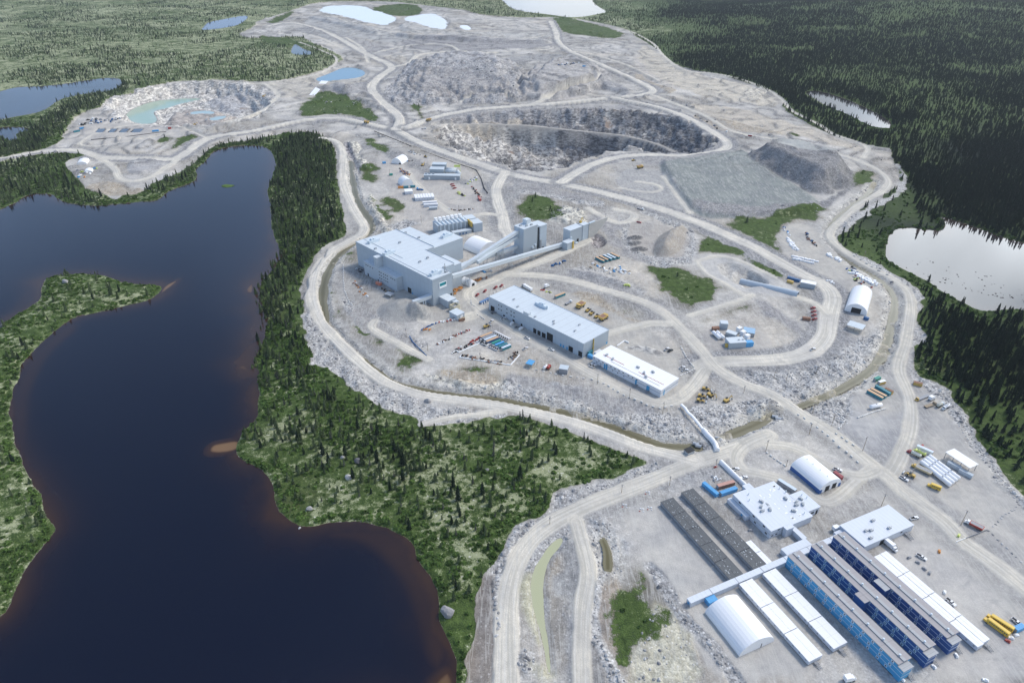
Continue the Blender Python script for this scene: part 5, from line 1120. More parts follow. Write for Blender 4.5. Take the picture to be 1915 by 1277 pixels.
MB().box(-4.0, 0, 34, 41, 0, 8.3).build('link_block', M_NAVY, eR); MB().box(-4.2, .2, 33.8, 41.2, 8.3, 8.6).build('link_roof', M_DRMG, eR)
BW = mk(MB().box(-.06, .02, -.42, .42, -.35, .35), 'window', M_GREY)
def bunk(u0, u1, v0, v1, label, wm, rm, h=3.2, seams=3, lift=.0, half=True, dark=False, stair=True, ridge=False, name='bunkhouse'):
    e = root(name, label, 'bunkhouse', CP, u0, v0); W_ = u1-u0; L_ = v1-v0; m = MB(); r = MB()
    for k in range(seams):
        a_ = L_*k/seams+.15; c_ = L_*(k+1)/seams-.15
        m.box(0, W_, a_, c_, .45, h-.25)
        r.box(-.2, W_*.5-.05, a_, c_, h-.25, h).box(W_*.5+.05, W_+.2, a_, c_, h-.25, h)
    m.build('wall', wm, e); r.build('roof', rm, e)
    MB().box(W_*.5-.12, W_*.5+.12, .2, L_-.2, h-.3, h-.12).box(.25, W_-.25, .25, L_-.25, -.8, .45).build('skirting', M_DARK, e)
    n = int(L_/3.8)
    for k in range(n): part(e, 'window', BW, (0, (k+.5)*L_/n, 2.0)) if not dark else part(e, 'skylight', BW, (1.4, (k+.5)*L_/n, h), 0, (3, .8, .2))
    if dark:
        for k in range(n): part(e, 'skylight', BW, (5.8, (k+.5)*L_/n+1, h), 0, (3, .7, .2))
        rg = random.Random(int(u0*10)); d_ = MB()
        for k in range(70): x = rg.uniform(.3, W_-1.0); y = rg.uniform(1, L_-2); q = rg.uniform(.15, .5); d_.box(x, x+q, y, y+q*rg.uniform(.8, 2.5), h+.01, h+.02+rg.random()*.12)
        d_.build('roof_clutter', M_STEEL, e)
    if stair: part(e, 'stair', STAIR, (W_*.5, 0, 0), 0)
    return e
bunk(-33, -24.7, 22.5, 71.8, 'white pitched bunkhouse next to the large white fabric shelter', M_CAMPW, M_WHTR)
bunk(-17, -8.4, 22.6, 71.8, 'white bunkhouse standing next to the bright blue dormitory', M_CAMPW, M_WHTR)
bunk(-35.5, -26.7, 75.8, 139, 'dark grey weathered bunkhouse row farthest from the white-roofed mess hall', M_GREY, M_DKG, 3.0, 5, dark=True, stair=False)
bunk(-19.2, -10.6, 75.8, 140.5, 'dark grey weathered bunkhouse row nearer the white-roofed mess hall', M_GREY, M_DKG, 3.0, 5, dark=True, stair=False)
bunk(47.2, 51.4, -5.7, 55.2, 'long narrow white bunkhouse with a red base line beside the navy dormitory', M_CAMPW, M_WHTR, 3.4, 4, stair=False)
bunk(52.1, 56.5, -5.2, 55.3, 'outermost long white bunkhouse facing the open yard', M_CAMPW, M_WHTR, 3.4, 4)
bunk(-10.2, -6.8, 75.8, 93, 'short narrow white module at the corridor beside the dark grey bunkhouses', M_WHT, M_WHTR, 3.0, 2, stair=False)
def cbox(name, label, cat, u0, u1, v0, v1, h, wm=M_CAMPW, rm=M_CAMPR):
    e = root(name, label, cat, CP, u0, v0); block(e, 0, u1-u0, 0, v1-v0, h, wm, rm, z0=-.6, rt=.3, over=.15); return e
e = cbox('connecting_corridor', 'long pale enclosed corridor crossing the ends of all the bunkhouses and dormitories', 'corridor', -64, 46, 72.3, 75.5, 3.5)
MB().box(-.1, 5.6, -3.8, -.2, 0, 2.9).build('entry_room', M_SKY, e).location = (9, 0, 0)
for k in range(6): MB().box(14+k*17, 14.2+k*17, -.2, 3.4, 3.5, 3.6).build('roof_joint', M_GREY, e)
part(e, 'door', DOORS, (0, 1.6, 0), 0, (1, 1.4, 2.3)); part(e, 'stair', STAIR, (-.1, 1.6, 0), -math.pi/2)
cbox('connecting_corridor', 'wide pale corridor hall beside the mess hall link, behind the blue dormitories', 'corridor', 4, 22, 75.9, 80.5, 3.6)
cbox('connecting_corridor', 'short pale enclosed corridor joining the mess hall to the long corridor', 'corridor', 20.4, 23.4, 80.8, 90.2, 3.4)
e = root('mess_hall', 'large pale mess hall with a cluttered white stepped roof in the middle of the camp', 'mess hall', CP, 5.8, 91)
block(e, 0, 13, 0, 32.2, 6.5, M_CAMPW, M_CAMPR, rt=.3); block(e, 13.2, 31.4, -.3, 31.6, 5.4, M_CAMPW, M_CAMPR, rt=.3); block(e, 31.6, 41.3, 3.5, 18.2, 5.5, M_CAMPW, M_CAMPR, rt=.3)
block(e, -3, -.1, 16.5, 33, 3.2, M_CAMPW, M_CAMPR, rt=.3, over=.1); block(e, 9, 14.4, -2.8, -.4, 6.4, M_CAMPW, M_CAMPR, rt=.3); block(e, 13, 18, 32, 38, 3.4, M_CAMPW, M_CAMPR, rt=.3)
MB().box(-.08, -.02, 0, 32.2, 3.2, 3.4).box(0, 9, -.08, -.02, 3.2, 3.4).build('trim_band', M_GREY, e)
for v, z in ((3, 1.9), (12, 1.9), (14, 5), (5.5, 5), (26, 5)): part(e, 'window', WIN2, (0, v, z), 0, (1.4, 1.0, 1.1))
for u, z in ((2, 1.9), (5, 1.9), (6, 5)): part(e, 'window', WIN2, (u, 0, z), math.pi/2, (1.4, .9, .9))
part(e, 'window', WIN2, (36, 3.5, 2.4), math.pi/2, (1.4, 1.5, 1.5)); part(e, 'door', DOORB, (39.5, 3.5, 0), math.pi/2, (1, 1.4, 3.2)); part(e, 'stair', STAIR, (15.8, -.5, 0), 0); part(e, 'stair', STAIR, (-3.1, 20, 0), -math.pi/2); part(e, 'door', DOORS, (-3, 20, 0), 0, (1, 1.3, 2.6))
for k, (u, v) in enumerate(((6, 14), (8, 17), (11, 13), (13, 17), (11, 20), (24, 7), (29, 10), (31, 12), (33, 9), (27, 17), (35, 13))): part(e, 'rooftop_unit', HVACS, (u, v, 6.5 if u < 13 else 5.5), .5*k, (.9, .9, .9))
for u, v in ((5, 24), (8, 28), (30, 25), (31, 21), (38, 15), (39, 12), (28, 3)): part(e, 'vent', VENT, (u, v, 6.5 if u < 13 else 5.5), 0, (.8, .8, 1.4))
rg = random.Random(3); s = MB()
for k in range(26): x = rg.uniform(14, 30); y = rg.uniform(1, 28); s.box(x, x+rg.uniform(.5, 1.8), y, y+rg.uniform(.5, 1.8), 5.41, 5.46)
s.build('roof_patch', M_SIGN, e)
def tube(label, pts, w_, h_, name='covered_walkway'):
    e = root(name, label, 'walkway', xy=pts[0][:2]); m = MB(); base = np.array([pts[0][0], pts[0][1], 0])
    q = [np.array(p_)-base for p_ in pts]; n = 8; v = []; f = []
    for i, p_ in enumerate(q):
        d = (q[min(i+1, len(q)-1)]-q[max(i-1, 0)])[:2]; d = d/np.linalg.norm(d); s_ = np.array([-d[1], d[0]])
        prof = [(-1, 0)]+[(-math.cos(math.pi*k/n), .35+.65*math.sin(math.pi*k/n)) for k in range(n+1)]+[(1, 0)]
        for a_, b_ in prof: v.append((p_[0]+s_[0]*a_*w_/2, p_[1]+s_[1]*a_*w_/2, p_[2]+b_*h_))
    k_ = n+3
    for i in range(len(q)-1):
        for j in range(k_-1): f.append((i*k_+j, i*k_+j+1, (i+1)*k_+j+1, (i+1)*k_+j))
    f += [tuple(range(k_)), tuple((len(q)-1)*k_+j for j in range(k_-1, -1, -1))]
    m.add(v, f); m.build('roof', M_FAB, e)
    L = MB()
    for i, p_ in enumerate(q):
        if i % 2 == 0: L.box(p_[0]-.1, p_[0]+.1, p_[1]-.1, p_[1]+.1, -1.5, p_[2]+.4)
    L.build('post', M_STEEL, e); return e
def pxl(s, z):
    v = [float(q) for q in s.replace(',', ' ').split()]; return [at(v[i], v[i+1], z) for i in range(0, len(v), 2)]
a_ = CP.w(22.4, 129); c_ = CP.w(23.0, 154.4); tube('straight white covered walkway tube leading away from the mess hall', [(*(a_+(c_-a_)*k/4), 0) for k in range(5)], 2.8, 2.7)
tube('zigzag pale walkway roof going down the rocky bank, upper part of the crossing', pxl('1274,757 1281,763 1287,772 1294,778 1301,786 1309,796 1314,803', 2.2), 2.2, 1.0, 'zigzag_walkway')
tube('round white walkway tunnel over the ditch below the zigzag roof', pxl('1315,806 1323,816 1331,824 1337,832 1341,844', .5), 3.4, 3.0, 'walkway_tunnel')
e = cbox('warehouse', 'pale flat roofed warehouse with dark dock stairs and a truck backed against it', 'warehouse', 46.6, 86, 61.5, 79, 5.0)
for u, v in ((10, 8), (13, 7), (20, 12), (24, 4), (8, 3)): part(e, 'rooftop_unit', HVACS, (u, v, 5.0), 0, (.9, .9, .9))
for u in (20.5, 34): part(e, 'stair', STAIR, (u, 0, 0), 0, (1.3, 1.3, 1.2))
part(e, 'door', DOORB, (14.5, 0, 0), math.pi/2, (1, 3, 3.6)); part(e, 'window', WIN2, (30, 0, 3), math.pi/2)
MB().box(-.1, -.02, 0, 17.5, 0, 2.2).build('blue_base_band', M_BLUE, e); MB().box(-6, -.2, 10, 16, 0, 3.4).build('link_room', M_CAMPW, e)
ea, wa, la = None, 0, 0
e = root('arch_warehouse', 'white vaulted warehouse with blue side walls and two dark doors in its end', 'warehouse', CP, 59.8, 106.3)
MB().arch(0, 17.8, 0, 24.4, 8.2, 3.2, pk=.1, pw=.9).build('cover', M_FAB, e); MB().box(-.08, 0, 0, 24.4, -.4, 3.1).box(17.8, 17.88, 0, 24.4, -.4, 3.1).box(0, 2, -.1, 0, 0, 3).box(15.8, 17.8, -.1, 0, 0, 3).build('side_wall', plain('arch_blue', (.05, .13, .34)), e)
for u in (6.2, 12): part(e, 'door', DOORB, (u, 0, .2), math.pi/2, (1, 3.4, 4.2))
for v in (4, 10, 16, 21): part(e, 'vent', VENT, (9, v, 8.1), 0, (.7, .7, .6))
# canopies on posts
def canopy(label, A_, B_, C_, h, rm, name='open_canopy', n=4, wall=None):
    a_, b_, c_ = at(*A_, h)[:2], at(*B_, h)[:2], at(*C_, h)[:2]; x = b_-a_; w_ = np.linalg.norm(x); x = x/w_; y = np.array([-x[1], x[0]]); l_ = (c_-a_)@y; sgn = 1 if l_ > 0 else -1
    if l_ < 0: a_ = a_+y*l_; l_ = -l_
    e = root(name, label, 'canopy', xy=a_, rz=math.atan2(x[1], x[0])); MB().box(-.3, w_+.3, -.3, l_+.3, h-.25, h).build('roof', rm, e)
    for i in range(n):
        for yy in (.3, l_-.3): MB().box(w_*i/(n-1)-.15+(.15 if i == 0 else -.15 if i == n-1 else 0), w_*i/(n-1)+.15+(.15 if i == 0 else -.15 if i == n-1 else 0), yy-.15, yy+.15, -.8, h-.25).build('post', M_GREY, e)
    return e, w_, l_
canopy('white roofed open canopy on dark posts beside the white fuel tanks', (1769.5, 845), (1813.5, 874), (1785, 839), 5.6, M_WHTR)
canopy('pale blue metal roofed open canopy below the fabric shelter with the dark door', (1584, 607), (1612.5, 616), (1587, 598), 4.6, M_GRYR, n=3)
canopy('small bright blue roofed gazebo on the edge of the lower yard', (983.5, 679), (994, 682), (988.5, 671.5), 3.4, M_SKY, n=2, name='gazebo')
canopy('small grey roofed open shelter against the wall of the plant annex', (718.5, 549), (730, 553), (724, 544), 3.2, M_STEEL, n=2, name='gazebo')
# upper yard buildings
def rectb(label, A_, B_, dep, h, wm, rm, name='building', cat='building', z=0, blocks=(), roofpx=False):
    a_, b_ = at(*A_, z)[:2], at(*B_, z)[:2]; x = b_-a_; w_ = np.linalg.norm(x)
    e = root(name, label, cat, xy=a_, rz=math.atan2(x[1], x[0])); block(e, 0, w_, 0, dep, h, wm, rm, z0=-.8, rt=.3, over=.2); return e, w_
e, w_ = rectb('grey generator building with big exhaust ducts behind it in the upper yard', (793, 336), (860, 337.5), 9, 6.2, M_GRYSID, M_GRYR, 'generator_building', 'power house')
block(e, w_*.13, w_*.52, 12, 24, 11, M_GRYSID, M_GRYR); block(e, w_*.16, w_*.55, 26, 36, 13.5, M_GRYSID, M_GRYR)
MB().cyl((w_*.54, 17, 7), (w_*.86, 17, 7.6), 2.4, 12, 3.2).cyl((w_*.86, 17, 7.6), (w_*.97, 16, 3), 3.2, 12, 3.0).cyl((w_*.54, 25, 8), (w_*.86, 25, 8), 1.4, 10).build('exhaust_duct', M_SIDR, e, sm=True)
for k in (.15, .88): part(e, 'door', mk(MB().box(-.1, .05, -1.2, 1.2, 0, 3.6), 'door', M_SIGN), (w_*k, 0, 0), math.pi/2)
for k in (.05, .14, .25): part(e, 'rooftop_unit', HVACS, (w_*k, 5, 6.2), 0, (1, 1, 1.2))
MB().box(w_*.96, w_*.965+.3, 20, 20.5, 0, 16).box(w_*.8, w_*.97, 20, 20.6, 12, 15).build('yellow_gantry', M_LIME, e)
e, w_ = rectb('white office modules set side by side under one long roof in the upper yard', (777, 376.5), (812.5, 374), 14, 4.2, M_CAMPW, M_WHTR, 'office_modules', 'office')
for k in range(7): part(e, 'window', BW, (w_*(k+.5)/7, 0, 2.2), math.pi/2)
for k in range(1, 7): MB().box(w_*k/7-.15, w_*k/7+.15, -.2, 14.2, 4.2, 4.35).build('roof_joint', M_GREY, e)
rectb('narrow pair of white office cabins left of the long module roof in the upper yard', (758, 364.5), (772, 363.5), 10, 4.2, M_CAMPW, M_WHTR, 'office_cabin', 'office')
rectb('white site trailer with cream side, farther of the two below the office modules', (791, 383), (817, 381.5), 3, 3.2, M_CAMPW, M_WHTR, 'site_trailer', 'trailer')
rectb('white site trailer with cream side, nearer of the two below the office modules', (793, 387.5), (819, 385.8), 3, 3.2, M_CAMPW, M_WHTR, 'site_trailer', 'trailer')
rectb('small grey cabin with three dark openings below the white site trailers', (803, 393), (818, 392), 3, 3, M_GRYSID, M_GRYR, 'site_cabin', 'cabin')
# batch plant cluster
e, w_ = rectb('long pale blue-grey cabin with a small blue annex in the middle yard', (1363, 652), (1394, 650), 9, 5.4, M_SID, M_SIDR, 'site_office', 'office')
MB().box(w_+.5, w_+7, .5, 5, 0, 4.2).build('annex', M_SKY, e); MB().box(-2, -.1, 2, 4, 0, 3).build('entry_deck', M_YEL, e)
for k in (.65, .9): part(e, 'rooftop_unit', HVACS, (w_*k, 4, 5.4), 0, (.6, .6, .5))
rectb('blue roofed flat shed behind the white bins in the middle yard', (1389, 627), (1410, 630.5), 9, 3.6, M_GREY, plain('blue_roof', (.30, .46, .62)), 'storage_shed', 'shed')
rectb('grey batching unit between two white tanks and the blue roofed shed', (1356, 628), (1374, 634), 5, 4.0, M_GRYSID, M_SIDR, 'batching_plant', 'machine')
rectb('pale square bin house at the back of the batching plant', (1346.5, 615), (1360, 616), 6, 5.5, M_SID, M_SIDR, 'bin_house', 'building')
rectb('maroon orange container beside the pale bin house', (1333, 619), (1345, 618), 3, 2.8, M_RUST, M_RUST, 'shipping_container', 'container')
for k, (q, lb) in enumerate((((1381, 622), 'white cement bin nearest the pale bin house'), ((1388, 629), 'middle white cement bin beside the blue roofed shed'), ((1396, 636), 'white cement bin nearest the long blue-grey cabin'))):
    p = at(*q); e = root('cement_bin', lb, 'bin', xy=p[:2], rz=.7); MB().box(-2.2, 2.2, -1.6, 1.6, 1, 5.4).build('bin', M_FAB, e); MB().box(-2, 2, -1.3, 1.3, -.3, 1).build('frame', M_GREY, e)
e, w_ = rectb('grey mechanical room with white roof edge next to the big corrugated tunnel', (1495.5, 536), (1523, 541.5), 6.5, 5, M_GRYSID, M_WHTR, 'portal_building', 'building')
e, w_ = rectb('small grey shed with a flat roof at the lower yard edge', (1045, 697.5), (1060.5, 700), 6, 4.4, M_GREY, M_GRYR, 'storage_shed', 'shed')
e, w_ = rectb('small dark roofed hut next to the perimeter road above the camp', (1286, 853), (1298, 848), 4.2, 3.0, M_STEEL, M_DARK, 'gate_hut', 'hut')
# portal tunnel: corrugated arch going down into the cut
p0, p1 = at(1492, 553, 0), at(1384, 531, -5); d = p1-p0; L_ = math.hypot(d[0], d[1])
e = root('portal_tunnel', 'long corrugated steel tunnel tube sloping down into the underground mine cut', 'tunnel', xy=p0[:2], rz=math.atan2(d[1], d[0]))
v = []; f = []; n = 14; K = 70
for i in range(K+1):
    t_ = i/K; rr_ = (3.6 if i % 2 else 3.45); x = L_*t_; z = -.2+(-3.3)*t_
    for j in range(n+1): a_ = math.pi*(-.08+1.16*j/n); v.append((x, -rr_*math.cos(a_), z+rr_*math.sin(a_)*1.15+.4))
for i in range(K):
    for j in range(n): f.append((i*(n+1)+j, i*(n+1)+j+1, (i+1)*(n+1)+j+1, (i+1)*(n+1)+j))
MB().add(v, f).build('tube', M_SID, e)
s = MB(); s.add([v[j] for j in range(n+1)], [tuple(range(n+1))]); s.v = [(q[0]+1.2, q[1]*.97, q[2]*.97) for q in s.v]; s.build('portal_mouth', M_DARK, e)
MB().add([(0.0, q[1]*1.04, q[2]*1.04) for q in v[:n+1]]+[(0.0, q[1]*.94, q[2]*.94) for q in v[:n+1]], [(j, j+1, n+2+j, n+1+j) for j in range(n)]).build('portal_rim', M_STEEL, e)
# dam spillway chute in the distance
e = root('spillway', 'bright white spillway chute below the blue settling pond', 'spillway', xy=at(598, 163)[:2])
q = [at(*p_, .7)-np.array([*at(598, 163)[:2], 0]) for p_ in ((578, 178), (588, 179), (613, 152), (601, 151))]
q = q+[p_-np.array([0, 0, 1.2]) for p_ in q]
MB().add(q, [(0, 1, 2, 3), (7, 6, 5, 4), (0, 4, 5, 1), (1, 5, 6, 2), (2, 6, 7, 3), (3, 7, 4, 0)]).build('chute_slab', M_FAB, e)
# ================================================================ vehicles, plant and loose things
def dirn(x0, y0, x1, y1, z=0.4):
    a_, b_ = at(x0, y0, z)[:2], at(x1, y1, z)[:2]; c = (a_+b_)/2; return c, math.atan2(*(b_-a_)[::-1]), np.linalg.norm(b_-a_)
WHEEL = mk(MB().cyl((0, -.14, 0), (0, .14, 0), .40, 12).cyl((0, -.16, 0), (0, .16, 0), .2, 8, mi=1), 'wheel', [M_BLK, M_STEEL])
PAINT = {'white': plain('car_white', (.80, .80, .80), .35, .03), 'grey': plain('car_grey', (.34, .35, .36), .35, .03), 'red': plain('car_red', (.42, .06, .06), .4, .05), 'dark': plain('car_dark', (.06, .065, .07), .35, .03), 'yellow': plain('machine_yellow', (.58, .40, .12), .55, .25), 'lime': M_LIME, 'orange': M_ORG}
PROTO = {}
def finish(e, key):
    PROTO[key] = e; return e
def use(key, builder, name, label, cat, c, rz, group=None, sc=1.0, z=None):
    z = gz(c[0], c[1]) if z is None else z
    if key not in PROTO:
        e = root(name, label, cat, xy=(0, 0)); builder(e); PROTO[key] = e
    else: e = copy_tree(PROTO[key])
    e.location = (c[0], c[1], z); e.rotation_euler = (0, 0, rz); e.scale = (sc, sc, sc); e['label'] = label; e['category'] = cat
    if 'group' in e.keys(): del e['group']
    if group: e['group'] = group
    return e
def b_pickup(col, bed=True):
    def f(e):
        m = MB().taper(-2.8, 2.8, -.95, .95, .45, 1.0, (.05, .1), (.05, .05))
        if bed: m.box(-2.75, -.5, -.95, -.82, 1.0, 1.3).box(-2.75, -.5, .82, .95, 1.0, 1.3).box(-2.8, -2.68, -.95, .95, 1.0, 1.3)
        m.taper(1.1, 2.75, -.92, .92, 1.0, 1.25, (0, .3), (.06, .06)); m.build('body', PAINT[col], e)
        if bed: MB().box(-2.66, -.5, -.8, .8, 1.0, 1.04).build('cargo_bed', M_DARK, e)
        MB().taper(-.5, 1.2, -.9, .9, 1.0, 1.62, (.15, .55), (.12, .12)).build('window', M_GLS, e)
        MB().box(-.33, .62, -.76, .76, 1.62, 1.72).build('roof', PAINT[col], e)
        for x in (-1.8, 1.8):
            for y in (-.88, .88): part(e, 'wheel', WHEEL, (x, y, .4))
    return f
def b_van(e):
    MB().taper(-2.8, 2.7, -.98, .98, .4, 1.1, (.05, .05), (.03, .03)).taper(-2.75, 1.6, -.95, .95, 1.1, 2.3, (.1, .5), (.1, .1)).build('body', PAINT['white'], e)
    MB().taper(1.15, 2.3, -.9, .9, 1.1, 1.75, (0, .8), (.1, .1)).build('window', M_GLS, e)
    for x in (-1.8, 1.8):
        for y in (-.9, .9): part(e, 'wheel', WHEEL, (x, y, .4))
def b_bus(L):
    def f(e):
        h = L/2
        MB().box(-h, h-1.6, -1.22, 1.22, .6, 2.9).taper(-h, h-1.6, -1.22, 1.22, 2.9, 3.15, (.1, .1), (.3, .3)).taper(h-1.6, h, -1.0, 1.0, .6, 1.6, (0, .1), (.1, .1)).build('body', plain('bus_yellow', (.74, .50, .08), .45, .05), e)
        for s_ in (-1.25, 1.23):
            for k in range(int((L-2.4)/1.0)): MB().box(-h+.4+k, -h+1.15+k, s_, s_+.02, 1.9, 2.6).build('window', M_GLS, e)
        MB().box(h-1.62, h-1.57, -1.05, 1.05, 1.75, 2.75).build('windscreen', M_GLS, e); MB().box(-h, h-1.6, -1.26, 1.26, 1.3, 1.4).build('stripe', M_DARK, e)
        for x in (-h+2, h-2):
            for y in (-1.1, 1.1): part(e, 'wheel', WHEEL, (x, y, .5), 0, (1.2, 1.2, 1.2))
    return f
def b_truck(kind, cab, L=9.5, load=None):
    def f(e):
        h = L/2
        MB().box(-h, h-2.2, -.5, .5, .7, 1.0).build('chassis', M_DARK, e)
        MB().taper(h-2.4, h-.9, -1.1, 1.1, .8, 2.7, (.05, .25), (.1, .1)).taper(h-.9, h, -.95, .95, .7, 1.7, (0, .15), (.12, .12)).build('cab', cab, e)
        MB().box(h-.98, h-.86, -.9, .9, 1.8, 2.5).build('windscreen', M_GLS, e)
        if kind == 'box': MB().box(-h, h-2.6, -1.25, 1.25, 1.05, 3.7).build('cargo_box', load, e)
        elif kind == 'tank': MB().cyl((-h+.3, 0, 2.1), (h-3, 0, 2.1), 1.15, 14, dome=.6).build('tank', load, e, sm=True); MB().box(-h+1, h-4, -.3, .3, 3.2, 3.35).build('catwalk', M_GREY, e)
        elif kind == 'dump': MB().taper(-h, h-2.7, -1.5, 1.5, 1.1, 2.5, (-.3, -.1), (-.15, -.15)).build('dump_body', load, e); MB().box(-h+.1, h-2.9, -1.3, 1.3, 2.5, 2.53).build('load', M_GREY, e)
        elif kind == 'flat': MB().box(-h, h-2.6, -1.25, 1.25, 1.05, 1.3).build('deck', load, e)
        for x in (-h+1, -h+2.3, h-1.3):
            for y in (-1.0, 1.0): part(e, 'wheel', WHEEL, (x, y, .5), 0, (1.25, 1.6, 1.25))
    return f
def b_haul(e):
    y = PAINT['yellow']
    MB().box(-4, 3.5, -1.3, 1.3, 1.3, 2.2).taper(1.5, 4.6, -2.1, 2.1, 1.6, 3.0, (0, .2), (.1, .1)).build('chassis', y, e)
    MB().taper(-4.6, 1.6, -2.5, 2.5, 2.4, 4.2, (-.4, -.2), (-.3, -.3)).taper(1.6, 4.2, -2.4, 2.4, 4.1, 4.4, (0, 0), (0, 0)).build('dump_body', y, e); MB().box(-4.3, 1.3, -2.3, 2.3, 4.05, 4.23).build('load_floor', M_RUST, e)
    MB().box(1.9, 3.4, .2, 1.9, 3.0, 4.1).build('cab', M_GLS, e)
    for x in (-2.6, 3.0):
        for s_ in (-1.9, 1.9): part(e, 'wheel', WHEEL, (x, s_, 1.25), 0, (3.1, 3.2, 3.1))
def b_loader(e):
    y = PAINT['yellow']
    MB().taper(-3.4, -.4, -1.1, 1.1, 1.0, 2.4, (.3, 0), (.1, .1)).box(-.4, 1.6, -.6, .6, 1.0, 1.7).build('body', y, e)
    MB().taper(-1.0, .5, -.8, .8, 2.2, 3.4, (.1, .1), (.1, .1)).build('cab', M_GLS, e)
    MB().beam((1.0, -.7, 1.7), (3.2, -.7, .7), .25, .3).beam((1.0, .7, 1.7), (3.2, .7, .7), .25, .3).build('lift_arm', y, e); MB().taper(3.1, 4.3, -1.5, 1.5, .1, 1.3, (0, .5), (0, 0)).build('bucket', M_STEEL, e)
    for x in (-2.2, 1.2):
        for s_ in (-1.15, 1.15): part(e, 'wheel', WHEEL, (x, s_, .8), 0, (2, 2.4, 2))
def b_digger(e):
    y = PAINT['yellow']
    MB().box(-2.2, 2.2, -1.6, -1.0, 0, .9).box(-2.2, 2.2, 1.0, 1.6, 0, .9).build('track', M_BLK, e)
    MB().box(-2.3, 1.4, -1.3, 1.3, 1.0, 2.3).build('body', y, e); MB().box(.1, 1.5, .2, 1.3, 2.3, 3.2).build('cab', M_GLS, e)
    MB().beam((1.2, -.3, 1.8), (4.4, -.3, 4.2), .45, .55).beam((4.4, -.3, 4.2), (5.8, -.3, 1.4), .35, .45).build('boom', y, e); MB().taper(5.3, 6.3, -.9, .3, .4, 1.4, (0, .3), (0, 0)).build('bucket', M_STEEL, e)
def b_cont(wall, roof=None, L=12.2, doors=0):
    def f(e):
        MB().box(-L/2, L/2, -1.22, 1.22, .1, 2.6).build('container_wall', wall, e); m = MB().box(-L/2-.05, L/2+.05, -1.26, 1.26, 2.6, 2.72)
        for k in range(int(L/1.2)): m.box(-L/2+.3+k*1.2, -L/2+.5+k*1.2, -1.2, 1.2, 2.72, 2.78)
        m.build('container_roof', roof or wall, e); MB().box(-L/2-.06, -L/2, -1.1, 1.1, .2, 2.5).build('door', M_GREY, e)
        for k in range(doors): MB().box(-L/2+1.1+k*L/doors, -L/2+2.5+k*L/doors, -1.30, -1.24, .2, 2.3).build('side_door', M_SIGN, e)
    return f
def b_tank(r, L, col=None):
    def f(e):
        MB().cyl((-L/2, 0, r+.5), (L/2, 0, r+.5), r, 18, dome=.8).build('tank', col or M_FAB, e, sm=True)
        for x in (-L*.32, L*.32): MB().box(x-.25, x+.25, -r*.8, r*.8, -.4, .9).build('saddle', M_CONC, e)
        MB().box(-.5, .5, -.3, .3, 2*r+.45, 2*r+.75).build('manhole', M_GREY, e)
    return f
def veh(key, bld, name, label, cat, q, group=None, sc=1.0):
    c, a_, l_ = dirn(*q); return use(key, bld, name, label, cat, c, a_, group, sc)
PK = {k: b_pickup(k) for k in ('white', 'grey', 'red', 'dark')}
pk = [('grey', (918, 588, 928, 584.6), 'grey pickup parked nearest the farthest dark door of the maintenance hall'), ('white', (937, 598.7, 945.3, 595), 'white pickup parked beside the side wall of the maintenance hall, near the windows'),
 ('grey', (963, 614.7, 971.7, 611), 'grey pickup parked between two white vans by the maintenance hall'), ('white', (916, 604, 922.8, 598.7), 'white pickup driving on the track near the ramp end building'),
 ('white', (980, 631.6, 991.4, 636), 'white pickup driving past the big dark door of the maintenance hall'), ('white', (1025, 653, 1036.5, 657), 'white pickup driving on the track beyond the corner of the lower yard'),
 ('white', (1242.5, 654.7, 1252, 650), 'white pickup parked beside a dark one in the yard behind the service building'), ('dark', (1249, 657.5, 1258.5, 652.8), 'dark pickup parked in the yard behind the service building'),
 ('white', (1515, 656, 1524.7, 652.4), 'lone white pickup driving on the wide curve of the haul road'), ('white', (1368, 879, 1382, 877), 'white pickup next to the straight white walkway tube'),
 ('white', (1558, 877.4, 1574, 882), 'white pickup standing near the vaulted blue and white warehouse'), ('white', (1683, 891.5, 1698, 899), 'white pickup in front of the yellow grader by the fuel tanks'),
 ('white', (1702.6, 971, 1716.7, 967.7), 'white pickup parked at the far corner of the pale warehouse'), ('white', (1715, 1037, 1731.8, 1046.6), 'white pickup alone in the open yard beside grey road blocks'),
 ('white', (1771, 1120, 1785, 1132), 'white pickup with orange gear beside the outermost long bunkhouse'), ('white', (1893, 1157, 1910, 1170.5), 'white pickup beside the small blue container at the right edge'),
 ('red', (1332, 748, 1341, 745), None)]
for col, q, lb in pk:
    if lb: veh('pk'+col, PK[col], 'pickup_truck', lb, 'pickup', q)
for q in ((889.9, 554.5, 895.5, 549), (904, 548, 909.6, 542), (923.7, 541, 930, 535.7), (935, 538, 940.6, 532.3)): veh('pkred', PK['red'], 'pickup_truck', 'red pickup in the row of four parked between the plant and the maintenance hall', 'pickup', q, 'red pickups by the plant')
for k in range(4): veh('pkred', PK['red'], 'pickup_truck', 'red pickup in the stack of four parked beside the road under the portal tunnel', 'pickup', (1516+k*.9, 578+k*6.7, 1525+k*.9, 575+k*6.7), 'red pickups below the portal')
for k in range(3): veh('pkred', PK['red'], 'pickup_truck', 'red pickup in the trio parked in the middle of the upper yard', 'pickup', (841.6+k*2.4, 346+k*3.6, 849+k*2.4, 344.3+k*3.4), 'red pickups in the upper yard')
for k in range(8): veh('pkwhite', PK['white'], 'pickup_truck', 'white pickup in the tight row parked behind the container block of the lower yard', 'pickup', (921.5+k*3.6, 625+k*1.75, 929+k*3.6, 620.4+k*1.75), 'white pickups behind the container block')
for k in range(5): veh('pkwhite', PK['white'], 'pickup_truck', 'white pickup parked tightly in the angle in front of the container block', 'pickup', (915+k*3.4, 648.5+k*1.7, 921+k*3.4, 643.6+k*1.7), 'white pickups in front of the container block')
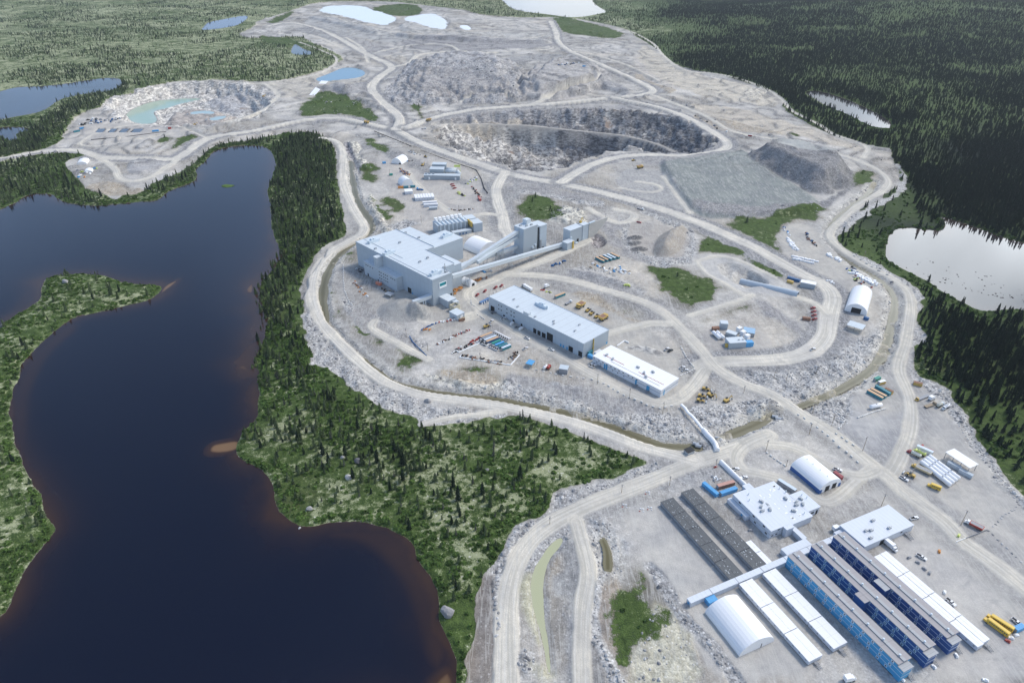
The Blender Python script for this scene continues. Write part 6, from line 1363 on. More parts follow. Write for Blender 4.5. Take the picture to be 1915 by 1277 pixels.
for k in range(4): veh('pk'+('dark' if k % 2 else 'white'), PK['dark' if k % 2 else 'white'], 'pickup_truck', 'pickup in the short row left of the container block', 'pickup', (896+k*3.4, 640+k*1.8, 902+k*3.4, 635.6+k*1.8), 'pickups left of the container block')
for q, lb in (((1101.5, 686.6, 1110, 679), 'white pickup at the end wall of the service building, farther of two'), ((1107, 688.5, 1115.6, 682), 'white pickup at the end wall of the service building, nearer to its door'), ((1270.7, 689.4, 1282, 685.7), 'white pickup by the boulder corner, farther of two'), ((1275, 693.3, 1287.6, 691.4), 'white pickup by the boulder corner, nearer of two'), ((978, 654, 987.7, 649.5), 'white pickup parked at the corner of the low barrier wall')):
    veh('pkwhite', PK['white'], 'pickup_truck', lb, 'pickup', q)
veh('van', b_van, 'van', 'white high roofed van by the maintenance hall, left of the grey pickup', 'van', (952.8, 610, 963, 602.5)); veh('van', b_van, 'van', 'white high roofed van by the maintenance hall, right of the grey pickup', 'van', (969.8, 618.4, 980, 611.9))
veh('bus', b_bus(12), 'school_bus', 'long yellow school bus at the right edge, the one nearer the bunkhouse', 'bus', (1882, 1188, 1842.6, 1159)); veh('bus', b_bus(12), 'school_bus', 'long yellow school bus at the right edge, the one nearer the open yard', 'bus', (1888.7, 1178, 1850, 1153.6))
veh('sbus', b_bus(7.5), 'school_bus', 'short yellow bus parked alone below the white fuel tanks', 'bus', (1757, 916, 1735.5, 907.5))
veh('boxt', b_truck('box', M_SIGN, 9.5, M_FAB), 'box_truck', 'white box truck backed against the dock of the pale warehouse', 'truck', (1653, 1013, 1674, 1030))
veh('redt', b_truck('dump', M_SIGN, 9.5, M_RED), 'vacuum_truck', 'red truck with a white cab beside the lone pole in the right yard', 'truck', (1833, 990, 1807, 977))
veh('tt1', b_truck('tank', M_MAR, 9, plain('cream_tank', (.74, .74, .62))), 'tanker_truck', 'tanker truck with a maroon cab and cream tank', 'truck', (1718.8, 855, 1698, 845))
veh('tt2', b_truck('tank', M_LIME, 8, M_LIME), 'tanker_truck', 'pale lime green tanker truck between the cream tanker and the white trailer', 'truck', (1727, 851.8, 1710.6, 843.6))
veh('tt3', b_cont(M_FAB, M_TRIM, 10), 'box_trailer', 'long pale box trailer next to the lime green tanker', 'trailer', (1739.7, 847.5, 1717.7, 838)); veh('tt4', b_truck('flat', M_RED, 9, M_RED), 'flatbed_truck', 'red flatbed truck half hidden behind the pale box trailer', 'truck', (1743, 844.5, 1721, 835.5))
veh('dt', b_truck('dump', PAINT['yellow'], 12, plain('tan_body', (.58, .50, .32))), 'crane_truck', 'yellow crane truck with a tan body beside the white fuel tanks', 'truck', (1735.8, 885.8, 1708.4, 872.6))
veh('ldr', b_loader, 'wheel_loader', 'yellow loader standing behind the white pickup by the fuel tanks', 'loader', (1711, 893.5, 1690, 883.6))
for q, lb in (((1092, 570, 1078, 578.5), 'big yellow haul truck parked behind the middle of the maintenance hall'), ((1120, 601, 1137, 591), 'big yellow haul truck parked nearest the brown bank end'),): veh('haul', b_haul, 'haul_truck', lb, 'haul truck', q, None, 1.0)
for k, q in enumerate(((1096, 583, 1104, 577), (1103, 589, 1111, 583), (1112, 595, 1121, 588))): veh('ldr', b_loader, 'wheel_loader', ('yellow loader next to the haul truck behind the maintenance hall', 'middle yellow loader of three behind the maintenance hall', 'yellow loader nearest the brown bank behind the maintenance hall')[k], 'loader', q)
veh('gt', b_truck('flat', M_SIGN, 9, M_GREY), 'flatbed_truck', 'grey flatbed truck beside the teal container behind the maintenance hall', 'truck', (1056, 571, 1071, 564)); veh('wt', b_truck('box', M_SIGN, 6, M_FAB), 'utility_truck', 'small white truck near red drums by the far end of the maintenance hall', 'truck', (1018, 538, 1028, 534))
for q, lb in (((1312, 728, 1330, 731), 'yellow loader at the top of the equipment pad by the road junction'), ((1305, 741, 1322, 744), 'yellow loader in the middle of the equipment pad by the road junction'), ((1303, 750, 1319, 753), 'yellow loader lowest on the equipment pad by the road junction')): veh('ldr', b_loader, 'wheel_loader', lb, 'loader', q)
for q, lb in (((1322, 737, 1334, 743), 'yellow digger beside the loaders on the equipment pad'), ((1352, 753, 1365, 747), 'small yellow digger by itself on the equipment pad edge')): veh('dig', b_digger, 'excavator', lb, 'excavator', q)
veh('dig', b_digger, 'excavator', 'yellow digger in the middle of the left quarry, above the green pond', 'excavator', (486, 183, 500, 180)); veh('dig', b_digger, 'excavator', 'yellow digger near the bent junction in front of the left quarry', 'excavator', (355, 221, 367, 219))
veh('haul', b_haul, 'haul_truck', 'yellow haul truck on the junction above the open pit', 'haul truck', (806, 225, 797, 227)); veh('haul', b_haul, 'haul_truck', 'haul truck on the haul road left of the open pit junction', 'haul truck', (690, 232, 681, 230))
veh('haul', b_haul, 'haul_truck', 'haul truck driving on the crushed rock flat under the pit rim', 'haul truck', (1192, 316, 1202, 314)); veh('ldr', b_loader, 'wheel_loader', 'loader working on the crushed rock flat near the pit rim road', 'loader', (1180, 301, 1190, 299))
veh('gt', b_truck('flat', M_SIGN, 9, M_GREY), 'flatbed_truck', 'white truck on the road below the pit next to a rock pile', 'truck', (787, 240, 798, 239))
veh('pkred', PK['red'], 'pickup_truck', 'single red pickup on the pale pad above the crusher', 'pickup', (1191, 415, 1199, 416.5)); veh('gt', b_truck('flat', M_SIGN, 9, M_GREY), 'flatbed_truck', 'flatbed truck with brown load on the pale pad above the crusher', 'truck', (1190, 389, 1206, 393))
veh('ldr', b_loader, 'wheel_loader', 'yellow loader by the haul road edge in the upper yard', 'loader', (793, 294, 800, 296)); veh('dig', b_digger, 'excavator', 'small digger in the open middle of the upper yard', 'excavator', (788, 311, 793, 308))
veh('semi', b_truck('box', M_GREY, 15, M_FAB), 'semi_trailer', 'long white semi trailer on the track behind the maintenance hall', 'truck', (995, 545.5, 976, 534))
veh('flt', b_truck('flat', PAINT['yellow'], 15, M_GREY), 'flatbed_truck', 'yellow truck with a long grey flatbed trailer on the right yard', 'truck', (1740, 738, 1708, 751)); veh('fl2', b_truck('flat', M_WD, 11, M_WD), 'flatbed_trailer', 'weathered wooden flatbed trailer next to the parked tankers', 'trailer', (1729, 762, 1750, 755))
veh('tt5', b_truck('tank', M_TRIM, 8, plain('old_tank', (.55, .55, .47))), 'tanker_truck', 'old beige tanker next to the wooden flatbed trailer', 'truck', (1751, 762, 1765, 755)); veh('tt6', b_truck('tank', M_SIGN, 8, M_FAB), 'tanker_truck', 'white tanker truck beside the boulder line of the right yard', 'truck', (1775, 759, 1761, 767))
veh('wt', b_truck('box', M_SIGN, 6, M_FAB), 'utility_truck', 'small white truck behind the long flatbed trailer', 'truck', (1738, 748, 1747, 744)); veh('drill', b_loader, 'wheel_loader', 'teal boom truck near the white pickups of the lower yard', 'loader', (904, 614, 917, 609))
# containers
CT = lambda lb, q, key, b_: veh(key, b_, 'shipping_container', lb, 'container', q)
CT('teal container with an orange roof, outer one of the pair on the right yard', (1623, 733, 1649, 747), 'c1', b_cont(M_TEAL, M_TAN)); CT('teal container with an orange roof, inner one of the pair on the right yard', (1629, 730, 1655, 743.5), 'c1', None)
CT('long teal green container with a dark roof behind the orange roofed pair', (1638, 724.5, 1663, 739), 'c2', b_cont(M_TEAL, M_TEAL)); CT('green container at the far corner of the container group', (1635, 713, 1644, 709), 'c3', b_cont(M_GRN, M_GRN, 6)); CT('yellow container with a white top beside the green one', (1641, 719, 1655, 715.5), 'c4', b_cont(PAINT['yellow'], M_SIGN, 6.1))
CT('yellow skip container next to the long teal green container', (1655, 729, 1668, 736), 'c5', b_cont(PAINT['yellow'], M_RUST, 6.1)); CT('yellow open skip alone on the far edge of the right yard', (1709, 718, 1722, 721), 'c5', None)
CT('maroon container behind the vaulted blue and white warehouse', (1560, 886, 1573, 896), 'c6', b_cont(M_MAR, M_MAR, 6.1)); CT('pinkish red container on the gravel beside two bright blue ones', (1344, 912, 1369, 905), 'c7', b_cont(M_RUST, plain('pink_roof', (.55, .32, .26)), 12.2))
CT('bright blue container standing alone at the end of the grey bunkhouses', (1316, 907, 1340, 927), 'c8', b_cont(M_SKY, M_SKY, 12.2)); CT('bright blue container parallel to the pinkish red one', (1347, 926, 1376, 916), 'c8', None)
CT('long grey trailer unit behind the mess hall', (1459, 903, 1483, 918), 'c9', b_cont(M_GREY, M_TRIM, 12.2)); CT('blue container with four white doors beside the maintenance hall', (897.5, 569, 914.5, 560.5), 'c10', b_cont(M_CBLU, plain('blue_top', (.14, .25, .45)), 12.2, 4))
CT('teal container with a tan roof behind the maintenance hall', (1038, 558, 1056, 551), 'c1', None); CT('orange red container in the upper yard beside the service road', (894, 370, 900, 377), 'c11', b_cont(M_RED, plain('salmon', (.60, .25, .22)), 8)); CT('orange brown container beneath the red pickup stack', (1501, 596.5, 1514, 598), 'c12', b_cont(M_RUST, M_RUST, 7))
CT('dark blue container on the bank above the portal building', (1474, 520, 1494, 526), 'c13', b_cont(M_CBLU, M_CBLU, 12.2)); CT('yellow generator container beside the dark blue one', (1472, 526.5, 1483, 530), 'c14', b_cont(PAINT['yellow'], PAINT['yellow'], 6)); CT('grey generator container under the edge of the open canopy, farther one', (1775, 869, 1791, 877), 'c15', b_cont(M_SID, M_SID, 8)); CT('grey generator container under the edge of the open canopy, nearer one', (1797, 883, 1813, 891), 'c15', None)
CT('small bright blue container at the right edge beside a white pickup', (1898, 1179, 1909, 1174), 'c16', b_cont(M_SKY, M_SKY, 6.1)); CT('orange container in front of the blue-edged shelter', (745, 352, 754, 351.5), 'c17', b_cont(M_ORG, M_ORG, 7)); CT('teal container in front of the blue-edged shelter, beside the orange one', (755.5, 351.5, 763, 351), 'c18', b_cont(M_TEAL, M_TEAL, 6.5)); CT('teal container in front of the blue-edged shelter, at the right end', (768, 350.5, 776, 350), 'c18', None)
CT('blue crate container left of the farther white shelter', (716, 306.5, 721, 306), 'c19', b_cont(M_SKY, M_SKY, 5)); CT('bright green container beside a light mast in the upper yard', (728, 328, 734, 327.5), 'c20', b_cont(M_GRN, M_GRN, 5)); CT('blue container at the tailings pad, beside the dark basins', (283, 247, 299, 245.5), 'c21', b_cont(M_SKY, M_SKY, 10)); CT('teal container on the left edge of the basin pad', (136, 246, 150, 243.5), 'c22', b_cont(M_TEAL, M_TEAL, 10)); CT('blue container above the teal one on the basin pad', (148, 238.5, 156, 237), 'c23', b_cont(M_SKY, M_SKY, 7))
CT('red box beside the blue container of the basin pad', (315, 243, 321, 242.5), 'c24', b_cont(M_RED, M_RED, 5)); CT('red and white cabin by the junction right of the open pit', (1398, 258, 1406, 259), 'c25', b_cont(M_RED, M_SIGN, 6)); CT('blue box on the raised ramp island above the open pit', (1089, 143, 1093, 143), 'c23', None)
CT('orange red crate against the annex wall of the plant', (704, 531, 713, 534), 'c26', b_cont(plain('coral', (.62, .22, .14)), plain('coral_top', (.66, .30, .22)), 6)); CT('brown rusty skip below the ramp end building', (859, 602.5, 867, 600.5), 'c27', b_cont(M_RUST, M_WD, 6)); CT('blue cabin container by the large fabric shelter door side', (1617, 596, 1622, 598), 'c28', b_cont(M_CBLU, M_CBLU, 4))
# the container block of the lower yard
C1 = at(896.5, 633); C2 = at(913, 644.5); d = C2-C1; CB = Frame(C1[:2], math.degrees(math.atan2(d[1], d[0])))
for k, (rf, tx) in enumerate(((M_TAN, 'orange roofed, farthest left'), (M_GREY, 'grey roofed, second from the left'), (M_TRIM, 'pale roofed, third from the left'), (M_TAN, 'orange roofed, beside the step of the block'))):
    use('cb%d' % (k if k != 3 else 0), b_cont(M_CBLU, rf), 'shipping_container', 'long container in the lower yard block, '+tx, 'container', CB.w(6, 1.5+k*2.9) if False else CB.w(1.5+k*2.9, 6), math.pi/2+CB.a)
for k, (rf, tx) in enumerate(((M_GRN, 'green roofed, at the step'), (M_SKY, 'blue roofed, in the middle of the low wing'), (M_TEAL, 'teal roofed, near the end'), (M_TRIM, 'white roofed with a teal side, at the end'))):
    p_ = at(928+k*6.2, 641.5+k*3.0, 1)[:2]; use('cc%d' % k, b_cont(M_TEAL, rf, 9), 'shipping_container', 'short container of the lower yard block, '+tx, 'container', p_, CB.a+math.pi/2)
# big container shed
q0 = at(1116, 487); 
for k, (rf, tx) in enumerate(((M_TAN, 'orange topped at the near edge'), (M_TAN, 'orange topped, second from the near edge'), (M_TRIM, 'silver topped in the middle'), (M_TRIM, 'silver topped, fourth from the near edge'), (M_TAN, 'orange topped at the far edge'))):
    c_, a_, _ = dirn(1115.5+k*7.0, 484-k*1.8, 1128.5+k*7.0, 490.5-k*1.9); use('c29'+rf.name, b_cont(M_TEAL, rf, 12.2), 'shipping_container', 'container of the teal shed group, '+tx, 'container', c_, a_)
# tanks
for k in range(4):
    c_, a_, _ = dirn(1727.5+k*5.2, 868-k*3.6, 1746.5+k*5.2, 883-k*3.7, 1.5); use('tk', b_tank(1.45, 12.5), 'fuel_tank', 'white horizontal fuel tank in the bank of four nearer the cream tanker truck', 'tank', c_, a_, 'fuel tanks, upper bank')
for k in range(4):
    c_, a_, _ = dirn(1750+k*5.4, 886.5-k*3.8, 1772+k*5.4, 904-k*4.0, 1.5); use('tk', b_tank(1.45, 12.5), 'fuel_tank', 'white horizontal fuel tank in the bank of four nearer the short yellow bus', 'tank', c_, a_, 'fuel tanks, lower bank')
veh('tkp', b_tank(1.5, 9.5), 'propane_tank', 'single white propane tank inside a ring of blocks on the right yard', 'tank', (1624, 765, 1650, 759))
for k, lb in enumerate(('white cylindrical tank at the batching plant, left one', 'white cylindrical tank at the batching plant, right one')):
    c_, a_, _ = dirn(1334+k*7.4, 622-k*.5, 1345+k*7.4, 632-k*.6, 1.5); use('tkb', b_tank(1.6, 10), 'cement_tank', lb, 'tank', c_, a_)
veh('tks', b_tank(1.2, 4), 'water_tank', 'small white tank beside a red truck on the lower yard edge', 'tank', (1016, 691, 1023, 685)); veh('tts', b_truck('tank', M_RED, 6, M_RED), 'tanker_truck', 'small red tanker next to the white tank at the lower yard edge', 'truck', (1023, 692.7, 1029.5, 682.4))
veh('snow', b_pickup('white', False), 'tarped_boat', 'white tarp covered hull on the gravel beside the walkway tube', 'boat', (1384, 894, 1397, 892))

# ---- rows of blocks and boulders
BLK = mk(MB().taper(-.9, .9, -.45, .45, 0, .8, (.06, .06), (.05, .05)), 'barrier_block', plain('pale_block', (.66, .65, .62), .9, .1))
def row(path, step, label, group, mesh=BLK, name='barrier_block', cat='block', sc=1.0, jit=.25, closed=False):
    p = P(path); L = 0
    for a_, b_ in zip(p[:-1], p[1:]):
        d = b_-a_; l_ = np.linalg.norm(d); t_ = L
        while t_ < l_:
            c = a_+d*t_/l_+np.array([random.uniform(-jit, jit), random.uniform(-jit, jit)])
            o = bpy.data.objects.new(name, mesh if not isinstance(mesh, list) else random.choice(mesh)); COL.objects.link(o)
            o.location = (c[0], c[1], gz(*c)-.05); s_ = sc*random.uniform(.85, 1.15); o.scale = (s_, s_, s_); o.rotation_euler = (0, 0, math.atan2(d[1], d[0])+random.uniform(-.15, .15) if not isinstance(mesh, list) else random.uniform(0, 6))
            tagm(o, label, cat, group); t_ += step*random.uniform(.85, 1.2)
        L = t_-l_
row('642.5,496 642.5,526 645,545 653,564 661,572', 3.6, 'pale block in the curved row along the track west of the plant', 'blocks west of the plant')
row('881,562 882,570 890,575', 3.2, 'pale block in the bend facing the end of the maintenance hall', 'blocks at the maintenance hall bend'); row('894,590 907,599', 3, 'pale block in the short row below the ramp end building', 'blocks below the ramp building'); row('912,556 944,537', 5, 'pale block in the row behind the four red pickups', 'blocks behind the red pickups')
row('1107,710 1132,719 1156,734 1180,745 1199,752 1216,760 1235,764 1263,759', 4.6, 'pale block along the yard edge in front of the white service building', 'blocks below the service building'); row('1004,692 1045,701 1100,709', 5, 'pale block along the edge of the lower yard past the grey shed', 'blocks by the grey shed')
row('1273,649 1286,672 1299,690', 3.0, 'pale block along the yard corner beside the main road', 'blocks at the yard corner'); row('1299,691 1273,703', 2.6, 'pale block closing the yard corner beside two white pickups', 'blocks closing the yard corner')
row('1493,777 1520,794 1548,815 1570,836 1591,853 1611,872', 5.2, 'pale block on the near side of the straight camp road', 'blocks on the near side of the camp road'); row('1564,812 1585,827 1603,838', 4.2, 'pale block on the far side of the straight camp road', 'blocks on the far side of the camp road')
row('1435,847 1448,858 1471,873', 2.8, 'pale block in the row left of the vaulted warehouse', 'blocks left of the vaulted warehouse'); row('1606,782 1630,772 1655,765', 1.9, 'pale block beside the single white propane tank', 'blocks by the propane tank')
row('1559,766 1572,775 1581,785 1568,803', 2.6, 'pale block around the pole corner left of the propane tank', 'blocks at the pole corner'); row('1706,693 1720,706 1745,716 1762,726 1772,746', 6, 'pale boulder at the head of the right yard', 'boulders at the head of the right yard', rocks[:3], 'boulder', 'boulder')
row('1773,748 1781,770 1797,802 1814,828 1828,845 1844,866 1856,879 1867,896 1875,904 1890,921 1905,943', 3.6, 'pale boulder in the long line between the right yard and its outer bank', 'boulders along the right yard', rocks[:3], 'boulder', 'boulder', 1.15)
row('1905,943 1897,953 1884,960 1875,966 1863,979 1856,985', 3.2, 'pale boulder in the curved line above the red truck', 'boulders above the red truck', rocks[:3], 'boulder', 'boulder', 1.0); row('1848,993 1858,1001 1873,1017 1884,1026 1903,1044 1914,1054', 3.4, 'pale boulder in the line below the red truck by the exit road', 'boulders by the exit road', rocks[:3], 'boulder', 'boulder', 1.2)

row('1598,480 1640,506 1662,516', 9, 'pale boulder on the grass edge beside the right perimeter road', 'boulders beside the right perimeter road', rocks[:3], 'boulder', 'boulder', 2.0)
row('933,1190 925,1120 930,1070 942,1040 965,1008 1000,975', 2.6, 'pale angular boulder lining the lake side of the near coast road', 'boulders lining the coast road', rocks[:3], 'boulder', 'boulder', 1.3, jit=1.3)
def bigrock(px, py, s_, label, m=None, z=0):
    p = at(px, py); me = rock_mesh('boulder', int(px*7) % 97, m or RKD, (1, .85, .75), 3); o = bpy.data.objects.new('boulder', me); COL.objects.link(o); o.location = (p[0], p[1], gz(*p[:2])+z+s_*.25); o.scale = (s_, s_, s_*1.1); tagm(o, label, 'boulder')
bigrock(837, 1147, 4.2, 'huge grey boulder at the water edge near the bottom shore'); bigrock(671, 862, 3.0, 'large dark grey boulder among the spruces in the middle of the shore wood'); bigrock(652, 893, 2.4, 'large pale boulder in the lichen below the dark grey boulder', RKM); bigrock(800, 751, 2.6, 'tall brown boulder on the perimeter road edge'); bigrock(560, 986, 1.1, 'small white boulder standing in the water below the shore', RKM, 0); bigrock(580, 998, .9, 'smallest pale boulder standing out in the water', RKM)
bigrock(578, 952, 2.2, 'broad pale rock outcrop in the lichen near the shore', RKM); bigrock(910, 880, 1.8, 'grey boulder pair member in the lichen far from the water', RKD); bigrock(125, 533, 3.6, 'grey outcrop on the head of the left peninsula'); bigrock(6, 610, 3.0, 'grey rock on the left shore of the peninsula'); bigrock(309, 549, .8, 'white boulder in the water off the peninsula tip', RKM); bigrock(107, 627, .8, 'white boulder in the water off the left shore', RKM); bigrock(640, 855, 1.6, 'pale boulder left of the dark grey one in the wood', RKM)
# dark stones sitting in the pale lake on the right
rg = random.Random(5); DS = rock_mesh('boulder', 77, plain('wet_stone', (.03, .02, .02), .6), (1, .8, .4), 1)
for k in range(70):
    t_ = rg.random(); px = 1700+t_*215+rg.uniform(-6, 6); py = 512+t_*55+rg.random()**2*-38
    o = bpy.data.objects.new('boulder', DS); COL.objects.link(o); p = at(px, py); o.location = (p[0], p[1], -.45); s_ = rg.uniform(.4, 1.3); o.scale = (s_, s_, s_); o.rotation_euler = (0, 0, rg.uniform(0, 6)); tagm(o, 'dark stone poking out of the pale lake on the right', 'stone', 'stones in the pale lake')
# ---- poles
def pole(px, py, h, label, arm=True, lean=0):
    p = at(px, py); e = root('utility_pole', label, 'pole', xy=p[:2], rz=random.uniform(0, 3), z=gz(*p[:2])); MB().cyl((0, 0, -.5), (0, 0, h), .19, 8, .12).build('post', M_WD, e)
    if arm: MB().beam((-1.1, 0, h-.6), (1.1, 0, h-.6), .16, .16).cyl((0, .3, h-1.8), (0, .3, h-1.0), .3, 8).build('crossarm', M_GREY, e)
    return e
for px, py, h, lb in ((1239, 775, 11, 'pole on the rocky bank below the service building corner'), (1251.7, 908, 8, 'wooden pole beside the coast road above the grey bunkhouses'), (1338, 874, 7.5, 'pole on a white base near the start of the walkway tube'), (1432, 844, 10, 'tall pole by the loop road left of the vaulted warehouse'), (1470, 872, 6, 'short pole directly left of the vaulted warehouse'), (1513, 812, 9.5, 'pole on the bank below the straight camp road'),
 (1391, 734, 6.5, 'pole beside the road next to the equipment pad'), (1334, 747, 9, 'pole on the equipment pad between yellow loaders'), (1447, 708, 8.5, 'pole at the left end of the row on the rubble slope'), (1470, 713, 8, 'second pole from the left on the rubble slope'), (1526, 700, 7.5, 'third pole from the left on the rubble slope'), (1548, 697, 8.5, 'fourth pole from the left on the rubble slope'), (1597, 687, 9, 'rightmost pole on the rubble slope'),
 (1520, 770, 9, 'pole over the stream end beside the main road'), (1555, 796, 9.5, 'pole inside the ring of blocks left of the propane tank'), (1613, 843, 12, 'tall pole beside the camp road in the open right yard'), (1648, 946, 10, 'pole behind the pale warehouse'), (1796.5, 982, 12, 'lone pole in the right yard beside the red truck'), (1004, 697, 9.5, 'pole at the left end of the lower yard edge'), (1117, 718, 9.5, 'pole below the start of the white service building'), (1177, 745, 9.5, 'pole below the middle of the white service building'),
 (760, 630, 9, 'pole at the top of the slope left of the lower yard'), (800, 656, 7.5, 'light pole at the left corner of the lower yard'), (898, 675, 8, 'light pole above the row of dark machine parts'), (1028, 980, 6, 'pole standing beside the yellow-green pond'), (788, 417, 9, 'pole above the power house'), (729, 329, 9, 'light mast beside the green container'), (1703, 893, 8, 'pole between the pickup and the fuel tanks'), (1615, 484, 9, 'pole beside the right perimeter road'), (1162, 922, 7, 'pole beside the bend of the coast road'), (1132, 412, 8, 'pole at the tip of the concrete retaining wall'), (858, 392, 6, 'short leaning mast by the office modules')):
    pole(px, py, h, lb)
# ---- low white walls of the lower yard
def wall(label, path, h=1.0, w_=.7, m=None, name='barrier_wall'):
    p = P(path); e = root(name, label, 'wall', xy=p[0]); s = MB()
    for a_, b_ in zip(p[:-1]-p[0], p[1:]-p[0]): s.beam((*a_, h/2-.1), (*b_, h/2-.1), w_, h)
    s.build('wall_slab', m or M_SIGN, e); return e
wall('long low white wall along the bottom of the machine part yard', '863,665 859.8,669 954.8,683.3 971.7,664.5'); wall('stepped low white wall left of the container block', '845,662 853,656.5 858,659.5 898.3,642 909.6,647 915,644')
wall('L-shaped pale low wall behind the service building', '1154,648 1168,638.5 1176,642', 1.4); wall('dark pipe rack line running down the edge of the lower yard', '766,629 772,640 798,666', .8, .5, M_CBLU, 'pipe_rack'); wall('dark pipeline curving round the far lakeside quarry pad', '170,262 240,256 300,248 380,244', 1.0, .8, M_DARK, 'pipeline'); wall('dark pipe trench line beside the haul road above the upper yard', '700,246 740,262 790,283 850,305 890,318 900,335 905,352 912,362', .9, .9, M_DARK, 'pipeline')
# chain link fence of the fuel yard and the gate
e = root('gate_fence', 'grey fence with a white barrier across the exit road', 'fence', xy=at(1845, 992)[:2]); p = P('1845,992 1805,1008'); dd = p[1]-p[0]; MB().beam((0, 0, .6), (*dd, .6), .2, 1.4).build('fence_panel', M_GREY, e); MB().beam((*dd, 1.1), (*(dd*1.45), 1.1), .25, .3).build('barrier_arm', M_SIGN, e)
# ---- loose stores: crates, bags, machine parts
BAG = mk(MB().taper(-1, 1, -1, 1, 0, 1.3, (.2, .2), (.2, .2)), 'bulk_bag', M_FAB); CRT = {}
for nm, mm in (('orange', M_ORG), ('blue', M_CBLU), ('rust', M_RUST), ('grey', M_GREY), ('white', M_SIGN), ('red', M_RED), ('wood', M_WD), ('dark', M_DARK), ('sky', M_SKY), ('lime', M_LIME)):
    CRT[nm] = [mk(MB().box(-1.2, 1.2, -.6, .6, 0, .9).box(-.9, .2, -.4, .4, .9, 1.3), 'crate', mm), mk(MB().beam((-1.6, -.3, .3), (1.6, -.3, .3), .4, .5).beam((-1.3, .4, .3), (1.5, .35, .4), .35, .5).box(-.4, .5, -.5, .5, .4, 1.1), 'machine_part', mm)]
def stores(path, n, cols, label, group, name='machine_part', cat='machine part', spread=1.5, sc=1.0, sd=0, kinds=(0, 1), along=True):
    p = P(path); rg = random.Random(sd+n); seg = np.r_[0, np.cumsum(np.hypot(*np.diff(p, axis=0).T))]
    for k in range(n):
        t_ = (k+.5)/n*seg[-1]; c = np.array([np.interp(t_, seg, p[:, 0]), np.interp(t_, seg, p[:, 1])])+np.array([rg.uniform(-spread, spread), rg.uniform(-spread, spread)])
        o = bpy.data.objects.new(name, BAG if cols is None else CRT[rg.choice(cols)][rg.choice(kinds)]); COL.objects.link(o); s_ = sc*rg.uniform(.75, 1.2)
        o.location = (c[0], c[1], gz(*c)); o.scale = (s_, s_, s_); o.rotation_euler = (0, 0, rg.uniform(0, 6)); tagm(o, label, cat, group)
mp = ('dark', 'rust', 'grey', 'dark', 'wood')
stores('865,666 885,669.5 905,674 925,677 943,680', 44, mp, 'dark machine part in the long row above the bottom white wall', 'machine parts above the white wall', spread=2.0, sc=.9)
stores('955,672 965,661', 14, mp, 'dark machine part at the right corner of the white walled yard', 'machine parts in the yard corner', spread=2.4, sc=.9); stores('817,645 845,631 880,617', 34, ('grey', 'rust', 'white', 'red', 'dark', 'white'), 'small machine part in the slanting row in the middle of the lower yard', 'machine parts in the slanting row', spread=1.6, sc=.8)
stores('843,660 868,649 890,640', 22, ('dark', 'white', 'grey', 'red', 'dark'), 'machine part in the row beside the stepped low wall', 'machine parts by the stepped wall', spread=1.6, sc=.8); stores('880,641 897,632', 9, ('red',), 'bright red crate in the row left of the container block', 'red crates by the container block', 'crate', 'crate', .9, .9)
stores('789,618.5 802,614.5 815,611', 14, ('blue',), 'blue drum crate in the line along the truck ramp foot', 'blue crates along the ramp foot', 'crate', 'crate', .7, .8, kinds=(0,)); stores('817,611 840,606 858,603', 12, ('white', 'red', 'white'), 'white or red barrier piece along the truck ramp foot', 'barrier pieces along the ramp foot', 'crate', 'crate', .5, .8, kinds=(0,)); stores('793,621 806,620', 3, ('rust', 'orange'), 'orange steel crate under the blue crates', 'orange crates at the ramp foot', 'crate', 'crate', .6, 1.1)
stores('660,526 668,535 678,545 688,555', 26, ('orange', 'white', 'rust', 'grey'), 'small orange or pale part in the pile on the west track of the plant', 'parts on the west track', spread=2.2, sc=.8); stores('845,550 858,543 866,539', 16, ('orange', 'orange', 'wood'), 'orange timber stack beside the sign end of the plant', 'orange stacks by the plant', 'timber_stack', 'timber stack', 2.2, 1.3, kinds=(0,)); stores('890,527 906,519', 14, ('orange', 'orange', 'rust', 'grey'), 'orange steel form beside the small white shelter', 'orange forms by the shelter', 'steel_form', 'steel form', 2.6, 1.2); stores('902,509 918,507', 8, ('blue', 'sky', 'grey'), 'blue crate below the long conveyor', 'blue crates below the conveyor', 'crate', 'crate', 2, 1.1)
stores('668,502 678,508', 7, ('dark', 'grey', 'white'), 'dark bundle at the corner of the plant annex', 'bundles at the annex corner', 'bundle', 'bundle', 2, 1.1, kinds=(1,)); stores('713,540 735,548', 10, ('grey', 'wood', 'dark'), 'grey bundle along the foot of the plant annex', 'bundles along the annex', 'bundle', 'bundle', 1.5, 1.2, kinds=(1,))
stores('1032,498 1045,493 1056,488', 9, ('blue', 'blue', 'white', 'dark'), 'blue bin on the track between the long conveyor and the slanting ramp', 'blue bins between conveyor and ramp', 'bin', 'bin', 1.2, 1.2, kinds=(0,)); stores('1105,495 1125,502 1145,507 1170,512 1150,500 1178,512', 46, ('white', 'sky', 'white', 'grey', 'wood', 'white'), 'pale lumber bundle spread over the middle storage pad', 'lumber bundles on the middle pad', 'lumber_bundle', 'lumber', 4.5, 1.1); stores('1167,535 1178,536', 4, ('lime',), 'bright yellow-green tank at the corner of the storage pad', 'yellow-green tanks', 'tank', 'tank', .5, 1.2, kinds=(0,))
stores('1013,540 1030,549', 7, ('red', 'dark', 'white', 'lime'), 'small drum beside the far end of the maintenance hall', 'drums by the maintenance hall', 'drum', 'drum', 2.5, .8)
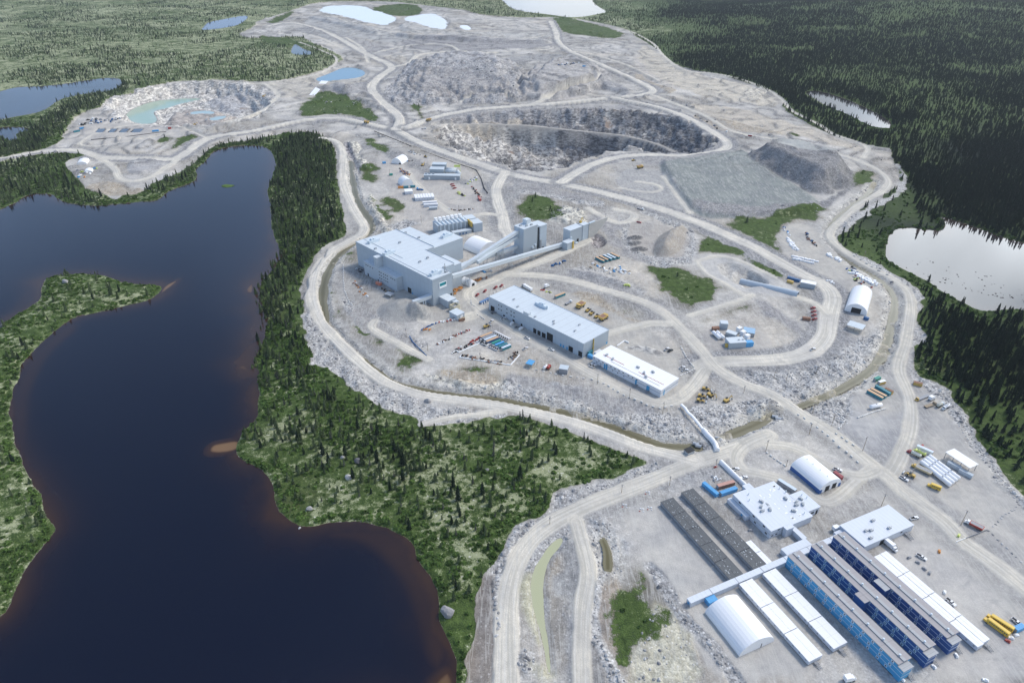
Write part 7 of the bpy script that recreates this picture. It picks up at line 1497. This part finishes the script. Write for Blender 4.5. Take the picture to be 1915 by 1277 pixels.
stores('1480,480 1500,483 1531,490', 26, None, 'white bulk bag in the far long row on the storage lane', 'white bags, far long row', 'bulk_bag', 'bulk bag', .25, 1.0); stores('1481,484 1500,487.5 1521,492.5', 22, None, 'white bulk bag in the near long row on the storage lane', 'white bags, near long row', 'bulk_bag', 'bulk bag', .25, 1.0); stores('1472,446 1478,458 1484,466 1492,468 1476,450 1482,460', 34, None, 'white bulk bag in the stacked group at the lane head', 'white bags at the lane head', 'bulk_bag', 'bulk bag', 1.2, 1.1); stores('1548,477 1558,482 1571,488', 20, None, 'white bag or sheet in the pile beside the gravel lane', 'white piles beside the lane', 'bulk_bag', 'bulk bag', 2.2, 1.2)
stores('1592,510 1602,514 1612,518 1625,525 1637,533', 55, None, 'white bulk bag in the big heap above the fabric shelter', 'white bags in the big heap', 'bulk_bag', 'bulk bag', 3.6, 1.2, sd=3); stores('1590,500 1600,520 1612,530 1628,538', 26, ('dark', 'grey', 'blue', 'lime', 'white', 'red'), 'dark scrap piece beside the heap of white bags', 'scrap beside the white bags', 'scrap_piece', 'scrap', 4, 1.1); stores('1508,436 1512,446 1520,455 1530,461', 16, ('dark', 'grey', 'blue', 'rust'), 'dark machine part on the far arm of the storage lane', 'machine parts on the storage lane', spread=1.6, sc=1.2); stores('1466,425 1470,434 1474,441', 9, ('white', 'blue', 'sky', 'rust'), 'blue or rusty crate at the very head of the storage lane', 'crates at the lane head', 'crate', 'crate', 2, 1.2); stores('1598,516 1606,520', 3, None, 'x', 'x') if False else None
stores('1550,525 1560,530', 9, None, 'white sack in the heap beside the haul road curve', 'sacks by the haul road', 'bulk_bag', 'bulk bag', 2.5, .8)
stores('749,316 757,325 765,328 752,320 760,326', 60, ('rust', 'orange', 'dark', 'grey', 'blue', 'rust'), 'rusty drum in the dense block between the two upper yard shelters', 'drums in the upper yard', 'drum', 'drum', 3.2, .9); stores('756,304 768,301', 14, ('sky', 'grey', 'dark', 'rust'), 'crate beside the farther white shelter', 'crates beside the farther shelter', 'crate', 'crate', 3.2, 1.1); stores('768,285 782,291', 14, ('white', 'grey'), 'pale pipe bundle by the haul road edge of the upper yard', 'pipes in the upper yard', 'pipe_bundle', 'pipes', 4, 1.2, kinds=(1,))
stores('857,360 868,366', 9, ('lime', 'dark', 'wood'), 'yellow-green machine part at the right of the upper yard', 'machine parts in the upper yard', spread=2, sc=1.3); stores('884,350 892,362 897,370', 18, ('rust', 'grey', 'red', 'dark'), 'scrap piece in the line above the orange red container', 'scrap in the upper yard', 'scrap_piece', 'scrap', 2.4, 1.1); stores('872,345 886,338 896,332', 16, ('white', 'grey', 'lime'), 'pale crate right of the generator building', 'crates right of the generator building', 'crate', 'crate', 4, 1.2); stores('840,392 860,394 888,391', 18, ('wood', 'rust', 'white', 'dark'), 'small pallet in the row above the power house', 'pallets above the power house', 'pallet', 'pallet', 1.2, .9)
stores('779,354 790,357', 5, ('blue', 'grey', 'sky'), 'blue crate above the office modules', 'crates above the office modules', 'crate', 'crate', 1.5, 1.3)
stores('1045,143 1060,141 1080,137', 14, ('dark', 'blue', 'white', 'grey'), 'small machine on the raised ramp island above the open pit', 'machines on the ramp island', 'machine_part', 'machine part', 4, 2.2); stores('160,222 190,224 225,222 150,232 165,228', 26, ('white', 'dark', 'grey', 'blue'), 'small vehicle or crate on the pad left of the green pond', 'stores left of the green pond', 'crate', 'crate', 7, 2.0)
stores('140,318 150,323 165,328 180,310 150,335', 22, ('grey', 'orange', 'white', 'sky', 'lime'), 'small crate on the pad by the far lake shore', 'crates on the lakeside pad', 'crate', 'crate', 6, 1.6); stores('1290,213 1300,216 1360,250 1366,252', 6, ('white', 'dark', 'grey'), 'small machine on the road right of the open pit', 'machines right of the pit', 'machine_part', 'machine part', 4, 2)
for q, g_ in (('1208,921', 'a'), ('1212,950', 'b'), ('1165,945', 'c'), ('1197,953', 'd')): stores('%s %g,%g' % (q, float(q.split(',')[0])+6, float(q.split(',')[1])+2), 4, ('white', 'white', 'white', 'red'), {'a': 'white valve box in the cluster beside the coast road bend', 'b': 'white block in the cluster left of the grey bunkhouse end', 'c': 'pale block in the group on the coast road pad', 'd': 'pale block in the small group between pad and bunkhouse'}[g_], 'blocks group '+g_, 'concrete_block', 'block', 1.4, .42, kinds=(0,))
stores('1334,893 1345,898', 10, ('white', 'grey', 'white'), 'white valve unit in the cluster behind the bright blue containers', 'valve units behind the blue containers', 'valve_unit', 'valve', 2, .8); stores('1337,873 1337.5,874', 2, ('white', 'red'), 'white footing block under the pole by the walkway tube', 'footing blocks', 'concrete_block', 'block', .6, .9)
for px, py, lb in ((1403, 992, 'small white box between the grey bunkhouses and the mess hall'), (1687, 1271, 'white crate at the foot of the bright blue dormitory stair'), (1746, 1247, 'white crate at the foot of the middle dormitory stair'), (1788, 1226, 'white crate beyond the stair of the right navy dormitory'), (1700, 1043, 'grey road block beside the lone pickup, nearest the truck'), (1716, 1052, 'grey road block in the middle of the open yard row'), (1728, 1064, 'grey road block farther along the open yard row'), (1738, 1072, 'grey road block at the end of the open yard row'), (1766, 1108, 'small white crate by the outermost bunkhouse'), (1792, 1003, 'yellow sign box beside the exit road gate'), (1756, 1032, 'orange cone box in the open yard'), (1890, 1193, 'white block near the buses, leftmost'), (1900, 1188, 'white block near the buses, middle'), (1884, 1199, 'red-topped block near the buses'), (1842, 1272, 'white block pair on the yard at the bottom edge')):
    c = at(px, py)[:2]; nm = 'lime' if 'yellow' in lb else 'orange' if 'orange' in lb else 'red' if 'red-' in lb else 'grey' if 'grey' in lb else 'white'
    o = bpy.data.objects.new('crate', CRT[nm][0]); COL.objects.link(o); o.location = (c[0], c[1], gz(*c)); o.rotation_euler = (0, 0, random.uniform(0, 3)); tagm(o, lb, 'crate')
veh('wt', b_truck('box', M_SIGN, 6, M_FAB), 'utility_truck', 'white box vehicle at the bottom edge below the white bunkhouses', 'truck', (1577, 1273, 1600, 1268)); veh('wt', None, 'utility_truck', 'white tanker vehicle tucked between the corridor and the pale warehouse', 'truck', (1556, 993, 1573, 988))
# culvert ends
for px, py, lb in ((1307, 829, 'steel culvert pipe end at the ditch under the walkway, left one'), (1312, 833, 'steel culvert pipe end at the ditch under the walkway, right one'), (1444, 776, 'steel culvert pipe end under the main road, left one'), (1450, 780, 'steel culvert pipe end under the main road, right one'), (1337, 816, 'white culvert pipe end right of the walkway tunnel')):
    c = at(px, py)[:2]; e = root('culvert', lb, 'culvert', xy=c, rz=-.3+(math.pi if px < 1320 else 0)); t_ = MB(); t_.cyl((0, 0, -.9), (4, 0, -.9), 1.2, 14); t_.build('pipe', M_STEEL, e, sm=False); MB().cyl((-.04, 0, -.9), (-.01, 0, -.9), 1.0, 14).build('pipe_mouth', M_DARK, e)

_p = at(427, 348, -.5); _o = bpy.data.objects.new('island', rock_mesh('island', 41, SHR, (9, 6, 1.6), 3)); COL.objects.link(_o); _o.location = (_p[0], _p[1], -.5); _o['kind'] = 'structure'
# ---------------------------------------------------------------- the air
def box_mesh(name, lo, hi):
    v = [(x, y, z) for z in (lo[2], hi[2]) for y in (lo[1], hi[1]) for x in (lo[0], hi[0])]
    f = [(0, 2, 3, 1), (4, 5, 7, 6), (0, 1, 5, 4), (2, 6, 7, 3), (0, 4, 6, 2), (1, 3, 7, 5)]
    return mesh_from(name, v, f)
hm = bpy.data.materials.new('haze'); hm.use_nodes = True; t = hm.node_tree; t.nodes.clear()
pv = t.nodes.new('ShaderNodeVolumePrincipled'); pv.inputs['Color'].default_value = (.84, .91, 1.0, 1); pv.inputs['Density'].default_value = 3.3e-5; pv.inputs['Anisotropy'].default_value = .2
ot = t.nodes.new('ShaderNodeOutputMaterial'); t.links.new(pv.outputs[0], ot.inputs['Volume'])
me = box_mesh('haze', (-50000, -2500, float(Z.min())-2.0), (50000, 50000, 330.0)); me.materials.append(hm)
hz = bpy.data.objects.new('haze', me); COL.objects.link(hz); hz['kind'] = 'stuff'
